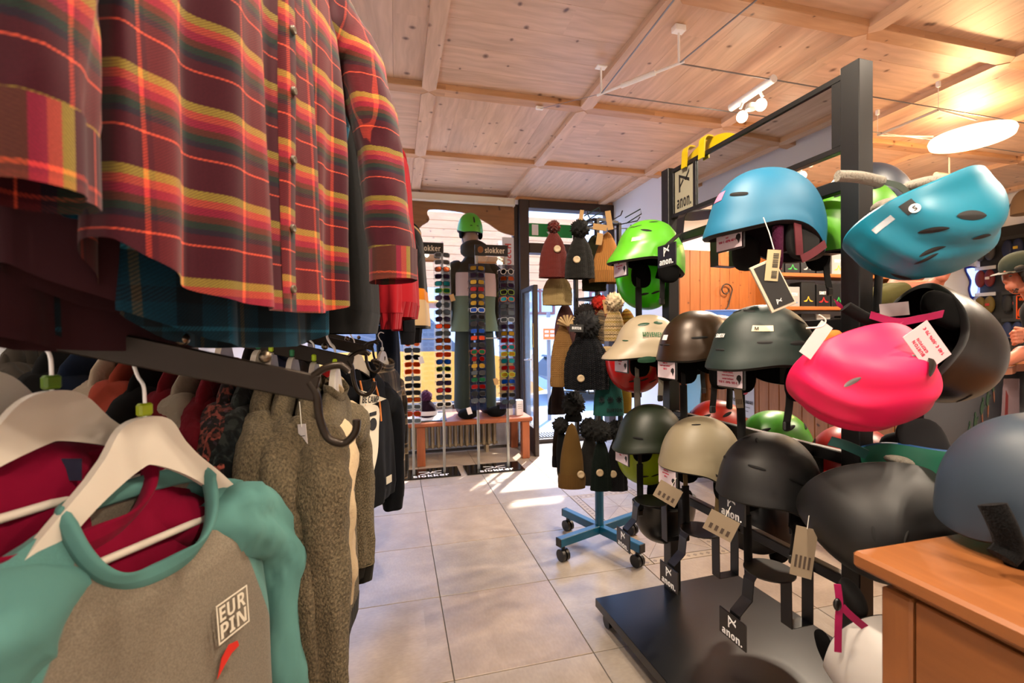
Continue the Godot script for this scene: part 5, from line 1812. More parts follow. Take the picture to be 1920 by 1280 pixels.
	# ---- first arm
	var sw := make_img(512, 512, func(x, y):
		var n := fposmod(sin(x * 12.9898 + y * 78.233) * 43758.5453, 1.0)
		var qx: float = (x / 512.0 - 0.5) * 0.6
		var py: float = y / 512.0 * 0.7
		var edge := 0.095 + maxf(py - 0.04, 0.0) * 0.42
		var c := Color(0.43, 0.395, 0.345) * (0.9 + 0.2 * n)
		if absf(qx) > edge and py < 0.30:
			return Color(0.31, 0.48, 0.46) * (0.97 + 0.06 * n)
		if absf(absf(qx) - edge) < 0.0018 and py < 0.30:
			return Color(0.40, 0.40, 0.37)
		return c)
	var swm := pattern("sweater_grey", sw, Vector2(0.6, 0.7), "weave_n", Vector2(0.5, 0.0))
	var teal := cloth("cloth_seafoam", Color(0.31, 0.48, 0.46), "cloth_n", 6.0, 0.4)
	var sx := Transform3D(Basis(Vector3.UP, 60.0 * deg), Vector3(-0.362, 0.968, -0.78))
	S = {"m": swm, "sm": teal, "drop": 0.55, "w": 0.215, "d": 0.052, "nk": 0.098, "dip": 0.11, "len": 0.62, "f": 0.006, "nf": 0.012, "fk": 24.0, "ph": 1.0, "C": 110, "R": 60, "cm": teal, "cr": 0.015, "sl": 0.56, "sr": 0.064, "cuff": teal, "seed": 41, "swr": 0.03}
	o = garment("raglan_sweatshirt", "grey raglan sweatshirt with seafoam sleeves and collar on the nearest white hanger", "sweatshirt", sx, S)
	var lx := Transform3D(Basis(Vector3(0, 0, 1), 0.06), Vector3(0.085, -0.215, 0.066))
	var crm := mat("print_cream", Color(0.78, 0.75, 0.68), 0.7)
	g = Geo.new()
	g.x = lx
	for b in [[Vector3(0, 0.031, 0), Vector3(0.058, 0.0022, 0.001)], [Vector3(0, -0.031, 0), Vector3(0.058, 0.0022, 0.001)], [Vector3(0.028, 0, 0), Vector3(0.0022, 0.062, 0.001)], [Vector3(-0.028, 0, 0), Vector3(0.0022, 0.062, 0.001)]]:
		g.box(b[0], b[1])
	part(o, "printed_frame", g, crm)
	text(o, "EUR", 0.024, crm, lx * Transform3D(Basis(), Vector3(0, 0.014, 0)), 0.048)
	text(o, "PIN", 0.024, crm, lx * Transform3D(Basis(), Vector3(0, -0.014, 0)), 0.048)
	g = Geo.new()
	g.x = lx
	g.prism(PackedVector2Array([Vector2(-0.036, -0.082), Vector2(-0.022, -0.07), Vector2(-0.008, -0.06), Vector2(0.006, -0.058), Vector2(0.004, -0.048), Vector2(-0.012, -0.043), Vector2(-0.026, -0.055)]), 0.001)
	part(o, "printed_feather", g, mat("print_coral", Color(0.72, 0.12, 0.06), 0.7))
	hanger("cream hanger holding the grey raglan sweatshirt, yellow green size ring", Transform3D(Basis(Vector3.UP, 60.0 * deg), Vector3(-0.362, 1.028, -0.783)), Color("8a9a10"), 0.17, 1.4)
	var pk := cloth("cloth_magenta", Color(0.43, 0.015, 0.14))
	garment("hooded_sweatshirt", "magenta hooded sweatshirt hanging second on the nearest arm", "sweatshirt", Transform3D(Basis(Vector3.UP, 62.0 * deg), Vector3(-0.445, 1.01, -0.73)), {"m": pk, "w": 0.235, "d": 0.05, "nk": 0.12, "dip": 0.09, "len": 0.60, "collar": "hood", "strings": false, "cr": 0.018, "cuff": pk, "seed": 44}, "")
	hanger("white hanger in the magenta hooded sweatshirt, dark green size ring", Transform3D(Basis(Vector3.UP, 62.0 * deg), Vector3(-0.445, 1.076, -0.735)), Color("4a6a08"))
	garment("sweatshirt", "wine red top behind the magenta hooded sweatshirt", "sweatshirt", Transform3D(Basis(Vector3.UP, 66.0 * deg), Vector3(-0.52, 1.10, -0.73)), {"m": cloth("cloth_wine", Color(0.10, 0.01, 0.015)), "w": 0.22, "d": 0.03, "nk": 0.1, "dip": 0.06, "seed": 46}, "")
	hanger("white hanger at the left picture edge with bright green ring", Transform3D(Basis(Vector3.UP, 66.0 * deg), Vector3(-0.525, 1.105, -0.735)), Color("2f8a20"))
	g = Geo.new()
	g.box(Vector3.ZERO, Vector3(0.06, 0.03, 0.001))
	solo("neck_label", g, mat("label_navy", Color(0.08, 0.10, 0.2), 0.7), "navy and white woven neck label inside the wine red top", "label", Transform3D(cb, at(112, 880, 0.62)))
	# ---- second arm: a file of tops, near shoulders towards the viewer
	var leo := noise(51, 0.03, 2, FastNoiseLite.TYPE_CELLULAR)
	leo.cellular_return_type = FastNoiseLite.RETURN_DISTANCE2_DIV
	var leop := pattern("leopard", make_img(160, 160, func(x, y):
		var v := leo.get_noise_2d(x * 1.6, y * 1.6)
		return Color(0.55, 0.27, 0.22) if v > -0.22 else (Color(0.075, 0.06, 0.06) if v > -0.75 else Color(0.26, 0.2, 0.24))), Vector2(0.24, 0.24))
	leop.uv1_triplanar = true
	var leaf := noise(57, 0.02, 3)
	var leafp := pattern("leaf_print", make_img(160, 160, func(x, y):
		var v := leaf.get_noise_2d(x * 2.6 + 14.0 * sin(y * 0.1), y * 1.6)
		return Color(0.028, 0.032, 0.032) if v < 0.06 else (Color(0.10, 0.12, 0.12) if v < 0.25 else Color(0.22, 0.24, 0.23))), Vector2(0.26, 0.26))
	leafp.uv1_triplanar = true
	var fur := cloth("fur_taupe", Color(0.47, 0.42, 0.33), "fur_n", 9.0, 1.2)
	fur.albedo_texture = M.get("fur_tex", null)
	var fi := noise(61, 0.06, 4)
	fur.albedo_texture = img_tex(make_img(256, 256, func(x, y):
		var v := 0.72 + 0.45 * fi.get_noise_2d(x * 1.5, y * 0.8)
		return Color(v, v, v)))
	var L := [
		["dark striped grey knit top deepest on the second arm", cloth("knit_ash", Color(0.22, 0.20, 0.18), "rib_n", 8.0), -0.77, "crew", 0.045],
		["black fleece top near the back of the second arm", cloth("cloth_black", Color.BLACK), -0.715, "crew", 0.05],
		["denim blue sweatshirt beneath the nearest bronze arm", cloth("cloth_denim", Color(0.06, 0.10, 0.17)), -0.665, "crew", 0.05],
		["cream fleece pullover left of the salmon one", cloth("fleece_cream", Color(0.66, 0.60, 0.52), "fur_n", 6.0, 0.5), -0.625, "crew", 0.055],
		["salmon pink jacket with rust lining", cloth("cloth_salmon", Color(0.58, 0.24, 0.18)), -0.585, "crew", 0.055],
		["charcoal hoodie with dotted rope drawcord", cloth("cloth_charcoal", Color(0.055, 0.055, 0.058)), -0.545, "hood", 0.06],
		["crimson sweatshirt right of the charcoal hoodie", cloth("cloth_crimson", Color(0.36, 0.05, 0.09)), -0.505, "crew", 0.05],
		["oatmeal grey sweatshirt between two crimson ones", cloth("cloth_oat", Color(0.50, 0.46, 0.40), "fur_n", 5.0, 0.5), -0.465, "crew", 0.055],
		["crimson velvet top right of the oatmeal sweatshirt", cloth("velvet_crimson", Color(0.33, 0.035, 0.08), "fur_n", 3.0, 0.5), -0.425, "crew", 0.05],
		["pink and black leopard print fleece", leop, -0.385, "crew", 0.058],
		["black and grey leaf print fleece jacket", leafp, -0.345, "crew", 0.060],
		["taupe fur jacket, first of the row from the left", fur, -0.315, "crew", 0.064],
		["taupe fur jacket, second of the row from the left", fur, -0.265, "crew", 0.062],
		["taupe fur jacket, third of the row from the left", fur, -0.212, "crew", 0.060],
		["cream teddy coat squeezed between the fur jackets and navy sweatshirt", cloth("teddy_cream", Color(0.68, 0.60, 0.48), "fur_n", 6.0, 0.4), -0.172, "crew", 0.06],
		["taupe fur jacket, last of the row toward the aisle", fur, -0.160, "crew", 0.060]]
	for k in L.size():
		var q: Array = L[k]
		var x: float = q[2]
		var dz := 0.0 if k != 14 else -0.10
		var yy: float = arm.call(1, x) - 0.075
		var xf := Transform3D(Basis(Vector3.UP, (90.0 + 3.0 * sin(k * 2.4)) * deg), Vector3(x, yy, -1.30 + dz))
		var isf := k >= 11
		var G := {"m": q[1], "w": 0.205 if not isf else 0.215, "d": 0.022 if not isf else 0.03, "nk": 0.09, "len": 0.60 + 0.02 * sin(k * 1.7) if k != 14 else 0.54, "f": 0.006, "nf": 0.006, "collar": q[3], "sr": q[4] * (1.1 if k >= 11 else 1.0), "sl": (0.56 if not isf else 0.60) if k != 14 else 0.44, "swr": 0.022 if not isf else 0.03, "sz": 0.02, "seed": 70 + k, "cuff": cloth("rib_moss", Color(0.10, 0.09, 0.075), "rib_n", 14.0) if isf and k != 14 else q[1], "R": 22, "C": 40}
		if isf and k != 14:
			G["hemband"] = cloth("rib_moss", Color.WHITE)
		garment(["fleece_top", "fur_jacket"][int(isf)], q[0], "jacket" if isf else "top", xf, G, "tops filed on the second display arm")
		if k % 2 == 0 or isf:
			hanger("white hanger inside the %s" % String(q[0]).split(",")[0].split(" deepest")[0] if not isf or k == 14 else "white hanger inside the %s" % q[0], Transform3D(xf.basis, Vector3(x, yy + 0.0, -1.30 + dz)), [Color("1f7a4a"), Color("a8c810"), Color("1f7a4a"), Color("b0d010")][k % 4], 0.18)
	swing_tag("white and navy price tag hanging on the front fur jacket", at(571, 850, 1.0), 0.022, 0.13, mat("tag_white", Color.WHITE), 0.12, -0.3, true, 0.05)
	# ---- third arm: navy hooded sweatshirt facing the aisle
	var nv := cloth("cloth_navy", Color(0.035, 0.042, 0.06))
	S = {"m": nv, "w": 0.235, "d": 0.06, "nk": 0.10, "dip": 0.07, "len": 0.50, "f": 0.008, "collar": "hood", "cr": 0.018, "sl": 0.60, "sr": 0.066, "cuff": nv, "hemband": nv, "seed": 91, "C": 64, "R": 36, "dm": hexm("c07030", 0.8)}
	o = garment("hooded_sweatshirt", "navy hooded sweatshirt printed with a bearded face and pennant", "sweatshirt", Transform3D(Basis(Vector3.UP, 60.0 * deg), Vector3(-0.16, 1.075, -1.88)), S)
	var px := Transform3D(Basis(), Vector3(-0.01, -0.115, 0.078))
	g = Geo.new()
	g.x = px * Transform3D(Basis(Vector3(0, 0, 1), -0.12), Vector3.ZERO)
	g.prism(PackedVector2Array([Vector2(-0.07, 0.035), Vector2(0.11, 0.0), Vector2(-0.07, -0.035)]), 0.004)
	part(o, "printed_pennant", g, mat("print_cream", Color.WHITE))
	text(o, "BE CAMP", 0.026, mat("print_navy", Color(0.04, 0.05, 0.07), 0.8), px * Transform3D(Basis(Vector3(0, 0, 1), -0.12), Vector3(-0.005, 0, 0.003)), 0.11)
	g = Geo.new()
	g.x = Transform3D(Basis(), Vector3(-0.05, -0.245, 0.086))
	g.prism(curve2([Vector2(-0.07, 0.10), Vector2(0.07, 0.10), Vector2(0.075, 0.0), Vector2(0.06, -0.10), Vector2(0.0, -0.19), Vector2(-0.05, -0.13), Vector2(-0.075, -0.02)], 5, true), 0.004)
	var fc := part(o, "printed_face", g, mat("print_cream", Color.WHITE))
	g = Geo.new()
	g.x = Transform3D(Basis(), Vector3(-0.05, -0.245, 0.090))
	for s: float in [-1.0, 1.0]:
		g.box(Vector3(s * 0.034, 0.075, 0), Vector3(0.045, 0.014, 0.002))
		g.disc(Vector3(s * 0.034, 0.035, 0), Vector3(0, 0, 1), 0.024, 0.002, 18)
	g.box(Vector3(0, 0.035, 0), Vector3(0.03, 0.006, 0.002))
	part(fc, "printed_features", g, mat("print_navy", Color.WHITE))
	g = Geo.new()
	g.x = Transform3D(Basis(), Vector3(0.10, -0.46, 0.085))
	g.box(Vector3.ZERO, Vector3(0.04, 0.03, 0.003))
	part(o, "hem_label", g, mat("print_cream", Color.WHITE))
	swing_tag("white hang tag on the navy hooded sweatshirt", at(648, 735, 1.8), 0.025, 0.09, mat("tag_white", Color.WHITE), 0.15, -0.5, true, 0.05)
	hanger("pale wood hanger in the navy hooded sweatshirt", Transform3D(Basis(Vector3.UP, 60.0 * deg), Vector3(-0.16, 1.085, -1.885)), Color("7ac040"), 0.19)
	var gry := cloth("cloth_midgrey", Color(0.16, 0.16, 0.17))
	for k in 4:
		garment("sweatshirt", ["red sweatshirt behind the navy one on the third arm", "mid grey sweatshirt behind the navy one on the third arm", "faded blue sweatshirt behind the navy one on the third arm", "black sweatshirt deepest on the third arm"][k], "sweatshirt", Transform3D(Basis(Vector3.UP, (88.0 + 2.0 * k) * deg), Vector3(-0.24 - 0.09 * k, arm.call(2, -0.24 - 0.09 * k) - 0.08, -1.87)), {"m": [cloth("cloth_red", Color(0.45, 0.03, 0.03)), gry, cloth("cloth_faded", Color(0.14, 0.2, 0.32)), blk][k], "w": 0.20, "d": 0.03, "len": 0.58, "seed": 100 + k, "R": 20, "C": 36}, "sweatshirts on the third display arm")
	# ---- fourth arm
	var bp := pattern("brown_plaid", plaid(["3a3028", "2a2420"], [[0.0, 0.18, "8a7458", 1.0], [0.18, 0.22, "c8b090", 1.0], [0.45, 0.75, "14120f", 1.0], [0.86, 0.9, "b09470", 1.0]], [[0.0, 0.2, "8a7458", 0.8], [0.3, 0.34, "b09470", 0.9], [0.5, 0.8, "0f0e0d", 0.9]], 0.5), Vector2(0.17, 0.17))
	garment("plaid_shirt", "brown black and cream plaid overshirt at the far end of the clothes wall", "shirt", Transform3D(Basis(Vector3.UP, 70.0 * deg), Vector3(-0.07, 1.06, -2.42)), {"m": bp, "w": 0.22, "d": 0.05, "len": 0.66, "f": 0.008, "sl": 0.62, "cuff": bp, "cr": 0.02, "seed": 120, "C": 64, "R": 36, "hem": 0.03}, "")
	hanger("pale wood hanger in the brown plaid overshirt", Transform3D(Basis(Vector3.UP, 70.0 * deg), Vector3(-0.07, 1.07, -2.425)), Color("e0e0d8"), 0.18)
	# jeans hung by the waist further back
	o = thing("jeans", "dark blue jeans hanging above the brown plaid overshirt", "trousers", Transform3D(Basis(Vector3.UP, 84.0 * deg), Vector3(-0.05, 1.24, -2.72)))
	for s: float in [-1.0, 1.0]:
		g = Geo.new()
		g.tube(curve3([Vector3(s * 0.06, 0.02, 0), Vector3(s * 0.075, -0.2, 0.01), Vector3(s * 0.07, -0.45, 0.0), Vector3(s * 0.07, -0.62, 0.015)], 6), 0.075, 18, true, Vector2(1.0, 0.75))
		part(o, "leg", g, cloth("cloth_jeans", Color(0.045, 0.07, 0.12)))
	g = Geo.new()
	g.tube(P3([Vector3(0, 0.03, 0), Vector3(0, 0.09, 0)]), 0.12, 24, true, Vector2(0.62, 1.15))
	part(o, "waistband", g, cloth("cloth_jeans", Color.WHITE))

# ---------------------------------------------------------------- hats
func beanie(label: String, p: Vector3, w: float, h: float, m: Material, S := {}) -> Node3D:   # p: middle of the crown's top
	var o := thing("knit_hat", label, "hat", Transform3D(cb * Basis(Vector3.UP, S.get("yaw", 0.0)) * Basis(Vector3(0, 0, 1), S.get("roll", 0.0)), p), S.get("grp", "knit hats on the turning rack"))
	var N := 44 if S.get("cables", 0.0) == 0.0 else 88
	var RR := 20 if N == 44 else 48
	var P := []
	var dp: float = S.get("d", 0.45)
	var nb: float = S.get("cables", 0.0)
	var nar: float = S.get("narrow", 1.0)
	for i in RR + 1:
		var t := float(i) / RR
		var r := w * 0.5 * pow(sin(minf(t * 1.35, 1.0) * PI / 2), 0.50) * lerpf(nar, 1.0, t)
		var row := PackedVector3Array()
		for j in N:
			var a := TAU * j / N
			var k := 1.0 + (0.085 * absf(sin(a * nb)) if nb > 0.0 else 0.0) * smoothstep(0.05, 0.3, t) + 0.03 * sin(a * 2.0 + t * 4.0)
			if nb > 0.0:
				k += 0.05 * absf(sin(t * h * 110.0 + (PI / 2 if int(a * nb / PI) % 2 == 0 else 0.0))) * smoothstep(0.05, 0.3, t) * absf(sin(a * nb))
			row.append(Vector3(cos(a) * r * k, -h * t, sin(a) * r * k * dp))
		P.append(row)
	var g := Geo.new()
	g.grid(P, true, S.get("uv", Vector2(10, 7)))
	part(o, "crown", g, m)
	if S.get("inside", true):
		g = Geo.new()
		var c := PackedVector3Array()
		c.resize(N)
		c.fill(Vector3(0, -h * 0.75, 0))
		g.grid([P[RR], c], true, Vector2.ONE, false, true)
		part(o, "lining", g, S.get("cm", m))
	if S.get("cuff", 0.0) > 0.0:
		var U := []
		for i in 5:
			var t := i / 4.0
			var row := PackedVector3Array()
			for j in N:
				var a := TAU * j / N
				var r := w * 0.5 * (1.05 + 0.05 * sin(t * PI))
				row.append(Vector3(cos(a) * r, -h * 1.0 + S.cuff * (0.9 - t), sin(a) * r * (dp + 0.05)))
			U.append(row)
		g = Geo.new()
		g.grid(U, true, Vector2(16, 2))
		part(o, "cuff", g, S.get("cm", m))
	if S.has("pom"):
		g = Geo.new()
		var nz := noise(int(w * 9999), 0.3, 2)
		var Q := []
		var pr: float = S.get("pr", 0.035)
		for i in 19:
			var ph := PI * i / 18
			var row := PackedVector3Array()
			for j in 28:
				var a := TAU * j / 28
				var r := pr * (0.88 + (0.28 if (i * 5 + j * 3) % 4 == 0 else 0.0) + 0.22 * nz.get_noise_2d(i * 9.0, j * 9.0))
				row.append(Vector3(cos(a) * sin(ph), cos(ph), sin(a) * sin(ph)) * r + Vector3(0, pr * 0.5, 0))
			Q.append(row)
		g.grid(Q, true)
		part(o, "pompom", g, S.pom)
	if S.has("badge"):
		var b: Vector2 = S.badge
		g = Geo.new()
		g.x = Transform3D(Basis(Vector3.RIGHT, PI / 2), Vector3(b.x, b.y, w * 0.5 * dp * 1.06))
		g.lathe(PackedVector2Array([Vector2(0, 0.003), Vector2(0.008, 0.003), Vector2(0.009, 0.005), Vector2(0.014, 0.005), Vector2(0.0175, 0.003), Vector2(0.018, -0.003)]), 22)
		part(o, "round_badge", g, mat("badge_bone", Color(0.68, 0.60, 0.48), 0.5))
	return o

func build_hats() -> void:
	var at0 := Vector3(1.10, 0, -2.35)
	var o := thing("hat_rack", "turning hat rack with turquoise wheeled cross base and black wire frames", "rack", Transform3D(Basis(Vector3.UP, deg_to_rad(20)), at0))
	var tq := mat("rack_turquoise", Color(0.01, 0.30, 0.42), 0.35)
	var bk := mat("rack_black", Color(0.03, 0.03, 0.035), 0.4)
	for k in 4:
		var b := Basis(Vector3.UP, PI / 2 * k)
		var g := Geo.new()
		g.x = Transform3D(b, Vector3.ZERO)
		g.box(Vector3(0, 0.105, 0.155), Vector3(0.04, 0.045, 0.29), 0.003)
		var lg := part(o, "foot", g, tq)
		g = Geo.new()
		g.x = Transform3D(b, Vector3.ZERO)
		g.box(Vector3(0, 0.105, 0.302), Vector3(0.041, 0.046, 0.006), 0.002)
		part(lg, "end_cap", g, bk)
		caster(o, b * Vector3(0.0, 0, 0.27), 0.032, 0.085)
	var g := Geo.new()
	g.tube(P3([Vector3(0, 0.1, 0), Vector3(0, 1.0, 0)]), 0.024, 18)
	part(o, "pole", g, tq)
	g = Geo.new()
	g.tube(P3([Vector3(0, 1.0, 0), Vector3(0, 1.80, 0)]), 0.014, 12)
	part(o, "inner_pole", g, bk)
	for sx: float in [-1.0, 1.0]:
		for sz: float in [-1.0, 1.0]:
			g = Geo.new()
			g.box(Vector3(sx * 0.085, 1.22, sz * 0.085), Vector3(0.022, 1.20, 0.022), 0.002)
			part(o, "upright", g, bk)
	for y in [0.63, 1.82, 1.40, 1.0]:
		g = Geo.new()
		for s: float in [-1.0, 1.0]:
			g.box(Vector3(s * 0.085, y, 0), Vector3(0.014, 0.014, 0.15))
			g.box(Vector3(0, y, s * 0.085), Vector3(0.15, 0.014, 0.014))
		g.box(Vector3(0, y, 0), Vector3(0.17, 0.008, 0.012))
		g.box(Vector3(0, y, 0), Vector3(0.012, 0.008, 0.17))
		part(o, "frame_ring", g, bk)
	for k in 16:
		var a := PI / 4 * k + 0.2
		var y := [1.80, 1.24, 0.88, 1.56][k / 4] as float
		var dr := Vector3(cos(a + k / 4 * 0.4), 0, sin(a + k / 4 * 0.4))
		g = Geo.new()
		g.tube(P3([dr * 0.08 + Vector3(0, y, 0), dr * 0.22 + Vector3(0, y + 0.015, 0), dr * 0.235 + Vector3(0, y + 0.035, 0)]), 0.003, 6)
		part(o, "wire_hook", g, bk)
	for q in [[1172, 408, 40, -22], [1095, 405, -30, -14]]:
		g = Geo.new()
		var tp := o.transform.affine_inverse()
		var c := at(q[0], q[1], 2.36)
		g.tube(P3([tp * c, tp * (c + cb * Vector3(0.08, 0.045, 0)), tp * (c + cb * Vector3(0.085, 0.02, 0)), tp * (c + cb * Vector3(0.005, -0.03, 0))]), 0.003, 6)
		part(o, "green_hook", g, mat("hook_green", Color(0.02, 0.18, 0.16), 0.4))
	var kn := func(c: Color, s := 1.0, n := 1.4) -> StandardMaterial3D:
		return cloth("knit_" + c.to_html(), c, "knit_n", s, n)
	var rb := func(c: Color) -> StandardMaterial3D:
		return cloth("rib_" + c.to_html(), c, "rib_n", 1.0, 1.4)
	var pom := func(c: Color) -> StandardMaterial3D:
		return mat("pom_" + c.to_html(), c, 1.0)
	var gold := noise(90, 0.2, 2)
	var blackgold := cloth("knit_blackgold", Color(1, 1, 1), "knit_n", 1.0, 1.6)
	blackgold.albedo_texture = img_tex(make_img(128, 128, func(x, y): return Color(0.30, 0.20, 0.07) if gold.get_noise_2d(x, y) > 0.52 else Color(0.045, 0.05, 0.05)))
	var rust := cloth("knit_rust", Color.WHITE, "knit_n", 1.0, 1.6)
	rust.albedo_texture = img_tex(make_img(128, 128, func(x, y): return Color(0.46, 0.18, 0.15) if gold.get_noise_2d(x, y) > 0.25 else Color(0.32, 0.08, 0.065)))
	var nord := func(key: String, a: Color, b: Color, c: Color) -> StandardMaterial3D:
		var m := cloth("nordic_" + key, Color.WHITE, "knit_n", 1.0, 1.0)
		m.albedo_texture = img_tex(make_img(96, 128, func(x, y):
			var band := int(y / 16) % 4
			var z := absf(posmod(x, 16) - 8)
			if band == 1 and absf(posmod(y, 16) - 8 - z + 4) < 3: return b
			if band == 3 and (posmod(x, 8) < 3) != (posmod(y, 8) < 4): return c
			return a))
		m.uv1_scale = Vector3(0.5, 0.3, 1)
		return m
	var cream := Color(0.68, 0.58, 0.43)
	# upper ring
	beanie("rust red cable knit bobble hat with bone badge at top of rack", at(1038, 432, 2.30), 0.145, 0.24, rust, {"cables": 3.0, "pom": rust, "pr": 0.032, "badge": Vector2(0.015, -0.10), "narrow": 0.8})
	beanie("black cable knit bobble hat with gold flecks and bone badge", at(1087, 438, 2.26), 0.145, 0.225, blackgold, {"cables": 3.0, "pom": pom.call(Color(0.025, 0.03, 0.03)), "pr": 0.045, "badge": Vector2(-0.02, -0.135), "narrow": 0.8})
	beanie("moss green cable knit hat tucked behind the black bobble hat", at(1114, 440, 2.34), 0.12, 0.29, kn.call(Color(0.13, 0.13, 0.07)), {"cables": 3.0, "badge": Vector2(-0.03, -0.215)})
	beanie("camel rib knit hat with white edged cuff and paper tag", at(1139, 434, 2.30), 0.175, 0.255, rb.call(Color(0.62, 0.42, 0.22)), {"cuff": 0.06, "cm": rb.call(Color(0.55, 0.37, 0.19)), "narrow": 0.55})
	beanie("cream cable knit hat below the rust red one", at(1045, 512, 2.40), 0.15, 0.17, kn.call(Color(0.58, 0.50, 0.34)), {"cables": 3.0})
	# middle
	beanie("mauve ribbed hat hanging at the left side of rack", at(1060, 568, 2.45), 0.12, 0.22, rb.call(Color(0.30, 0.19, 0.19)), {"narrow": 0.9})
	beanie("dark brown fur bobble hat behind the black upright", at(1098, 600, 2.38), 0.12, 0.20, kn.call(Color(0.02, 0.022, 0.035)), {"pom": pom.call(Color(0.07, 0.045, 0.04)), "pr": 0.055})
	beanie("orange patterned bobble hat with orange pompom", at(1124, 575, 2.36), 0.085, 0.10, nord.call("orange", Color(0.30, 0.08, 0.03), Color(0.05, 0.03, 0.03), Color(0.6, 0.42, 0.2)), {"pom": pom.call(Color(0.62, 0.10, 0.04)), "pr": 0.040})
	beanie("grey brown patterned knit hat beside the white pompom one", at(1128, 580, 2.28), 0.09, 0.17, nord.call("brown", Color(0.36, 0.30, 0.23), Color(0.62, 0.52, 0.38), Color(0.15, 0.12, 0.1)), {"roll": -0.18, "narrow": 0.7})
	beanie("cream patterned knit hat with big white pompom", at(1151, 575, 2.24), 0.10, 0.17, nord.call("cream", cream, Color(0.16, 0.13, 0.11), Color(0.55, 0.45, 0.15)), {"pom": pom.call(Color(0.78, 0.70, 0.58)), "pr": 0.045})
	beanie("yellow and black patterned knit hat right of the white pompom", at(1174, 578, 2.32), 0.09, 0.16, nord.call("yellow", Color(0.58, 0.44, 0.16), Color(0.05, 0.04, 0.03), Color(0.4, 0.13, 0.05)), {"roll": 0.1})
	beanie("tan chunky knit hat left of the big navy one", at(1055, 606, 2.26), 0.115, 0.31, kn.call(Color(0.52, 0.38, 0.21), 0.8, 2.2), {"cables": 4.0, "cm": rb.call(Color(0.45, 0.33, 0.18)), "cuff": 0.05, "narrow": 0.9})
	g = Geo.new()
	for k in 9:
		var a := PI * k / 8
		g.tube(P3([Vector3.ZERO, Vector3(cos(a) * 0.05, sin(a) * 0.04 + 0.012, 0.012 * sin(k * 3.0))]), 0.006, 6)
	tag(solo("yarn_tassel", g, mat("yarn_cream", Color(0.66, 0.56, 0.40), 0.9), "cream yarn tassel on top of the tan chunky hat", "tassel", Transform3D(cb, at(1064, 610, 2.22))), "")
	beanie("large navy chunky rib knit hat with fur pompom and bone badge", at(1100, 622, 2.18), 0.20, 0.275, kn.call(Color(0.03, 0.036, 0.06), 0.7, 2.4), {"cables": 5.0, "pom": pom.call(Color(0.035, 0.035, 0.05)), "pr": 0.062, "badge": Vector2(-0.035, -0.22)})
	var tg := swing_tag("black tag lettered in white tied to the tan chunky hat", at(1081, 615, 2.10), 0.065, 0.035, mat("cover_dark", Color.WHITE), -0.05, 0.0, false, 0.0)
	text(tg, "BURTON", 0.012, mat("logo_white", Color.WHITE), Transform3D(Basis(), Vector3(0, 0, 0.002)), 0.042)
	beanie("cream rib knit hat lying sideways on the hook end", at(1163, 658, 2.20), 0.10, 0.15, rb.call(cream), {"roll": -1.25, "cuff": 0.05, "cm": rb.call(Color(0.62, 0.50, 0.36))})
	o = beanie("teal hat with dark snowflake band and woven lettering", at(1141, 688, 2.22), 0.155, 0.235, cloth("knit_teal", Color(0.10, 0.27, 0.25), "knit_n", 2.0, 0.4), {"narrow": 0.75})
	g = Geo.new()
	for k in 3:
		for r in 4:
			g.box(Vector3((k - 1) * 0.042, -0.155, 0.041), Vector3(0.032, 0.005, 0.002), 0.0, Basis(Vector3(0, 0, 1), PI / 4 * r))
	part(o, "snowflake_band", g, mat("print_deepteal", Color(0.02, 0.09, 0.10), 0.9))
	text(o, "BURTON", 0.016, mat("print_deepteal", Color.WHITE), Transform3D(Basis(), Vector3(0.02, -0.205, 0.041)), 0.075)
	beanie("yellow knit hat peeping out right of the teal snowflake hat", at(1166, 700, 2.30), 0.10, 0.20, kn.call(Color(0.55, 0.45, 0.14)), {})
	beanie("wine dark knit hat behind the teal snowflake hat", at(1186, 660, 2.42), 0.10, 0.24, kn.call(Color(0.06, 0.015, 0.03)), {})
	beanie("brown purple ribbed hat at rack's left below the tan one", at(1046, 702, 2.46), 0.075, 0.21, rb.call(Color(0.11, 0.065, 0.06)), {"cuff": 0.05})
	beanie("black ribbed hat showing left of the lower black frame", at(1038, 735, 2.50), 0.06, 0.12, rb.call(Color(0.02, 0.02, 0.03)), {"cuff": 0.03})
	beanie("black fur bobble hat inside the lower black frame", at(1075, 768, 2.34), 0.09, 0.06, kn.call(Color(0.03, 0.032, 0.033)), {"pom": pom.call(Color(0.045, 0.048, 0.05)), "pr": 0.058})
	# bottom ring
	beanie("olive brown fine knit hat with turned cuff and bone badge in lowest ring", at(1072, 792, 2.22), 0.125, 0.31, cloth("knit_olivebrown", Color(0.32, 0.235, 0.11), "knit_n", 2.0, 0.5), {"cuff": 0.07, "cm": cloth("rib_olivebrown", Color(0.31, 0.22, 0.10), "rib_n", 1.0), "narrow": 0.75, "badge": Vector2(0.04, -0.245), "d": 0.5})
	beanie("slender black ribbed bobble hat left of the olive brown one", at(1052, 805, 2.32), 0.07, 0.23, rb.call(Color(0.035, 0.04, 0.045)), {"pom": pom.call(Color(0.02, 0.02, 0.022)), "pr": 0.04, "roll": 0.08, "cuff": 0.05})
	beanie("brown ribbed hat at the outer left of the lowest ring", at(1046, 790, 2.45), 0.06, 0.24, rb.call(Color(0.10, 0.065, 0.04)), {"cuff": 0.06, "cm": rb.call(Color(0.025, 0.02, 0.03))})
	beanie("black tinsel bobble hat between the olive brown and dark green ones", at(1105, 812, 2.30), 0.10, 0.26, blackgold, {"pom": pom.call(Color(0.05, 0.05, 0.045)), "pr": 0.05})
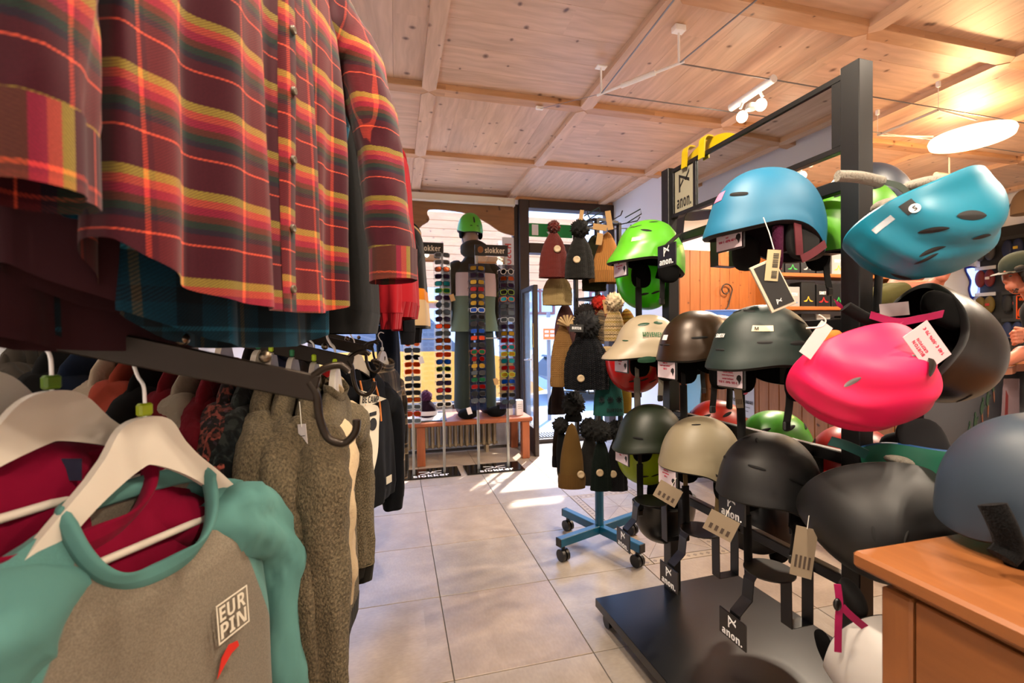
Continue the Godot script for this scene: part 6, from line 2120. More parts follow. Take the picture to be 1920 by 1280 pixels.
	beanie("dark bottle green rib knit hat with bone badge in lowest ring", at(1127, 818, 2.20), 0.10, 0.26, kn.call(Color(0.035, 0.075, 0.06), 0.8), {"cables": 4.0, "pom": pom.call(Color(0.018, 0.022, 0.02)), "pr": 0.05, "badge": Vector2(-0.01, -0.17), "narrow": 0.75})
	beanie("dark charcoal cable knit hat with bone badge at lower right", at(1156, 815, 2.22), 0.105, 0.27, kn.call(Color(0.055, 0.055, 0.065), 0.8), {"cables": 4.0, "pom": pom.call(Color(0.022, 0.022, 0.026)), "pr": 0.045, "badge": Vector2(-0.022, -0.185), "narrow": 0.75})
	for q in [["wooden clothes peg clipped above the black bobble hat", 1090, 403, 0.02, 0.05], ["long kraft tag above the camel hat", 1142, 413, 0.028, 0.095], ["folded cream tag on the hook beside the camel hat", 1125, 426, 0.07, 0.03], ["angled kraft tag at the camel hat's left edge", 1124, 448, 0.03, 0.06], ["kraft tag on the patterned hats", 1135, 575, 0.02, 0.07]]:
		g = Geo.new()
		g.box(Vector3.ZERO, Vector3(q[3], q[4], 0.004), 0.001)
		solo("paper_tag", g, mat("kraft_light", Color(0.66, 0.52, 0.34), 0.8), q[0], "tag", Transform3D(cb * Basis(Vector3(0, 0, 1), -0.15 if q[1] < 1130 else 0.15), at(q[1], q[2], 2.24)), "")

# ---------------------------------------------------------------- sunglasses
var gl_mesh := {}
func glasses_meshes(style: int) -> Dictionary:
	if gl_mesh.has(style):
		return gl_mesh[style]
	var out := {}
	var g := Geo.new()
	var oval: float = [0.55, 0.75, 0.95][style]
	var w: float = [0.029, 0.028, 0.024][style]
	var h: float = [0.0195, 0.021, 0.023][style]
	for s: float in [-1.0, 1.0]:
		var pts := PackedVector3Array()
		var lp := PackedVector2Array()
		for k in 20:
			var a := TAU * k / 20
			var q := Vector2(sig(cos(a), oval) * w, sig(sin(a), oval) * h - 0.003 * cos(a) * s)
			lp.append(q)
			pts.append(Vector3(s * 0.0345 + q.x, q.y, -absf(q.x * s + 0.0345) * 0.12))
		pts.append(pts[0])
		pts.append(pts[1])
		g.tube(pts, 0.0028, 6, false)
		var l := Geo.new()
		l.x = Transform3D(Basis(Vector3.UP, s * 0.12), Vector3(s * 0.0345, 0, -0.004))
		l.prism(lp, 0.002)
		out["lens%d" % int(s)] = l.mesh()
		var t := Geo.new()
		t.ribbon(curve3([Vector3(s * 0.062, h * 0.55, -0.006), Vector3(s * 0.067, h * 0.5, -0.02), Vector3(s * 0.066, 0.004, -0.10), Vector3(s * 0.062, -0.02, -0.13)], 3), Vector3(0, 1, 0), 0.006, 0.002)
		out["temple%d" % int(s)] = t.mesh()
	g.tube(P3([Vector3(-0.010, 0.006, 0), Vector3(0, 0.009, 0.002), Vector3(0.010, 0.006, 0)]), 0.0032, 6)
	out.frame = g.mesh()
	gl_mesh[style] = out
	return out

func build_glasses() -> void:
	var st := mat("steel_pole", Color(0.62, 0.62, 0.60), 0.3, 0.9)
	var bk := mat("plate_black", Color(0.025, 0.024, 0.024), 0.12)
	var wh := mat("logo_white", Color.WHITE)
	for s in 2:
		var x0: float = [0.133, 0.702][s]
		var x1: float = [0.397, 0.975][s]
		var o := thing("sunglasses_stand", ["sunglasses stand with two steel poles and black base, left one", "sunglasses stand with two steel poles and black base, right one in front of mannequin"][s], "display stand", Transform3D(Basis(), Vector3((x0 + x1) / 2, 0, -4.0)))
		var hx := (x1 - x0) / 2
		var g := Geo.new()
		g.box(Vector3(0, 0.006, 0.0), Vector3(0.52, 0.012, 0.27), 0.002)
		var bp := part(o, "base_plate", g, bk)
		var up := Transform3D(Basis(Vector3.RIGHT, -PI / 2), Vector3(0.01, 0.0125, 0.085))
		text(bp, "slokker", 0.06, wh, up, 0.30, "Droid Sans", 700)
		g = Geo.new()
		g.x = Transform3D(Basis(Vector3.RIGHT, -PI / 2), Vector3(0.01, 0.0125, 0.0))
		for sx: float in [-1.0, 1.0]:
			g.ribbon(curve3([Vector3(sx * 0.10, 0.035, 0), Vector3(sx * 0.05, 0.028, 0), Vector3(sx * 0.012, 0.0, 0), Vector3(sx * 0.05, -0.028, 0), Vector3(sx * 0.09, -0.035, 0)], 5), Vector3(0, 1, 0), 0.012, 0.001)
			g.ribbon(P3([Vector3(0, -0.03, 0), Vector3(sx * 0.02, 0.03, 0)]), Vector3(1, 0, 0), 0.008, 0.001)
		part(bp, "emblem", g, wh)
		for k: float in [-1.0, 1.0]:
			g = Geo.new()
			g.box(Vector3(k * hx, 1.0, 0), Vector3(0.022, 2.0, 0.022), 0.002)
			part(o, "pole", g, st)
			g = Geo.new()
			g.box(Vector3(k * hx - 0.05 * (1 if s == 1 else -1) * 0.0, 1.19, 0.016), Vector3(0.15, 1.30, 0.004))
			part(o, "acrylic_panel", g, glass("acrylic%d" % s, [Color(0.85, 0.92, 0.97, 0.10), Color(0.10, 0.14, 0.26, 0.55)][s]))
		g = Geo.new()
		g.box(Vector3(0, 1.965, 0.014), Vector3(hx * 2 + 0.03, 0.10, 0.012), 0.002)
		var sg := part(o, "header_sign", g, mat("header_black", Color(0.04, 0.035, 0.03), 0.4))
		text(sg, "slokker", 0.05, mat("logo_cream", Color(0.85, 0.82, 0.74), 0.5), Transform3D(Basis(), Vector3(0.03, 1.965, 0.021)), 0.18)
		g = Geo.new()
		g.x = Transform3D(Basis(), Vector3(-0.10, 1.965, 0.021))
		for sx: float in [-1.0, 1.0]:
			g.ribbon(curve3([Vector3(sx * 0.022, 0.012, 0), Vector3(sx * 0.004, 0, 0), Vector3(sx * 0.022, -0.012, 0)], 4), Vector3(0, 1, 0), 0.006, 0.001)
		part(sg, "emblem", g, mat("logo_cream", Color.WHITE))
		if s == 1:
			g = Geo.new()
			g.ball(Vector3(-0.10, 1.968, 0.02), Vector3(0.026, 0.03, 0.006), 14, 8)
			part(sg, "gold_print", g, mat("print_gold", Color(0.5, 0.3, 0.08), 0.5))
		g = Geo.new()
		g.box(Vector3(0, 1.88, 0.008), Vector3(hx * 2 - 0.03, 0.065, 0.006))
		part(o, "mirror", g, mat("mirror_glass", Color.WHITE))
		g = Geo.new()
		g.tube(P3([Vector3(-hx, 1.18, 0.0), Vector3(hx, 1.18, 0.0)]), 0.006, 8)
		part(o, "cross_rod", g, st)
	var fr := [["black", Color(0.025, 0.025, 0.03)], ["navy", Color(0.03, 0.04, 0.10)], ["white", Color(0.85, 0.82, 0.76)], ["tortoise brown", Color(0.16, 0.08, 0.04)], ["grey", Color(0.20, 0.20, 0.21)], ["red", Color(0.60, 0.03, 0.06)], ["lime", Color(0.45, 0.55, 0.05)], ["orange", Color(0.72, 0.33, 0.10)], ["wine red", Color(0.20, 0.02, 0.04)], ["clear", Color(0.62, 0.64, 0.66)]]
	var ln := [["smoke", Color(0.10, 0.10, 0.11)], ["red mirror", Color(0.50, 0.03, 0.05)], ["gold mirror", Color(0.55, 0.42, 0.08)], ["blue mirror", Color(0.03, 0.22, 0.55)], ["amber", Color(0.55, 0.22, 0.05)], ["green mirror", Color(0.04, 0.35, 0.22)], ["pale grey", Color(0.30, 0.34, 0.38)], ["violet", Color(0.16, 0.10, 0.22)], ["orange mirror", Color(0.70, 0.20, 0.03)], ["turquoise mirror", Color(0.04, 0.42, 0.45)]]
	# frame, lens, style for each row from the top
	var cols := [
		[0.133, 1.205, 0.0605, "leftmost column", [[3, 4, 0], [7, 4, 2], [1, 6, 0], [1, 0, 1], [7, 8, 0], [7, 8, 0], [1, 6, 0], [0, 0, 0], [4, 0, 0], [3, 4, 0], [9, 6, 0], [5, 4, 1], [9, 6, 0]]],
		[0.397, 1.905, 0.0617, "second column", [[9, 6, 0], [9, 6, 0], [3, 4, 1], [4, 7, 0], [0, 9, 0], [6, 5, 0], [8, 7, 1], [4, 6, 2], [0, 6, 1], [1, 7, 1], [3, 8, 0], [4, 6, 0], [0, 4, 0], [3, 4, 0], [5, 8, 0], [0, 3, 1], [6, 0, 1], [2, 0, 0], [0, 7, 0], [1, 1, 1], [0, 6, 0], [2, 0, 0]]],
		[0.702, 1.80, 0.0617, "third column", [[0, 2, 0], [1, 7, 0], [0, 2, 0], [8, 1, 0], [0, 2, 1], [3, 2, 1], [2, 3, 0], [4, 0, 0], [3, 0, 1], [1, 3, 0], [8, 8, 0], [0, 0, 0], [5, 5, 1], [1, 1, 2], [3, 2, 1], [0, 6, 0], [0, 5, 0], [8, 1, 0], [0, 0, 1], [4, 6, 0]]],
		[0.975, 1.775, 0.0617, "fourth column", [[2, 0, 2], [3, 4, 0], [0, 7, 0], [6, 0, 1], [7, 9, 1], [0, 6, 0], [4, 6, 0], [9, 6, 0], [0, 7, 1], [0, 2, 0], [8, 1, 0], [5, 9, 1], [6, 2, 0], [1, 9, 1], [3, 1, 0], [6, 2, 1], [1, 3, 0], [8, 1, 0], [0, 0, 0], [0, 6, 1]]]]
	rng.seed = 8
	for c in cols:
		var rows: Array = c[4]
		for r in rows.size():
			var f: Array = fr[rows[r][0]]
			var l: Array = ln[rows[r][1]]
			var ms := glasses_meshes(rows[r][2])
			var fm := mat("frame_" + f[0], f[1], 0.25)
			var lm := mat("lens_" + l[0], l[1], 0.06, 0.65)
			var shp: String = ["rectangular", "rounded", "round"][rows[r][2]]
			var o := thing("sunglasses", "%s %s sunglasses with %s lenses, %s from top in %s" % [shp, f[0], l[0], ORD[r], c[3]], "sunglasses", Transform3D(Basis(Vector3.UP, rng.randf_range(-0.06, 0.06)) * Basis(Vector3.RIGHT, rng.randf_range(-0.05, 0.15)), Vector3(c[0], c[1] - c[2] * r, -3.955)), "sunglasses on the two pole stands")
			part(o, "frame", ms.frame, fm)
			for s in [-1, 1]:
				part(o, "lens", ms["lens%d" % s], lm)
				part(o, "temple", ms["temple%d" % s], fm)
	for q in [["small tan tag on the second sunglasses column", 848, 558], ["brown tag on the first sunglasses column", 790, 675], ["white tag below the third sunglasses column", 880, 770], ["tan tag on the fourth sunglasses column", 930, 715]]:
		var g := Geo.new()
		g.box(Vector3.ZERO, Vector3(0.04, 0.06, 0.001))
		solo("paper_tag", g, mat("kraft_light", Color.WHITE) if q[0].begins_with("small") or q[0].begins_with("tan") else mat("tag_white", Color.WHITE), q[0], "tag", Transform3D(cb * Basis(Vector3(0, 0, 1), 0.3), at(q[1], q[2], [3.93, 3.87, 4.0, 4.06][0 if q[1] == 848 else (1 if q[1] == 790 else (2 if q[1] == 880 else 3))])), "")

# ---------------------------------------------------------------- window end: bench, radiator, mannequin
func build_window() -> void:
	var m := wood("bench_wood", Color(0.66, 0.36, 0.20), 0.45)
	var o := thing("window_bench", "reddish wooden window bench over the radiator", "bench", Transform3D(Basis(), Vector3(0.25, 0, -4.5)))
	var g := Geo.new()
	g.gr = Vector3.RIGHT
	g.us = 0.7
	g.box(Vector3(0.0, 0.385, 0), Vector3(2.06, 0.04, 0.56), 0.008)
	part(o, "seat_board", g, m)
	for p in [[-0.04, 0.225], [0.965, 0.225], [-0.95, 0.225], [-0.95, -0.22], [0.965, -0.22]]:
		g = Geo.new()
		g.gr = Vector3.UP
		g.box(Vector3(p[0], 0.182, p[1]), Vector3(0.075, 0.365, 0.075), 0.004)
		part(o, "leg", g, m)
	o = thing("radiator", "cream ribbed column radiator below the window bench", "radiator", Transform3D(Basis(), Vector3(0.3, 0, -4.66)))
	var rm := mat("radiator_cream", Color(0.60, 0.53, 0.42), 0.4)
	for k in 30:
		g = Geo.new()
		for z: float in [-0.05, 0.0, 0.05]:
			g.tube(curve3([Vector3(0, 0.085, z), Vector3(0, 0.16, z), Vector3(0, 0.26, z), Vector3(0, 0.325, z)], 2), 0.0165, 8)
		g.ball(Vector3(0, 0.33, 0), Vector3(0.018, 0.02, 0.07), 10, 6)
		g.ball(Vector3(0, 0.08, 0), Vector3(0.018, 0.02, 0.07), 10, 6)
		var r := part(o, "rib", g, rm)
		r.position.x = -1.0 + k * 0.058
	g = Geo.new()
	g.tube(P3([Vector3(-1.05, 0.08, 0), Vector3(0.72, 0.08, 0)]), 0.012, 8)
	g.tube(P3([Vector3(-1.05, 0.33, 0), Vector3(0.72, 0.33, 0)]), 0.012, 8)
	part(o, "pipe", g, rm)
	for x: float in [-0.9, 0.6]:
		g = Geo.new()
		g.box(Vector3(x, 0.035, 0), Vector3(0.03, 0.07, 0.12))
		part(o, "foot", g, rm)
	# mannequin seen from behind
	o = thing("mannequin", "mannequin seen from behind in olive and sage ski jacket with pale back panel", "mannequin", Transform3D(Basis(Vector3.UP, 0.12), Vector3(0.77, 0.405, -4.54)))
	var dark := cloth("jacket_dark", Color(0.20, 0.185, 0.15), "cloth_n", 5.0)
	var sage := cloth("jacket_sage", Color(0.35, 0.40, 0.33), "cloth_n", 5.0)
	var pale := cloth("jacket_pale", Color(0.68, 0.60, 0.57), "cloth_n", 5.0)
	var ringf := func(y: float) -> Vector2:
		return prof([[1.62, 0.07, 0.07], [1.56, 0.11, 0.09], [1.50, 0.19, 0.11], [1.42, 0.225, 0.125], [1.25, 0.225, 0.13], [1.05, 0.22, 0.135], [0.84, 0.245, 0.15]], y)
	var band := func(y0: float, y1: float, lift: float, n: int) -> Geo:
		var P := []
		for i in n + 1:
			var y := lerpf(y0, y1, float(i) / n)
			var q: Vector2 = ringf.call(y)
			var row := PackedVector3Array()
			for j in 40:
				var a := TAU * j / 40
				var k := 1.0 + 0.025 * sin(a * 5.0 + y * 9.0)
				row.append(Vector3(sig(cos(a), 0.8) * (q.x + lift) * k, y, sig(sin(a), 0.85) * (q.y + lift) * k))
			P.append(row)
		var gg := Geo.new()
		gg.planar = true
		gg.grid(P, true)
		return gg
	part(o, "jacket_yoke", band.call(1.62, 1.40, 0.0, 10), dark)
	var mid := part(o, "jacket_middle", band.call(1.40, 1.20, 0.0, 8), dark)
	g = Geo.new()
	var P := []
	for i in 9:
		var y := lerpf(1.42, 1.19, i / 8.0)
		var q: Vector2 = ringf.call(y)
		var row := PackedVector3Array()
		for j in 14:
			var a := lerpf(0.22, PI - 0.5, j / 13.0)
			row.append(Vector3(sig(cos(a), 0.8) * (q.x + 0.006), y, sig(sin(a), 0.85) * (q.y + 0.006)))
		P.append(row)
	g.grid(P)
	part(mid, "pale_panel", g, pale)
	part(o, "jacket_skirt", band.call(1.20, 0.84, 0.0, 12), sage)
	for s: float in [-1.0, 1.0]:
		g = Geo.new()
		g.planar = true
		g.tube(curve3([Vector3(s * 0.13, 1.50, 0), Vector3(s * 0.235, 1.42, 0.0), Vector3(s * 0.285, 1.22, 0.0), Vector3(s * 0.295, 1.02, -0.02), Vector3(s * 0.285, 0.90, -0.05)], 5), PackedFloat32Array([0.06, 0.07, 0.078, 0.08, 0.08, 0.08, 0.078, 0.076, 0.075, 0.074, 0.073, 0.072, 0.071, 0.07, 0.068, 0.066, 0.064, 0.062, 0.06, 0.058, 0.056]), 18)
		var sl := part(o, "sleeve", g, dark)
		g = Geo.new()
		g.ball(Vector3(s * 0.285, 0.83, -0.06), Vector3(0.042, 0.075, 0.04), 14, 8)
		part(sl, "glove", g, mat("glove_grey", Color(0.18, 0.18, 0.19), 0.8))
		g = Geo.new()
		g.tube(curve3([Vector3(s * 0.10, 0.88, 0), Vector3(s * 0.115, 0.6, 0.0), Vector3(s * 0.12, 0.35, 0.01), Vector3(s * 0.125, 0.08, 0.0)], 5), 0.098, 18, true, Vector2(0.95, 1.05))
		part(o, "trouser_leg", g, cloth("trouser_green", Color(0.17, 0.20, 0.18), "cloth_n", 5.0))
		g = Geo.new()
		g.ball(Vector3(s * 0.125, 0.055, -0.04), Vector3(0.06, 0.055, 0.13), 16, 10)
		part(o, "boot", g, mat("boot_black", Color(0.025, 0.025, 0.03), 0.6))
	g = Geo.new()
	var H := []
	for i in 15:
		var ph := PI * i / 14
		var row := PackedVector3Array()
		for j in 28:
			var a := TAU * j / 28
			row.append(Vector3(cos(a) * sin(ph) * 0.145, 1.66 + cos(ph) * 0.10, 0.03 + sin(a) * sin(ph) * 0.12) * Vector3(1.0 + 0.04 * sin(ph * 7.0), 1, 1))
		H.append(row)
	g.grid(H, true)
	part(o, "hood", g, dark)
	g = Geo.new()
	g.ball(Vector3(-0.03, 1.78, -0.02), Vector3(0.085, 0.12, 0.10), 16, 10)
	part(o, "head", g, mat("mannequin_skin", Color(0.55, 0.45, 0.38), 0.6))
	var S := {"m": mat("helmet_apple", Color(0.28, 0.62, 0.12), 0.4), "a": 0.125, "b": 0.15, "h": 0.17, "vents": [[180, 0.62, 0.008, 0.035, 0, 0.2], [165, 0.82, 0.012, 0.004, 0, 0.3], [195, 0.82, 0.012, 0.004, 0, 0.3], [150, 0.88, 0.004, 0.003, 0, 0.3]], "grp": ""}
	helmet("apple green helmet worn by the mannequin in the shop window", Transform3D(Basis(Vector3.UP, 0.15) * Basis(Vector3.RIGHT, -0.08), Vector3(0.74, 0.405 + 1.865, -4.555)), S)
	# things on the bench
	o = beanie("purple striped bobble hat standing on the window bench", Vector3(0.27, 0.60, -4.40), 0.21, 0.19, cloth("knit_plum", Color(0.10, 0.03, 0.09), "knit_n", 1.0), {"pom": mat("pom_purple", Color(0.22, 0.04, 0.20), 1.0), "pr": 0.055, "grp": "", "d": 0.8})
	g = Geo.new()
	var W := []
	for i in 3:
		var row := PackedVector3Array()
		for j in 36:
			var a := TAU * j / 36
			row.append(Vector3(cos(a) * 0.11, -0.105 - 0.02 * i, sin(a) * 0.09))
		W.append(row)
	g.grid(W, true)
	part(o, "white_stripe", g, mat("knit_white", Color(0.75, 0.72, 0.72), 0.9))
	var pa := mat("paper_white", Color(0.82, 0.82, 0.84), 0.6)
	for k in 2:
		g = Geo.new()
		g.box(Vector3(0, 0.075, 0), Vector3(0.075, 0.15, 0.075), 0.002)
		o = solo("carton", g, pa, ["small white carton on the bench, left of two", "small white carton at the bench end nearest the door"][k], "box", Transform3D(Basis(Vector3.UP, 0.2), Vector3(1.08 + 0.1 * k, 0.405, -4.42 + 0.03 * k)), "white cartons on the window bench")
		g = Geo.new()
		for r in 3:
			g.box(Vector3(0, 0.11 - r * 0.02, 0.0385), Vector3(0.045, 0.004, 0.001))
		tag(part(o, "print", g, mat("print_grey", Color(0.45, 0.45, 0.47), 0.7)), "", "", "", "stuff")
	o = thing("picture_frame", "black framed white sheet lying tilted on the window bench", "frame", Transform3D(Basis(Vector3.RIGHT, -1.1), Vector3(0.24, 0.44, -4.33)))
	g = Geo.new()
	for b in [[Vector3(0, 0.065, 0), Vector3(0.42, 0.015, 0.015)], [Vector3(0, -0.065, 0), Vector3(0.42, 0.015, 0.015)], [Vector3(0.2025, 0, 0), Vector3(0.015, 0.115, 0.015)], [Vector3(-0.2025, 0, 0), Vector3(0.015, 0.115, 0.015)]]:
		g.box(b[0], b[1], 0.002)
	part(o, "frame", g, mat("frame_black", Color(0.03, 0.03, 0.03), 0.4))
	g = Geo.new()
	g.box(Vector3.ZERO, Vector3(0.40, 0.125, 0.006))
	part(o, "sheet", g, pa)
	for q in [["black glove lying on the bench at mannequin's left boot", 0.66, -4.32], ["black shoe bag lying on the bench right of the mannequin", 0.95, -4.36]]:
		g = Geo.new()
		g.ball(Vector3(0, 0.05, 0), Vector3(0.10, 0.055, 0.06), 18, 10)
		g.ball(Vector3(0.05, 0.085, 0.01), Vector3(0.06, 0.04, 0.05), 14, 8)
		solo("dark_bag", g, cloth("bag_black", Color(0.02, 0.022, 0.028), "cloth_n", 4.0), q[0], "bag", Transform3D(Basis(), Vector3(q[1], 0.405, q[2])), "")
	# lettered banner on the window glass (seen from behind, so mirrored)
	o = thing("window_banner", "tall white and grey-blue lettered banner on the window, seen mirrored from behind", "banner", Transform3D(Basis(), Vector3(1.195, 0, -4.80)))
	g = Geo.new()
	g.box(Vector3(0, 2.02, 0), Vector3(0.13, 0.50, 0.003))
	part(o, "white_field", g, mat("banner_white", Color(0.80, 0.81, 0.83), 0.6))
	g = Geo.new()
	g.box(Vector3(0, 1.565, 0), Vector3(0.13, 0.40, 0.003))
	part(o, "grey_field", g, mat("banner_blue", Color(0.24, 0.34, 0.42), 0.6))
	var mir := Basis(Vector3(0, 0, 1), PI / 2) * Basis.from_scale(Vector3(1, -1, 1))
	text(o, "BOSCH", 0.07, mat("print_salmon", Color(0.75, 0.28, 0.24), 0.6), Transform3D(mir, Vector3(0.0, 2.06, 0.003)), 0.28)
	text(o, "ebike service", 0.05, mat("banner_white", Color.WHITE), Transform3D(mir, Vector3(0.0, 1.56, 0.003)), 0.30)

# ---------------------------------------------------------------- street outside
func build_street() -> void:
	var g := Geo.new()
	g.box(Vector3(2, -0.16, -25.2), Vector3(70, 0.1, 40))
	struct("ground", g, mat("street_snow", Color(0.42, 0.43, 0.45), 0.9))
	# opposite house with balcony
	var o := thing("house", "pale house across the street with wooden balcony and reddish windows", "building", Transform3D(Basis(), Vector3(1.0, -0.11, -17)))
	g = Geo.new()
	g.box(Vector3(-1, 4.5, -3), Vector3(24, 9, 6))
	part(o, "wall", g, mat("house_white", Color(0.66, 0.66, 0.68), 0.9))
	for k in 7:
		var x := -9.0 + k * 2.7
		g = Geo.new()
		for b in [[Vector3(0, 0.72, 0.04), Vector3(1.2, 0.09, 0.08)], [Vector3(0, -0.72, 0.04), Vector3(1.2, 0.09, 0.08)], [Vector3(-0.56, 0, 0.04), Vector3(0.09, 1.35, 0.08)], [Vector3(0.56, 0, 0.04), Vector3(0.09, 1.35, 0.08)], [Vector3(0, 0, 0.04), Vector3(0.08, 1.35, 0.08)], [Vector3(0, 0.15, 0.04), Vector3(1.03, 0.06, 0.06)]]:
			g.box(b[0], b[1])
		var w := part(o, "window", g, mat("window_red", Color(0.35, 0.14, 0.11), 0.6))
		w.position = Vector3(x, 2.9, 0)
		g = Geo.new()
		g.box(Vector3(0, 0, 0.01), Vector3(1.04, 1.35, 0.02))
		part(w, "pane", g, mat("far_glass", Color(0.45, 0.52, 0.58), 0.1))
	# timber clad oriel of the neighbouring house, nearer
	o = thing("timber_balcony", "honey coloured timber balcony front across the lane above the parked vehicle", "balcony", Transform3D(Basis(), Vector3(1.1, 2.40, -11.2)))
	var bm := wood("balcony_wood", Color(0.70, 0.50, 0.32), 0.6)
	for k in 9:
		g = Geo.new()
		g.gr = Vector3.RIGHT
		g.us = 0.35
		g.uo = Vector2(k * 0.31, k * 0.17)
		g.box(Vector3(0, 0.1 + k * 0.205, 0), Vector3(7.6, 0.2, 0.05), 0.006)
		part(o, "board", g, bm)
	for x: float in [-3.7, 3.7]:
		g = Geo.new()
		g.box(Vector3(x, -0.3, -0.1), Vector3(0.16, 4.4, 0.14))
		part(o, "post", g, bm)
	# yellow van and dark car
	for q in [["van", "orange yellow delivery van parked outside the shop window", Vector3(-0.2, -0.11, -8.2), hexm("c9820f", 0.45), 1.9, 4.6], ["car", "dark grey car parked outside the entrance door", Vector3(5.4, -0.11, -9.0), hexm("20262c", 0.3), 1.45, 4.2]]:
		o = thing(q[0], q[1], "vehicle", Transform3D(Basis(), q[2]))
		var h: float = q[4]
		var L: float = q[5] / 2
		g = Geo.new()
		g.prism(curve2([Vector2(-L, 0.3), Vector2(-L, 0.85), Vector2(-L + 0.15, h * 0.55), Vector2(L * 0.45, h * 0.56), Vector2(L - 0.1, h * 0.46), Vector2(L, 0.6), Vector2(L, 0.3)], 3, true), 1.7)
		part(o, "body", g, q[3])
		g = Geo.new()
		g.prism(PackedVector2Array([Vector2(-L + 0.15, h * 0.55), Vector2(-L + 0.35, h * 0.97), Vector2(L * 0.2, h), Vector2(L * 0.55, h * 0.56)]), 1.5)
		part(o, "cabin_glass", g, mat("car_glass", Color(0.20, 0.27, 0.34), 0.1))
		g = Geo.new()
		g.box(Vector3(-0.3, h * 0.99, 0), Vector3(L * 1.3, 0.05, 1.45), 0.02)
		part(o, "roof", g, q[3])
		for x: float in [-L * 0.62, L * 0.62]:
			for z: float in [-0.75, 0.75]:
				g = Geo.new()
				g.disc(Vector3(x, 0.32, z), Vector3(0, 0, 1), 0.32, 0.2, 24)
				part(o, "wheel", g, mat("tyre", Color(0.03, 0.03, 0.03), 0.8))
	# orange notice on a post by the door
	o = thing("notice_board", "white and orange notice on a post outside the door", "sign", Transform3D(Basis(), Vector3(2.28, 0, -6.6)))
	g = Geo.new()
	g.box(Vector3(0, 0.72, -0.03), Vector3(0.05, 1.66, 0.04))
	part(o, "post", g, mat("post_grey", Color(0.4, 0.4, 0.42), 0.6))
	g = Geo.new()
	g.box(Vector3(0, 1.30, 0), Vector3(0.22, 0.34, 0.015), 0.003)
	part(o, "board", g, mat("paper_white", Color.WHITE))
	g = Geo.new()
	g.box(Vector3(0, 1.22, 0.009), Vector3(0.20, 0.17, 0.003))
	part(o, "orange_field", g, hexm("e0641e", 0.6))
	g = Geo.new()
	for k in 4:
		g.box(Vector3(-0.045 + (k % 2) * 0.09, 1.255 - (k / 2) * 0.06, 0.012), Vector3(0.06, 0.03, 0.002))
	tag(part(o, "print", g, mat("banner_white", Color.WHITE)), "", "", "", "stuff")

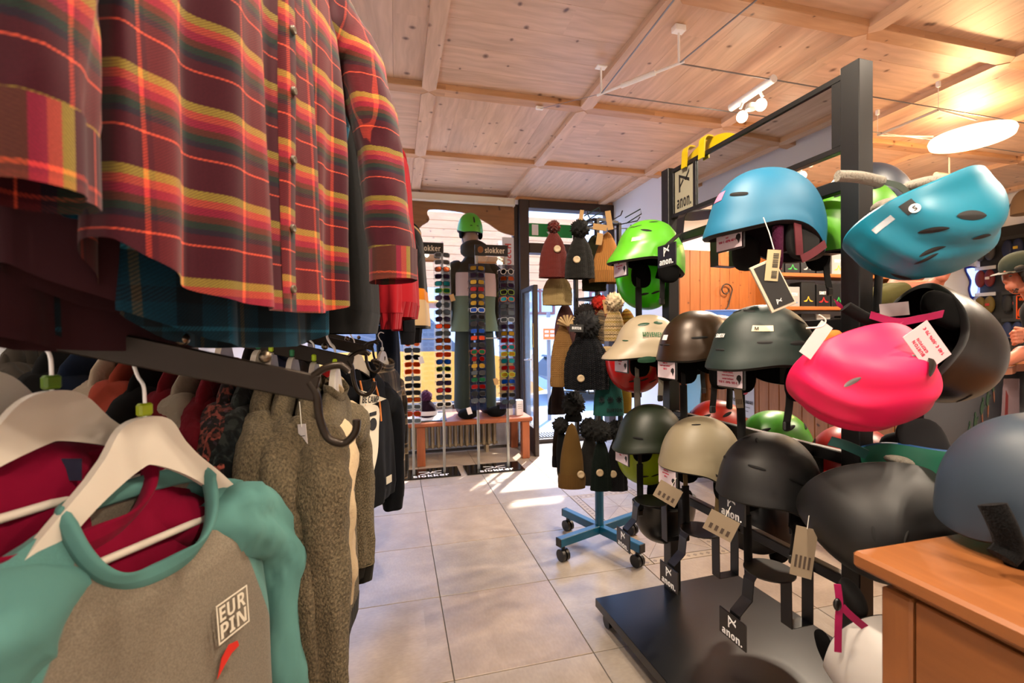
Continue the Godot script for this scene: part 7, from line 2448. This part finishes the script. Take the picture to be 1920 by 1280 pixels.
# ---------------------------------------------------------------- back of the shop
func build_back() -> void:
	var H := 0.97
	var A := Vector3(2.51, 0, -1.673)
	var u := Vector3(0.957, 0, -0.29)
	var nrm := Vector3(0.29, 0, 0.957)
	var bs := Basis(u, Vector3.UP, nrm)
	var L := 2.6
	# counter with blue picture front
	var o := thing("sales_counter", "sales counter with live edge wooden top, blue mountaineering picture front and plank side", "counter", Transform3D(bs, A))
	var oak := wood("live_edge", Color(0.62, 0.34, 0.13), 0.4)
	var plank := wood("desk_plank", Color(0.74, 0.50, 0.31), 0.5)
	var g := Geo.new()
	g.gr = Vector3.RIGHT
	var out := PackedVector2Array()
	for k in 27:
		out.append(Vector2(-0.04 + k * (L + 0.05) / 26.0, -0.05 + 0.018 * sin(k * 1.3) + 0.012 * sin(k * 2.9)))
	out.append(Vector2(L + 0.01, 0.30))
	out.append(Vector2(-0.04, 0.30))
	g.x = Transform3D(Basis(Vector3.RIGHT, Vector3.FORWARD, Vector3.UP), Vector3(0, H - 0.025, 0))
	g.gr = Vector3.RIGHT
	g.prism(out, 0.05)
	part(o, "top", g, oak)
	g = Geo.new()
	g.box(Vector3(L / 2 + 0.03, (H - 0.05) / 2, -0.015), Vector3(L - 0.06, H - 0.06, 0.03), 0.002)
	var fp := part(o, "picture_front", g, mat("poster_blue", Color(0.012, 0.02, 0.09), 0.35))
	# printed figures: small green climbers on a diagonal rope, pale rock at right
	var grn := mat("print_climber", Color(0.03, 0.20, 0.07), 0.6)
	var tan := mat("print_rock", Color(0.45, 0.26, 0.15), 0.6)
	rng.seed = 31
	for k in 6:
		var c := Vector3(0.62 + k * 0.115, 0.50 + k * 0.062 + 0.02 * (k % 2), 0.002)
		g = Geo.new()
		g.x = Transform3D(Basis(Vector3(0, 0, 1), -0.4 + 0.2 * (k % 3)), c)
		g.prism(curve2([Vector2(-0.025, 0.0), Vector2(-0.02, 0.05), Vector2(0.0, 0.065), Vector2(0.025, 0.045), Vector2(0.02, 0.0), Vector2(0.0, -0.02)], 3, true), 0.002)
		g.disc(Vector3(0.0, 0.078, 0), Vector3(0, 0, 1), 0.014, 0.002, 12)
		g.prism(PackedVector2Array([Vector2(0.012, 0.04), Vector2(0.05, 0.06), Vector2(0.052, 0.05), Vector2(0.016, 0.025)]), 0.002)
		part(fp, "printed_climber", g, grn)
		g = Geo.new()
		g.x = Transform3D(Basis(Vector3(0, 0, 1), -0.3 + 0.3 * (k % 2)), c + Vector3(0.01, -0.035, 0))
		g.prism(PackedVector2Array([Vector2(-0.012, 0.02), Vector2(0.01, 0.025), Vector2(0.022, -0.03), Vector2(0.012, -0.055), Vector2(-0.002, -0.03)]), 0.0018)
		part(fp, "printed_legs", g, tan)
	for k in 3:
		g = Geo.new()
		g.box(Vector3(0.56 + k * 0.10, 0.44 + k * 0.05, 0.002), Vector3(0.007, 0.20, 0.0015), 0.0, Basis(Vector3(0, 0, 1), [-0.7, -0.15, -0.05][k]))
		part(fp, "printed_pole", g, tan)
	g = Geo.new()
	g.x.origin = Vector3(1.30, 0.46, 0.001)
	g.prism(PackedVector2Array([Vector2(-0.02, -0.4), Vector2(0.5, -0.4), Vector2(0.5, 0.40), Vector2(0.12, 0.42), Vector2(0.08, 0.2), Vector2(0.02, 0.05)]), 0.002)
	part(fp, "printed_slope", g, mat("print_slope", Color(0.50, 0.42, 0.45), 0.7))
	g = Geo.new()
	g.x.origin = Vector3(1.36, 0.40, 0.0025)
	g.prism(PackedVector2Array([Vector2(0.0, -0.3), Vector2(0.10, -0.3), Vector2(0.16, 0.36), Vector2(0.11, 0.40)]), 0.002)
	part(fp, "printed_red_streak", g, mat("print_redstreak", Color(0.42, 0.08, 0.09), 0.7))
	# plank side that runs back to the wall
	var d := Vector3(2.72, 0, -3.70) - A
	var n := 20
	var sb := Basis(d.normalized(), Vector3.UP, d.normalized().cross(Vector3.UP))
	var inv := o.transform.affine_inverse()
	var w := d.length() / n
	for k in n:
		g = Geo.new()
		g.x = inv * Transform3D(sb, A + d * ((k + 0.5) / n))
		g.gr = Vector3.UP
		g.us = 0.8
		g.uo = Vector2(k * 0.37, k * 0.23)
		g.box(Vector3(0, 0.47, -0.02), Vector3(w - 0.005, 0.90, 0.02), 0.003)
		part(o, "plank", g, plank)
	g = Geo.new()
	g.x = inv * Transform3D(sb, A + d * 0.5)
	g.gr = Vector3.RIGHT
	g.box(Vector3(0, H - 0.03, -0.2), Vector3(d.length() + 0.04, 0.04, 0.44), 0.005)
	part(o, "side_top", g, oak)
	# no smoking sign and snowboard on the plank side
	var sf := func(t: float, y: float, off: float) -> Transform3D:
		var f := Basis(Vector3(d.normalized().x, 0, d.normalized().z), Vector3.UP, d.normalized().cross(Vector3.UP))
		var nn := d.normalized().cross(Vector3.UP)
		if nn.x > 0.0:
			nn = -nn
		f = Basis(Vector3.UP.cross(nn), Vector3.UP, nn)
		return Transform3D(f, A + d * t + Vector3(0, y, 0) + nn * off)
	o = thing("prohibition_sign", "white no smoking sign with red ring, lettered in dark capitals, on the plank side", "sign", sf.call(0.635, 0.73, 0.035))
	g = Geo.new()
	g.box(Vector3.ZERO, Vector3(0.26, 0.36, 0.006), 0.002)
	part(o, "board", g, mat("sign_pale", Color(0.78, 0.80, 0.84), 0.5))
	g = Geo.new()
	var ringp := PackedVector3Array()
	for k in 26:
		ringp.append(Vector3(cos(TAU * k / 24) * 0.075, 0.07 + sin(TAU * k / 24) * 0.075, 0.004))
	g.tube(ringp, 0.010, 6, false, Vector2(1, 0.3))
	g.box(Vector3(0, 0.07, 0.004), Vector3(0.14, 0.016, 0.003), 0.0, Basis(Vector3(0, 0, 1), -0.78))
	part(o, "red_ring", g, mat("sign_red", Color(0.68, 0.03, 0.08), 0.5))
	text(o, "VIETATO FUMARE", 0.026, mat("print_darkblue", Color(0.05, 0.07, 0.14), 0.6), Transform3D(Basis(), Vector3(0, -0.06, 0.0045)), 0.24)
	g = Geo.new()
	for k in 2:
		g.box(Vector3(0, -0.10 - 0.03 * k, 0.004), Vector3(0.17 - 0.04 * k, 0.006, 0.001))
	tag(part(o, "print", g, mat("print_grey", Color.WHITE)), "", "", "", "stuff")
	o = thing("snowboard", "pale blue and pink snowboard leaning at the far end of the plank side", "snowboard", sf.call(0.93, 0.62, 0.10) * Transform3D(Basis(Vector3.RIGHT, -0.08), Vector3.ZERO))
	var bo := curve2([Vector2(0, 0.62), Vector2(0.10, 0.57), Vector2(0.135, 0.45), Vector2(0.115, 0.0), Vector2(0.135, -0.45), Vector2(0.10, -0.57), Vector2(0, -0.62), Vector2(-0.10, -0.57), Vector2(-0.135, -0.45), Vector2(-0.115, 0.0), Vector2(-0.135, 0.45), Vector2(-0.10, 0.57)], 5, true)
	g = Geo.new()
	g.prism(bo, 0.010)
	part(o, "deck", g, mat("board_ice", Color(0.50, 0.72, 0.80), 0.3))
	g = Geo.new()
	g.x.origin.z = 0.0055
	g.prism(PackedVector2Array([Vector2(-0.11, 0.25), Vector2(0.11, 0.40), Vector2(0.09, 0.55), Vector2(0, 0.60), Vector2(-0.09, 0.56)]), 0.001)
	part(o, "pink_graphic", g, mat("board_pink", Color(0.75, 0.20, 0.36), 0.3))
	# things on the side top
	var top := H + 0.0
	var on := func(px: float, dep: float) -> Vector3:   # point on the counter top under a pixel column
		var p := at(px, 600, dep)
		return Vector3(p.x, top - 0.01, p.z)
	o = thing("monitor", "pale blue computer monitor standing on the plank counter", "monitor", Transform3D(Basis(Vector3.UP, -0.5), on.call(1372, 3.75)))
	g = Geo.new()
	g.box(Vector3(0, 0.30, 0), Vector3(0.42, 0.27, 0.03), 0.006)
	part(o, "screen_case", g, mat("case_blue", Color(0.20, 0.33, 0.58), 0.4))
	g = Geo.new()
	g.box(Vector3(0, 0.30, 0.017), Vector3(0.38, 0.23, 0.003))
	part(o, "screen", g, mat("screen_blue", Color(0.25, 0.42, 0.72), 0.2))
	g = Geo.new()
	g.box(Vector3(0, 0.10, -0.01), Vector3(0.05, 0.18, 0.02))
	g.box(Vector3(0, 0.008, 0), Vector3(0.2, 0.016, 0.14), 0.004)
	part(o, "stand", g, mat("case_blue", Color.WHITE))
	o = thing("card_terminal", "light blue folded card display in front of the monitor", "display", Transform3D(Basis(Vector3.UP, -0.5), on.call(1362, 3.45)))
	g = Geo.new()
	g.box(Vector3(0, 0.12, 0), Vector3(0.26, 0.24, 0.02), 0.006)
	part(o, "panel", g, mat("card_blue", Color(0.42, 0.58, 0.80), 0.4))
	g = Geo.new()
	g.box(Vector3(0, 0.01, -0.03), Vector3(0.24, 0.02, 0.12), 0.003)
	part(o, "base", g, mat("card_blue", Color.WHITE))
	# back wall: orange timber panel, iron scroll, shelf with boxed goods
	g = Geo.new()
	o = thing("wall_cladding", "orange timber wall panel behind the computer monitor", "panel", Transform3D(Basis(), Vector3(2.62, 0, -3.80)))
	for k in 9:
		g = Geo.new()
		g.gr = Vector3.UP
		g.us = 0.8
		g.uo = Vector2(k * 0.31, k * 0.11)
		g.box(Vector3(0.06 + k * 0.112, 1.0, 0), Vector3(0.110, 2.0, 0.025), 0.003)
		part(o, "board", g, wood("panel_orange", Color(0.66, 0.39, 0.19), 0.5))
	g = Geo.new()
	var sc := PackedVector3Array()
	for k in 18:
		var a := k * 0.4
		sc.append(Vector3(cos(a) * (0.07 - k * 0.0028), sin(a) * (0.07 - k * 0.0028), 0))
	g.tube(sc, 0.006, 6)
	g.tube(P3([Vector3(0.07, 0, 0), Vector3(0.02, -0.16, 0), Vector3(-0.06, -0.24, 0)]), 0.006, 6)
	solo("iron_scroll", g, mat("iron_black", Color(0.02, 0.02, 0.02), 0.5), "black wrought iron scroll bracket on the orange timber panel", "bracket", Transform3D(Basis(), Vector3(3.12, 1.62, -3.76)))
	o = thing("goods_shelf", "orange wooden wall shelf stacked with boxed goggles", "shelf", Transform3D(Basis(), Vector3(4.35, 0, -3.70)))
	var so := wood("shelf_orange", Color(0.70, 0.41, 0.18), 0.45)
	for y in [2.06, 1.76, 1.435, 1.12, 0.3]:
		g = Geo.new()
		g.gr = Vector3.RIGHT
		g.box(Vector3(0, y, 0), Vector3(1.7, 0.035, 0.24), 0.003)
		part(o, "board", g, so)
	for x: float in [-0.85, 0.85]:
		g = Geo.new()
		g.gr = Vector3.UP
		g.box(Vector3(x, 1.06, 0), Vector3(0.03, 2.1, 0.24), 0.003)
		part(o, "side", g, so)
	rng.seed = 17
	var bc := [Color(0.06, 0.06, 0.06), Color(0.10, 0.10, 0.11), Color(0.05, 0.05, 0.06), Color(0.55, 0.55, 0.55), Color(0.07, 0.07, 0.08)]
	var ac := [Color(0.75, 0.08, 0.07), Color(0.15, 0.60, 0.25), Color(0.70, 0.70, 0.70), Color(0.10, 0.40, 0.65), Color(0.80, 0.62, 0.12)]
	var an := ["red", "green", "white", "blue", "yellow"]
	for r in 3:
		for k in 9:
			var x := 4.35 - 0.76 + k * 0.19
			var y: float = [1.78, 1.455, 1.14][r]
			var h := rng.randf_range(0.19, 0.25)
			var bxo := thing("goggle_box", "dark boxed goggles with %s print, %s from left on the %s shelf board" % [an[(k + r * 2) % 5], ORD[k], ["upper", "middle", "lower"][r]], "box", Transform3D(Basis(), Vector3(x, y, -3.70)), "boxed goggles on the wall shelf")
			g = Geo.new()
			g.box(Vector3(0, h / 2, 0), Vector3(0.17, h, 0.14), 0.003)
			part(bxo, "carton", g, mat("box%d" % ((k * 2 + r) % 5), bc[(k * 2 + r) % 5], 0.4))
			g = Geo.new()
			g.x.origin = Vector3(0, h * 0.30, 0.0708)
			g.prism(curve2([Vector2(-0.06, -0.02), Vector2(-0.02, -0.005), Vector2(0.0, 0.03), Vector2(0.02, -0.005), Vector2(0.06, -0.02), Vector2(0.02, -0.022), Vector2(0, 0.012), Vector2(-0.02, -0.022)], 3, true), 0.001)
			part(bxo, "printed_line", g, mat("boxprint%d" % ((k + r * 2) % 5), ac[(k + r * 2) % 5], 0.5))
			if (k + r) % 2 == 0:
				text(bxo, "SMITH", 0.03, mat("logo_white", Color.WHITE), Transform3D(Basis(), Vector3(0, h * 0.62, 0.0708)), 0.11)
	# east wall: dark pegboard with packed goods
	o = thing("pegboard", "dark wall board for hanging goods at the far right", "board", Transform3D(Basis(Vector3.UP, -PI / 2), Vector3(6.58, 1.35, -2.9)))
	g = Geo.new()
	g.box(Vector3.ZERO, Vector3(1.7, 2.0, 0.03), 0.003)
	part(o, "board", g, mat("peg_dark", Color(0.05, 0.048, 0.046), 0.6))
	rng.seed = 99
	var pc := ["grey", "black", "red tipped", "blue", "yellow marked", "white carded"]
	var pcol := [Color(0.22, 0.22, 0.23), Color(0.04, 0.04, 0.045), Color(0.35, 0.04, 0.05), Color(0.03, 0.10, 0.25), Color(0.35, 0.28, 0.05), Color(0.62, 0.62, 0.62)]
	for r in 6:
		for k in 5:
			var z := -3.68 + k * 0.24
			var y := 2.12 - r * 0.30
			var c := (r * 2 + k * 3) % 6
			var po := thing("packed_glove", "%s packed glove set, %s row from top, %s along the far right board" % [pc[c], ORD[r], ORD[k]], "pack", Transform3D(Basis(Vector3.UP, -PI / 2), Vector3(6.53, y, z)), "packed gloves and pads on the dark board")
			g = Geo.new()
			g.box(Vector3(0, 0.09, 0), Vector3(0.19, 0.04, 0.01), 0.002)
			part(po, "header_card", g, mat("packcard%d" % (k % 2), [Color(0.70, 0.70, 0.70), Color(0.10, 0.10, 0.10)][k % 2], 0.5))
			g = Geo.new()
			g.ball(Vector3(-0.04, -0.03, 0.01), Vector3(0.05, 0.10, 0.03), 12, 8)
			g.ball(Vector3(0.045, -0.03, 0.01), Vector3(0.05, 0.10, 0.03), 12, 8)
			part(po, "glove_pair", g, mat("pack%d" % c, pcol[c], 0.7))
			g = Geo.new()
			g.box(Vector3(0.04, -0.03, 0.041), Vector3(0.04, 0.03, 0.004), 0.002)
			part(po, "badge", g, mat("packbadge%d" % (r % 3), [Color(0.7, 0.6, 0.1), Color(0.75, 0.72, 0.7), Color(0.6, 0.1, 0.1)][r % 3], 0.5))
	# orange framed carton, lit blue sign
	o = thing("orange_carton", "orange framed dark carton lettered at its top, hung at right picture edge", "box", Transform3D(cb, at(1919, 576, 4.6)))
	g = Geo.new()
	g.box(Vector3.ZERO, Vector3(0.18, 0.24, 0.03), 0.003)
	part(o, "carton", g, mat("carton_dark", Color(0.06, 0.045, 0.035), 0.5))
	g = Geo.new()
	for b in [[Vector3(0, 0.116, 0.016), Vector3(0.18, 0.008, 0.004)], [Vector3(0, -0.116, 0.016), Vector3(0.18, 0.008, 0.004)], [Vector3(-0.086, 0, 0.016), Vector3(0.008, 0.24, 0.004)], [Vector3(0.086, 0, 0.016), Vector3(0.008, 0.24, 0.004)]]:
		g.box(b[0], b[1])
	g.x.origin = Vector3(-0.03, -0.04, 0.016)
	g.prism(curve2([Vector2(-0.045, -0.05), Vector2(-0.04, 0.01), Vector2(0.0, 0.05), Vector2(0.05, 0.04), Vector2(0.02, 0.0), Vector2(0.0, -0.05)], 3, true), 0.003)
	part(o, "orange_print", g, mat("print_orange", Color(0.80, 0.28, 0.05), 0.5))
	text(o, "demon", 0.035, mat("print_orange", Color.WHITE), Transform3D(Basis(), Vector3(0, 0.085, 0.017)), 0.13)
	o = thing("blue_lit_sign", "glowing blue and white lit sign behind the turquoise helmet", "sign", Transform3D(Basis(), on_wall(1828, 530)))
	g = Geo.new()
	g.prism(curve2([Vector2(-0.12, 0.16), Vector2(0.10, 0.15), Vector2(0.10, 0.05), Vector2(0.0, 0.04), Vector2(0.03, -0.06), Vector2(-0.02, -0.16), Vector2(-0.06, -0.08), Vector2(-0.04, 0.03)], 3, true), 0.02)
	part(o, "lit_panel", g, glow("sign_glow", Color(0.62, 0.75, 1.0), 2.2))
	g = Geo.new()
	g.x.origin.z = -0.014
	g.prism(curve2([Vector2(-0.14, 0.18), Vector2(0.12, 0.17), Vector2(0.12, 0.04), Vector2(0.02, 0.03), Vector2(0.05, -0.06), Vector2(-0.02, -0.19), Vector2(-0.08, -0.08), Vector2(-0.06, 0.02)], 3, true), 0.012)
	part(o, "backing", g, mat("sign_blue", Color(0.03, 0.08, 0.5), 0.5))
	var sl := AreaLight3D.new()
	sl.name = "sign_light"
	sl.area_size = Vector2(0.2, 0.3)
	sl.light_color = Color(0.5, 0.65, 1.0)
	sl.light_energy = 0.03
	sl.area_range = 4.0
	sl.position = Vector3(0, 0, 0.03)
	sl.rotation.y = PI
	sl.shadow_enabled = true
	o.add_child(sl, true)
	# beige hat hanging top right, yellow tray and wire basket on the counter
	beanie("beige felt hat hanging high at the right picture edge", at(1920, 355, 4.4), 0.2, 0.24, cloth("felt_beige", Color(0.50, 0.42, 0.34), "cloth_n", 3.0), {"grp": "", "d": 0.9})
	o = thing("wire_basket", "grey wire basket standing on the sales counter", "basket", Transform3D(bs, at(1878, 650, 3.25) * Vector3(1, 0, 1) + Vector3(0, H, 0)))
	for k in 7:
		g = Geo.new()
		for q in 4:
			g.box(Vector3((q - 1.5) * 0.06 * 0 + (k - 3) * 0.04, 0.09, 0.07 if q % 2 == 0 else -0.07), Vector3(0.004, 0.18, 0.004))
		part(o, "wire", g, mat("wire_grey", Color(0.35, 0.35, 0.36), 0.4, 0.7))
	for y in [0.004, 0.06, 0.12, 0.178]:
		g = Geo.new()
		for z: float in [-0.07, 0.07]:
			g.box(Vector3(0, y, z), Vector3(0.25, 0.004, 0.004))
		for x: float in [-0.123, 0.123]:
			g.box(Vector3(x, y, 0), Vector3(0.004, 0.004, 0.14))
		part(o, "hoop", g, mat("wire_grey", Color.WHITE))
	g = Geo.new()
	g.box(Vector3(0, 0.03, 0), Vector3(0.24, 0.06, 0.14), 0.005)
	solo("yellow_box", g, hexm("c89a2a", 0.5), "yellow box lying on the sales counter beside the forearm", "box", Transform3D(bs, at(1872, 660, 3.05) * Vector3(1, 0, 1) + Vector3(0, H, 0)))
	# yellow clip-on board above the mirror
	o = thing("clip_board", "yellow half round board with two hook clips on top of the mirror frame", "board", stand.transform * Transform3D(Basis(Vector3.UP, -PI / 2), Vector3(0.0, 1.89, -0.19)))
	var ye := mat("board_yellow", Color(0.72, 0.62, 0.015), 0.35)
	g = Geo.new()
	g.x.origin = Vector3(0, 0.0, -0.03)
	var hp := PackedVector2Array()
	for k in 21:
		hp.append(Vector2(cos(PI * k / 20) * 0.155, sin(PI * k / 20) * 0.075 - 0.015))
	g.prism(hp, 0.006)
	part(o, "half_disc", g, ye)
	for s: float in [-0.085, 0.015]:
		g = Geo.new()
		g.ribbon(curve3([Vector3(s, 0.06, -0.026), Vector3(s, 0.06, 0.0), Vector3(s, 0.045, 0.012), Vector3(s, 0.02, 0.014), Vector3(s, -0.005, 0.016), Vector3(s, -0.025, 0.018)], 4), Vector3(1, 0, 0), 0.03, 0.006)
		part(o, "hook_clip", g, ye)

func on_wall(px: float, py: float) -> Vector3:   # on the back wall
	var r := at(px, py, 1.0) - EYE
	return EYE + r * (-3.79 / r.z)

func build_people() -> void:
	var skin := mat("skin", Color(0.62, 0.36, 0.27), 0.55)
	skin.subsurf_scatter_enabled = true
	skin.subsurf_scatter_strength = 0.1
	var navy := cloth("shirt_navy", Color(0.03, 0.04, 0.065), "cloth_n", 5.0)
	var D := 2.95
	var o := thing("person", "person in green grey cap and dark top leaning forearms on the sales counter, looking down", "person", Transform3D(Basis(), Vector3(at(1990, 700, 3.1).x, 0, at(1990, 700, 3.1).z)))
	var inv := o.transform.affine_inverse()
	var q := func(px: float, py: float, dd := 2.95) -> Vector3:
		return inv * at(px, py, dd)
	# head, neck and arms in one skin
	var B := [
		[q.call(1914, 503), q.call(1922, 508), 0.088, 0.090], [q.call(1906, 520), q.call(1916, 528), 0.060, 0.06], [q.call(1902, 534), q.call(1907, 540), 0.036, 0.040],
		[q.call(1891, 517), q.call(1885.5, 527), 0.011, 0.015], [q.call(1889, 508), q.call(1893, 512), 0.02, 0.026], [q.call(1891, 536), q.call(1893, 537), 0.014, 0.014], [q.call(1892, 540), q.call(1894, 541), 0.013, 0.013],
		[q.call(1930, 515, 2.88), q.call(1932, 524, 2.88), 0.014, 0.010],
		[q.call(1930, 535), q.call(1955, 570, 3.0), 0.058, 0.065],
		[q.call(1960, 655, 2.9), q.call(1918, 662, 2.85), 0.046, 0.042], [q.call(1918, 662, 2.85), q.call(1874, 684, 2.82), 0.042, 0.027]]
	part(o, "body", nets(B, 0.02, 0.007), skin)
	# left hand lying flat, five fingers
	var Hn := [[q.call(1876, 683, 2.82), q.call(1862, 687, 2.81), 0.026, 0.024, Vector3(1, 0.75, 1)], [q.call(1864, 687, 2.78), q.call(1858, 689, 2.78), 0.022, 0.02, Vector3(1, 0.7, 1)]]
	for k in 4:
		var z := 2.76 + 0.022 * k
		Hn.append([q.call(1860, 688, z), q.call(1849, 687, z), 0.0105, 0.0095])
		Hn.append([q.call(1849, 687, z), q.call(1840 + absf(k - 1.4) * 2.0, 690.5, z), 0.0095, 0.008])
	Hn.append([q.call(1868, 686, 2.74), q.call(1858, 688, 2.715), 0.012, 0.010])
	Hn.append([q.call(1858, 688, 2.715), q.call(1850, 690, 2.71), 0.010, 0.0085])
	part(o, "hand", nets(Hn, 0.008, 0.0035), skin)
	# right hand folded over the other forearm
	Hn = [[q.call(1926, 632, 2.80), q.call(1912, 628, 2.79), 0.034, 0.032, Vector3(1, 0.9, 1)], [q.call(1965, 640, 2.82), q.call(1926, 632, 2.80), 0.036, 0.030]]
	for k in 4:
		var y := 621.0 + k * 6.4
		Hn.append([q.call(1914, y, 2.765), q.call(1902 + k * 1.0, y + 1.0, 2.755), 0.0125, 0.0115])
		Hn.append([q.call(1902 + k * 1.0, y + 1.0, 2.755), q.call(1896 + k * 1.8, y + 5.0, 2.775), 0.0115, 0.010])
	Hn.append([q.call(1918, 618, 2.80), q.call(1905, 615, 2.83), 0.013, 0.011])
	part(o, "hand", nets(Hn, 0.008, 0.0035), skin)
	# clothes
	var T := [[q.call(1965, 585, 3.05), q.call(2000, 700, 3.15), 0.13, 0.15], [q.call(1955, 580, 2.88), q.call(1955, 640, 2.86), 0.075, 0.06], [q.call(1955, 640, 2.86), q.call(1940, 656, 2.85), 0.06, 0.055], [q.call(1975, 580, 3.2), q.call(1985, 640, 3.15), 0.075, 0.06]]
	part(o, "shirt", nets(T, 0.05, 0.014), navy)
	var P := []
	for s in [2.98, 3.22]:
		P.append([q.call(2000, 700, 3.12), q.call(2000, 800, s), 0.11, 0.08])
		var f := at(2000, 800, s)
		var base: Vector3 = inv * Vector3(f.x, 0.06, f.z)
		P.append([q.call(2000, 800, s), base, 0.08, 0.055])
		P.append([base, base + Vector3(-0.14, -0.02, 0.02), 0.05, 0.04])
	part(o, "trousers", nets(P, 0.04, 0.016), mat("trousers_dark", Color(0.04, 0.04, 0.05), 0.9))
	# eye, brow, hair, cap
	var g := Geo.new()
	g.ball(q.call(1894.5, 517, 2.885), Vector3(0.010, 0.006, 0.008), 10, 8)
	part(o, "eye", g, mat("eye_dark", Color(0.08, 0.05, 0.04), 0.3))
	g = Geo.new()
	g.tube(P3([q.call(1890, 512, 2.885), q.call(1895, 510.5, 2.87), q.call(1900, 512, 2.862)]), 0.004, 6)
	part(o, "eyebrow", g, mat("hair_dark", Color(0.045, 0.03, 0.02), 0.8))
	rng.seed = 12
	var Hb := [[q.call(1922, 503), q.call(1932, 520), 0.088, 0.07]]
	for k in 16:
		var c: Vector3 = q.call(1908 + rng.randf() * 26, 500 + rng.randf() * 26, 2.865 + rng.randf() * 0.02)
		Hb.append([c, c + Vector3(rng.randf_range(-0.01, 0.01), -0.014, 0), 0.018, 0.011])
	part(o, "hair", nets(Hb, 0.012, 0.007), mat("hair_dark", Color.WHITE))
	g = Geo.new()
	for k in 24:
		g.ball(q.call(1899 + rng.randf() * 10, 541 + rng.randf() * 7, 2.90 + rng.randf() * 0.02), Vector3(0.006, 0.005, 0.004), 6, 4)
	tag(part(o, "beard_stubble", g, mat("stubble", Color(0.22, 0.12, 0.08), 0.9)), "", "", "", "stuff")
	var cap := thing("cap", "grey green flat brimmed cap worn by the person at the counter", "cap", pose(at(1914, 503, 2.95), Vector3(-0.93, -0.36, 0.1), Vector3(-0.33, 0.94, 0.0)))
	var cm := cloth("cap_green", Color(0.14, 0.165, 0.14), "weave_n", 20.0)
	g = Geo.new()
	var R := []
	for i in 14:
		var ph := i / 13.0 * PI * 0.5
		var row := PackedVector3Array()
		for j in 32:
			var a := TAU * j / 32
			row.append(Vector3(cos(a) * pow(sin(ph), 0.8) * 0.096, cos(ph) * 0.10 + 0.012, sin(a) * pow(sin(ph), 0.8) * 0.106))
		R.append(row)
	g.grid(R, true)
	part(cap, "crown", g, cm)
	g = Geo.new()
	var V := []
	for i in 7:
		var row := PackedVector3Array()
		for j in 17:
			var a := lerpf(-1.15, 1.15, j / 16.0)
			var rr := lerpf(0.0, 0.075 * pow(cos(a * 0.9), 0.6), i / 6.0)
			row.append(Vector3(sin(a) * (0.092 + rr * 0.25), 0.014 - 0.010 * absf(sin(a)), -cos(a) * 0.10 - rr))
		V.append(row)
	g.grid(V)
	var V2 := []
	for r in V:
		var row := PackedVector3Array()
		for p in r:
			row.append(p - Vector3(0, 0.004, 0))
		V2.append(row)
	g.grid(V2, false, Vector2.ONE, false, true)
	g.grid([V[6], V2[6]])
	part(cap, "brim", g, mat("brim_dark", Color(0.035, 0.035, 0.04), 0.8), "dark flat brim")
	# second person, mostly hidden by the turquoise helmet
	var E := 3.0
	o = thing("person", "person in olive shirt mostly hidden behind the turquoise helmet", "person", Transform3D(Basis(), Vector3(at(1665, 700, E).x, 0, at(1665, 700, E).z)))
	inv = o.transform.affine_inverse()
	var w := func(px: float, py: float, dd := 3.0) -> Vector3:
		return inv * at(px, py, dd)
	part(o, "body", nets([[w.call(1708, 478), w.call(1712, 490), 0.09, 0.09], [w.call(1722, 505), w.call(1718, 515), 0.06, 0.05], [w.call(1735, 496), w.call(1738, 502), 0.013, 0.016], [w.call(1697, 515), w.call(1680, 548), 0.062, 0.07], [w.call(1690, 540, 2.9), w.call(1750, 536, 2.8), 0.045, 0.038], [w.call(1750, 536, 2.8), w.call(1765, 520, 2.75), 0.036, 0.03]], 0.025, 0.010), skin)
	Hn = [[w.call(1765, 520, 2.75), w.call(1772, 508, 2.74), 0.032, 0.03]]
	for k in 4:
		Hn.append([w.call(1768 + k * 3, 508, 2.73), w.call(1767 + k * 4, 488 + absf(k - 1.5) * 3.0, 2.73), 0.0105, 0.0085])
	Hn.append([w.call(1762, 512, 2.74), w.call(1754, 500, 2.73), 0.012, 0.009])
	part(o, "hand", nets(Hn, 0.008, 0.004), skin)
	g = Geo.new()
	g.ball(w.call(1703, 470), Vector3(0.10, 0.085, 0.105), 18, 12)
	part(o, "hair", g, mat("hair_dark", Color.WHITE))
	g = Geo.new()
	g.ball(w.call(1728, 484, 2.92), Vector3(0.008, 0.006, 0.006), 8, 6)
	part(o, "eye", g, mat("eye_dark", Color.WHITE))
	part(o, "shirt", nets([[w.call(1668, 575), w.call(1655, 720), 0.16, 0.15], [w.call(1650, 562, 2.85), w.call(1690, 545, 2.88), 0.075, 0.055], [w.call(1640, 565, 3.15), w.call(1630, 680, 3.15), 0.07, 0.05]], 0.05, 0.014), cloth("shirt_olive", Color(0.25, 0.24, 0.12), "cloth_n", 5.0))
	P = []
	for s in [2.9, 3.12]:
		var f := at(1655, 760, s)
		var base: Vector3 = inv * Vector3(f.x, 0.06, f.z)
		P.append([w.call(1655, 720), base, 0.11, 0.06])
		P.append([base, base + Vector3(0.14, -0.02, 0.0), 0.05, 0.04])
	part(o, "trousers", nets(P, 0.04, 0.016), mat("trousers_dark", Color.WHITE))
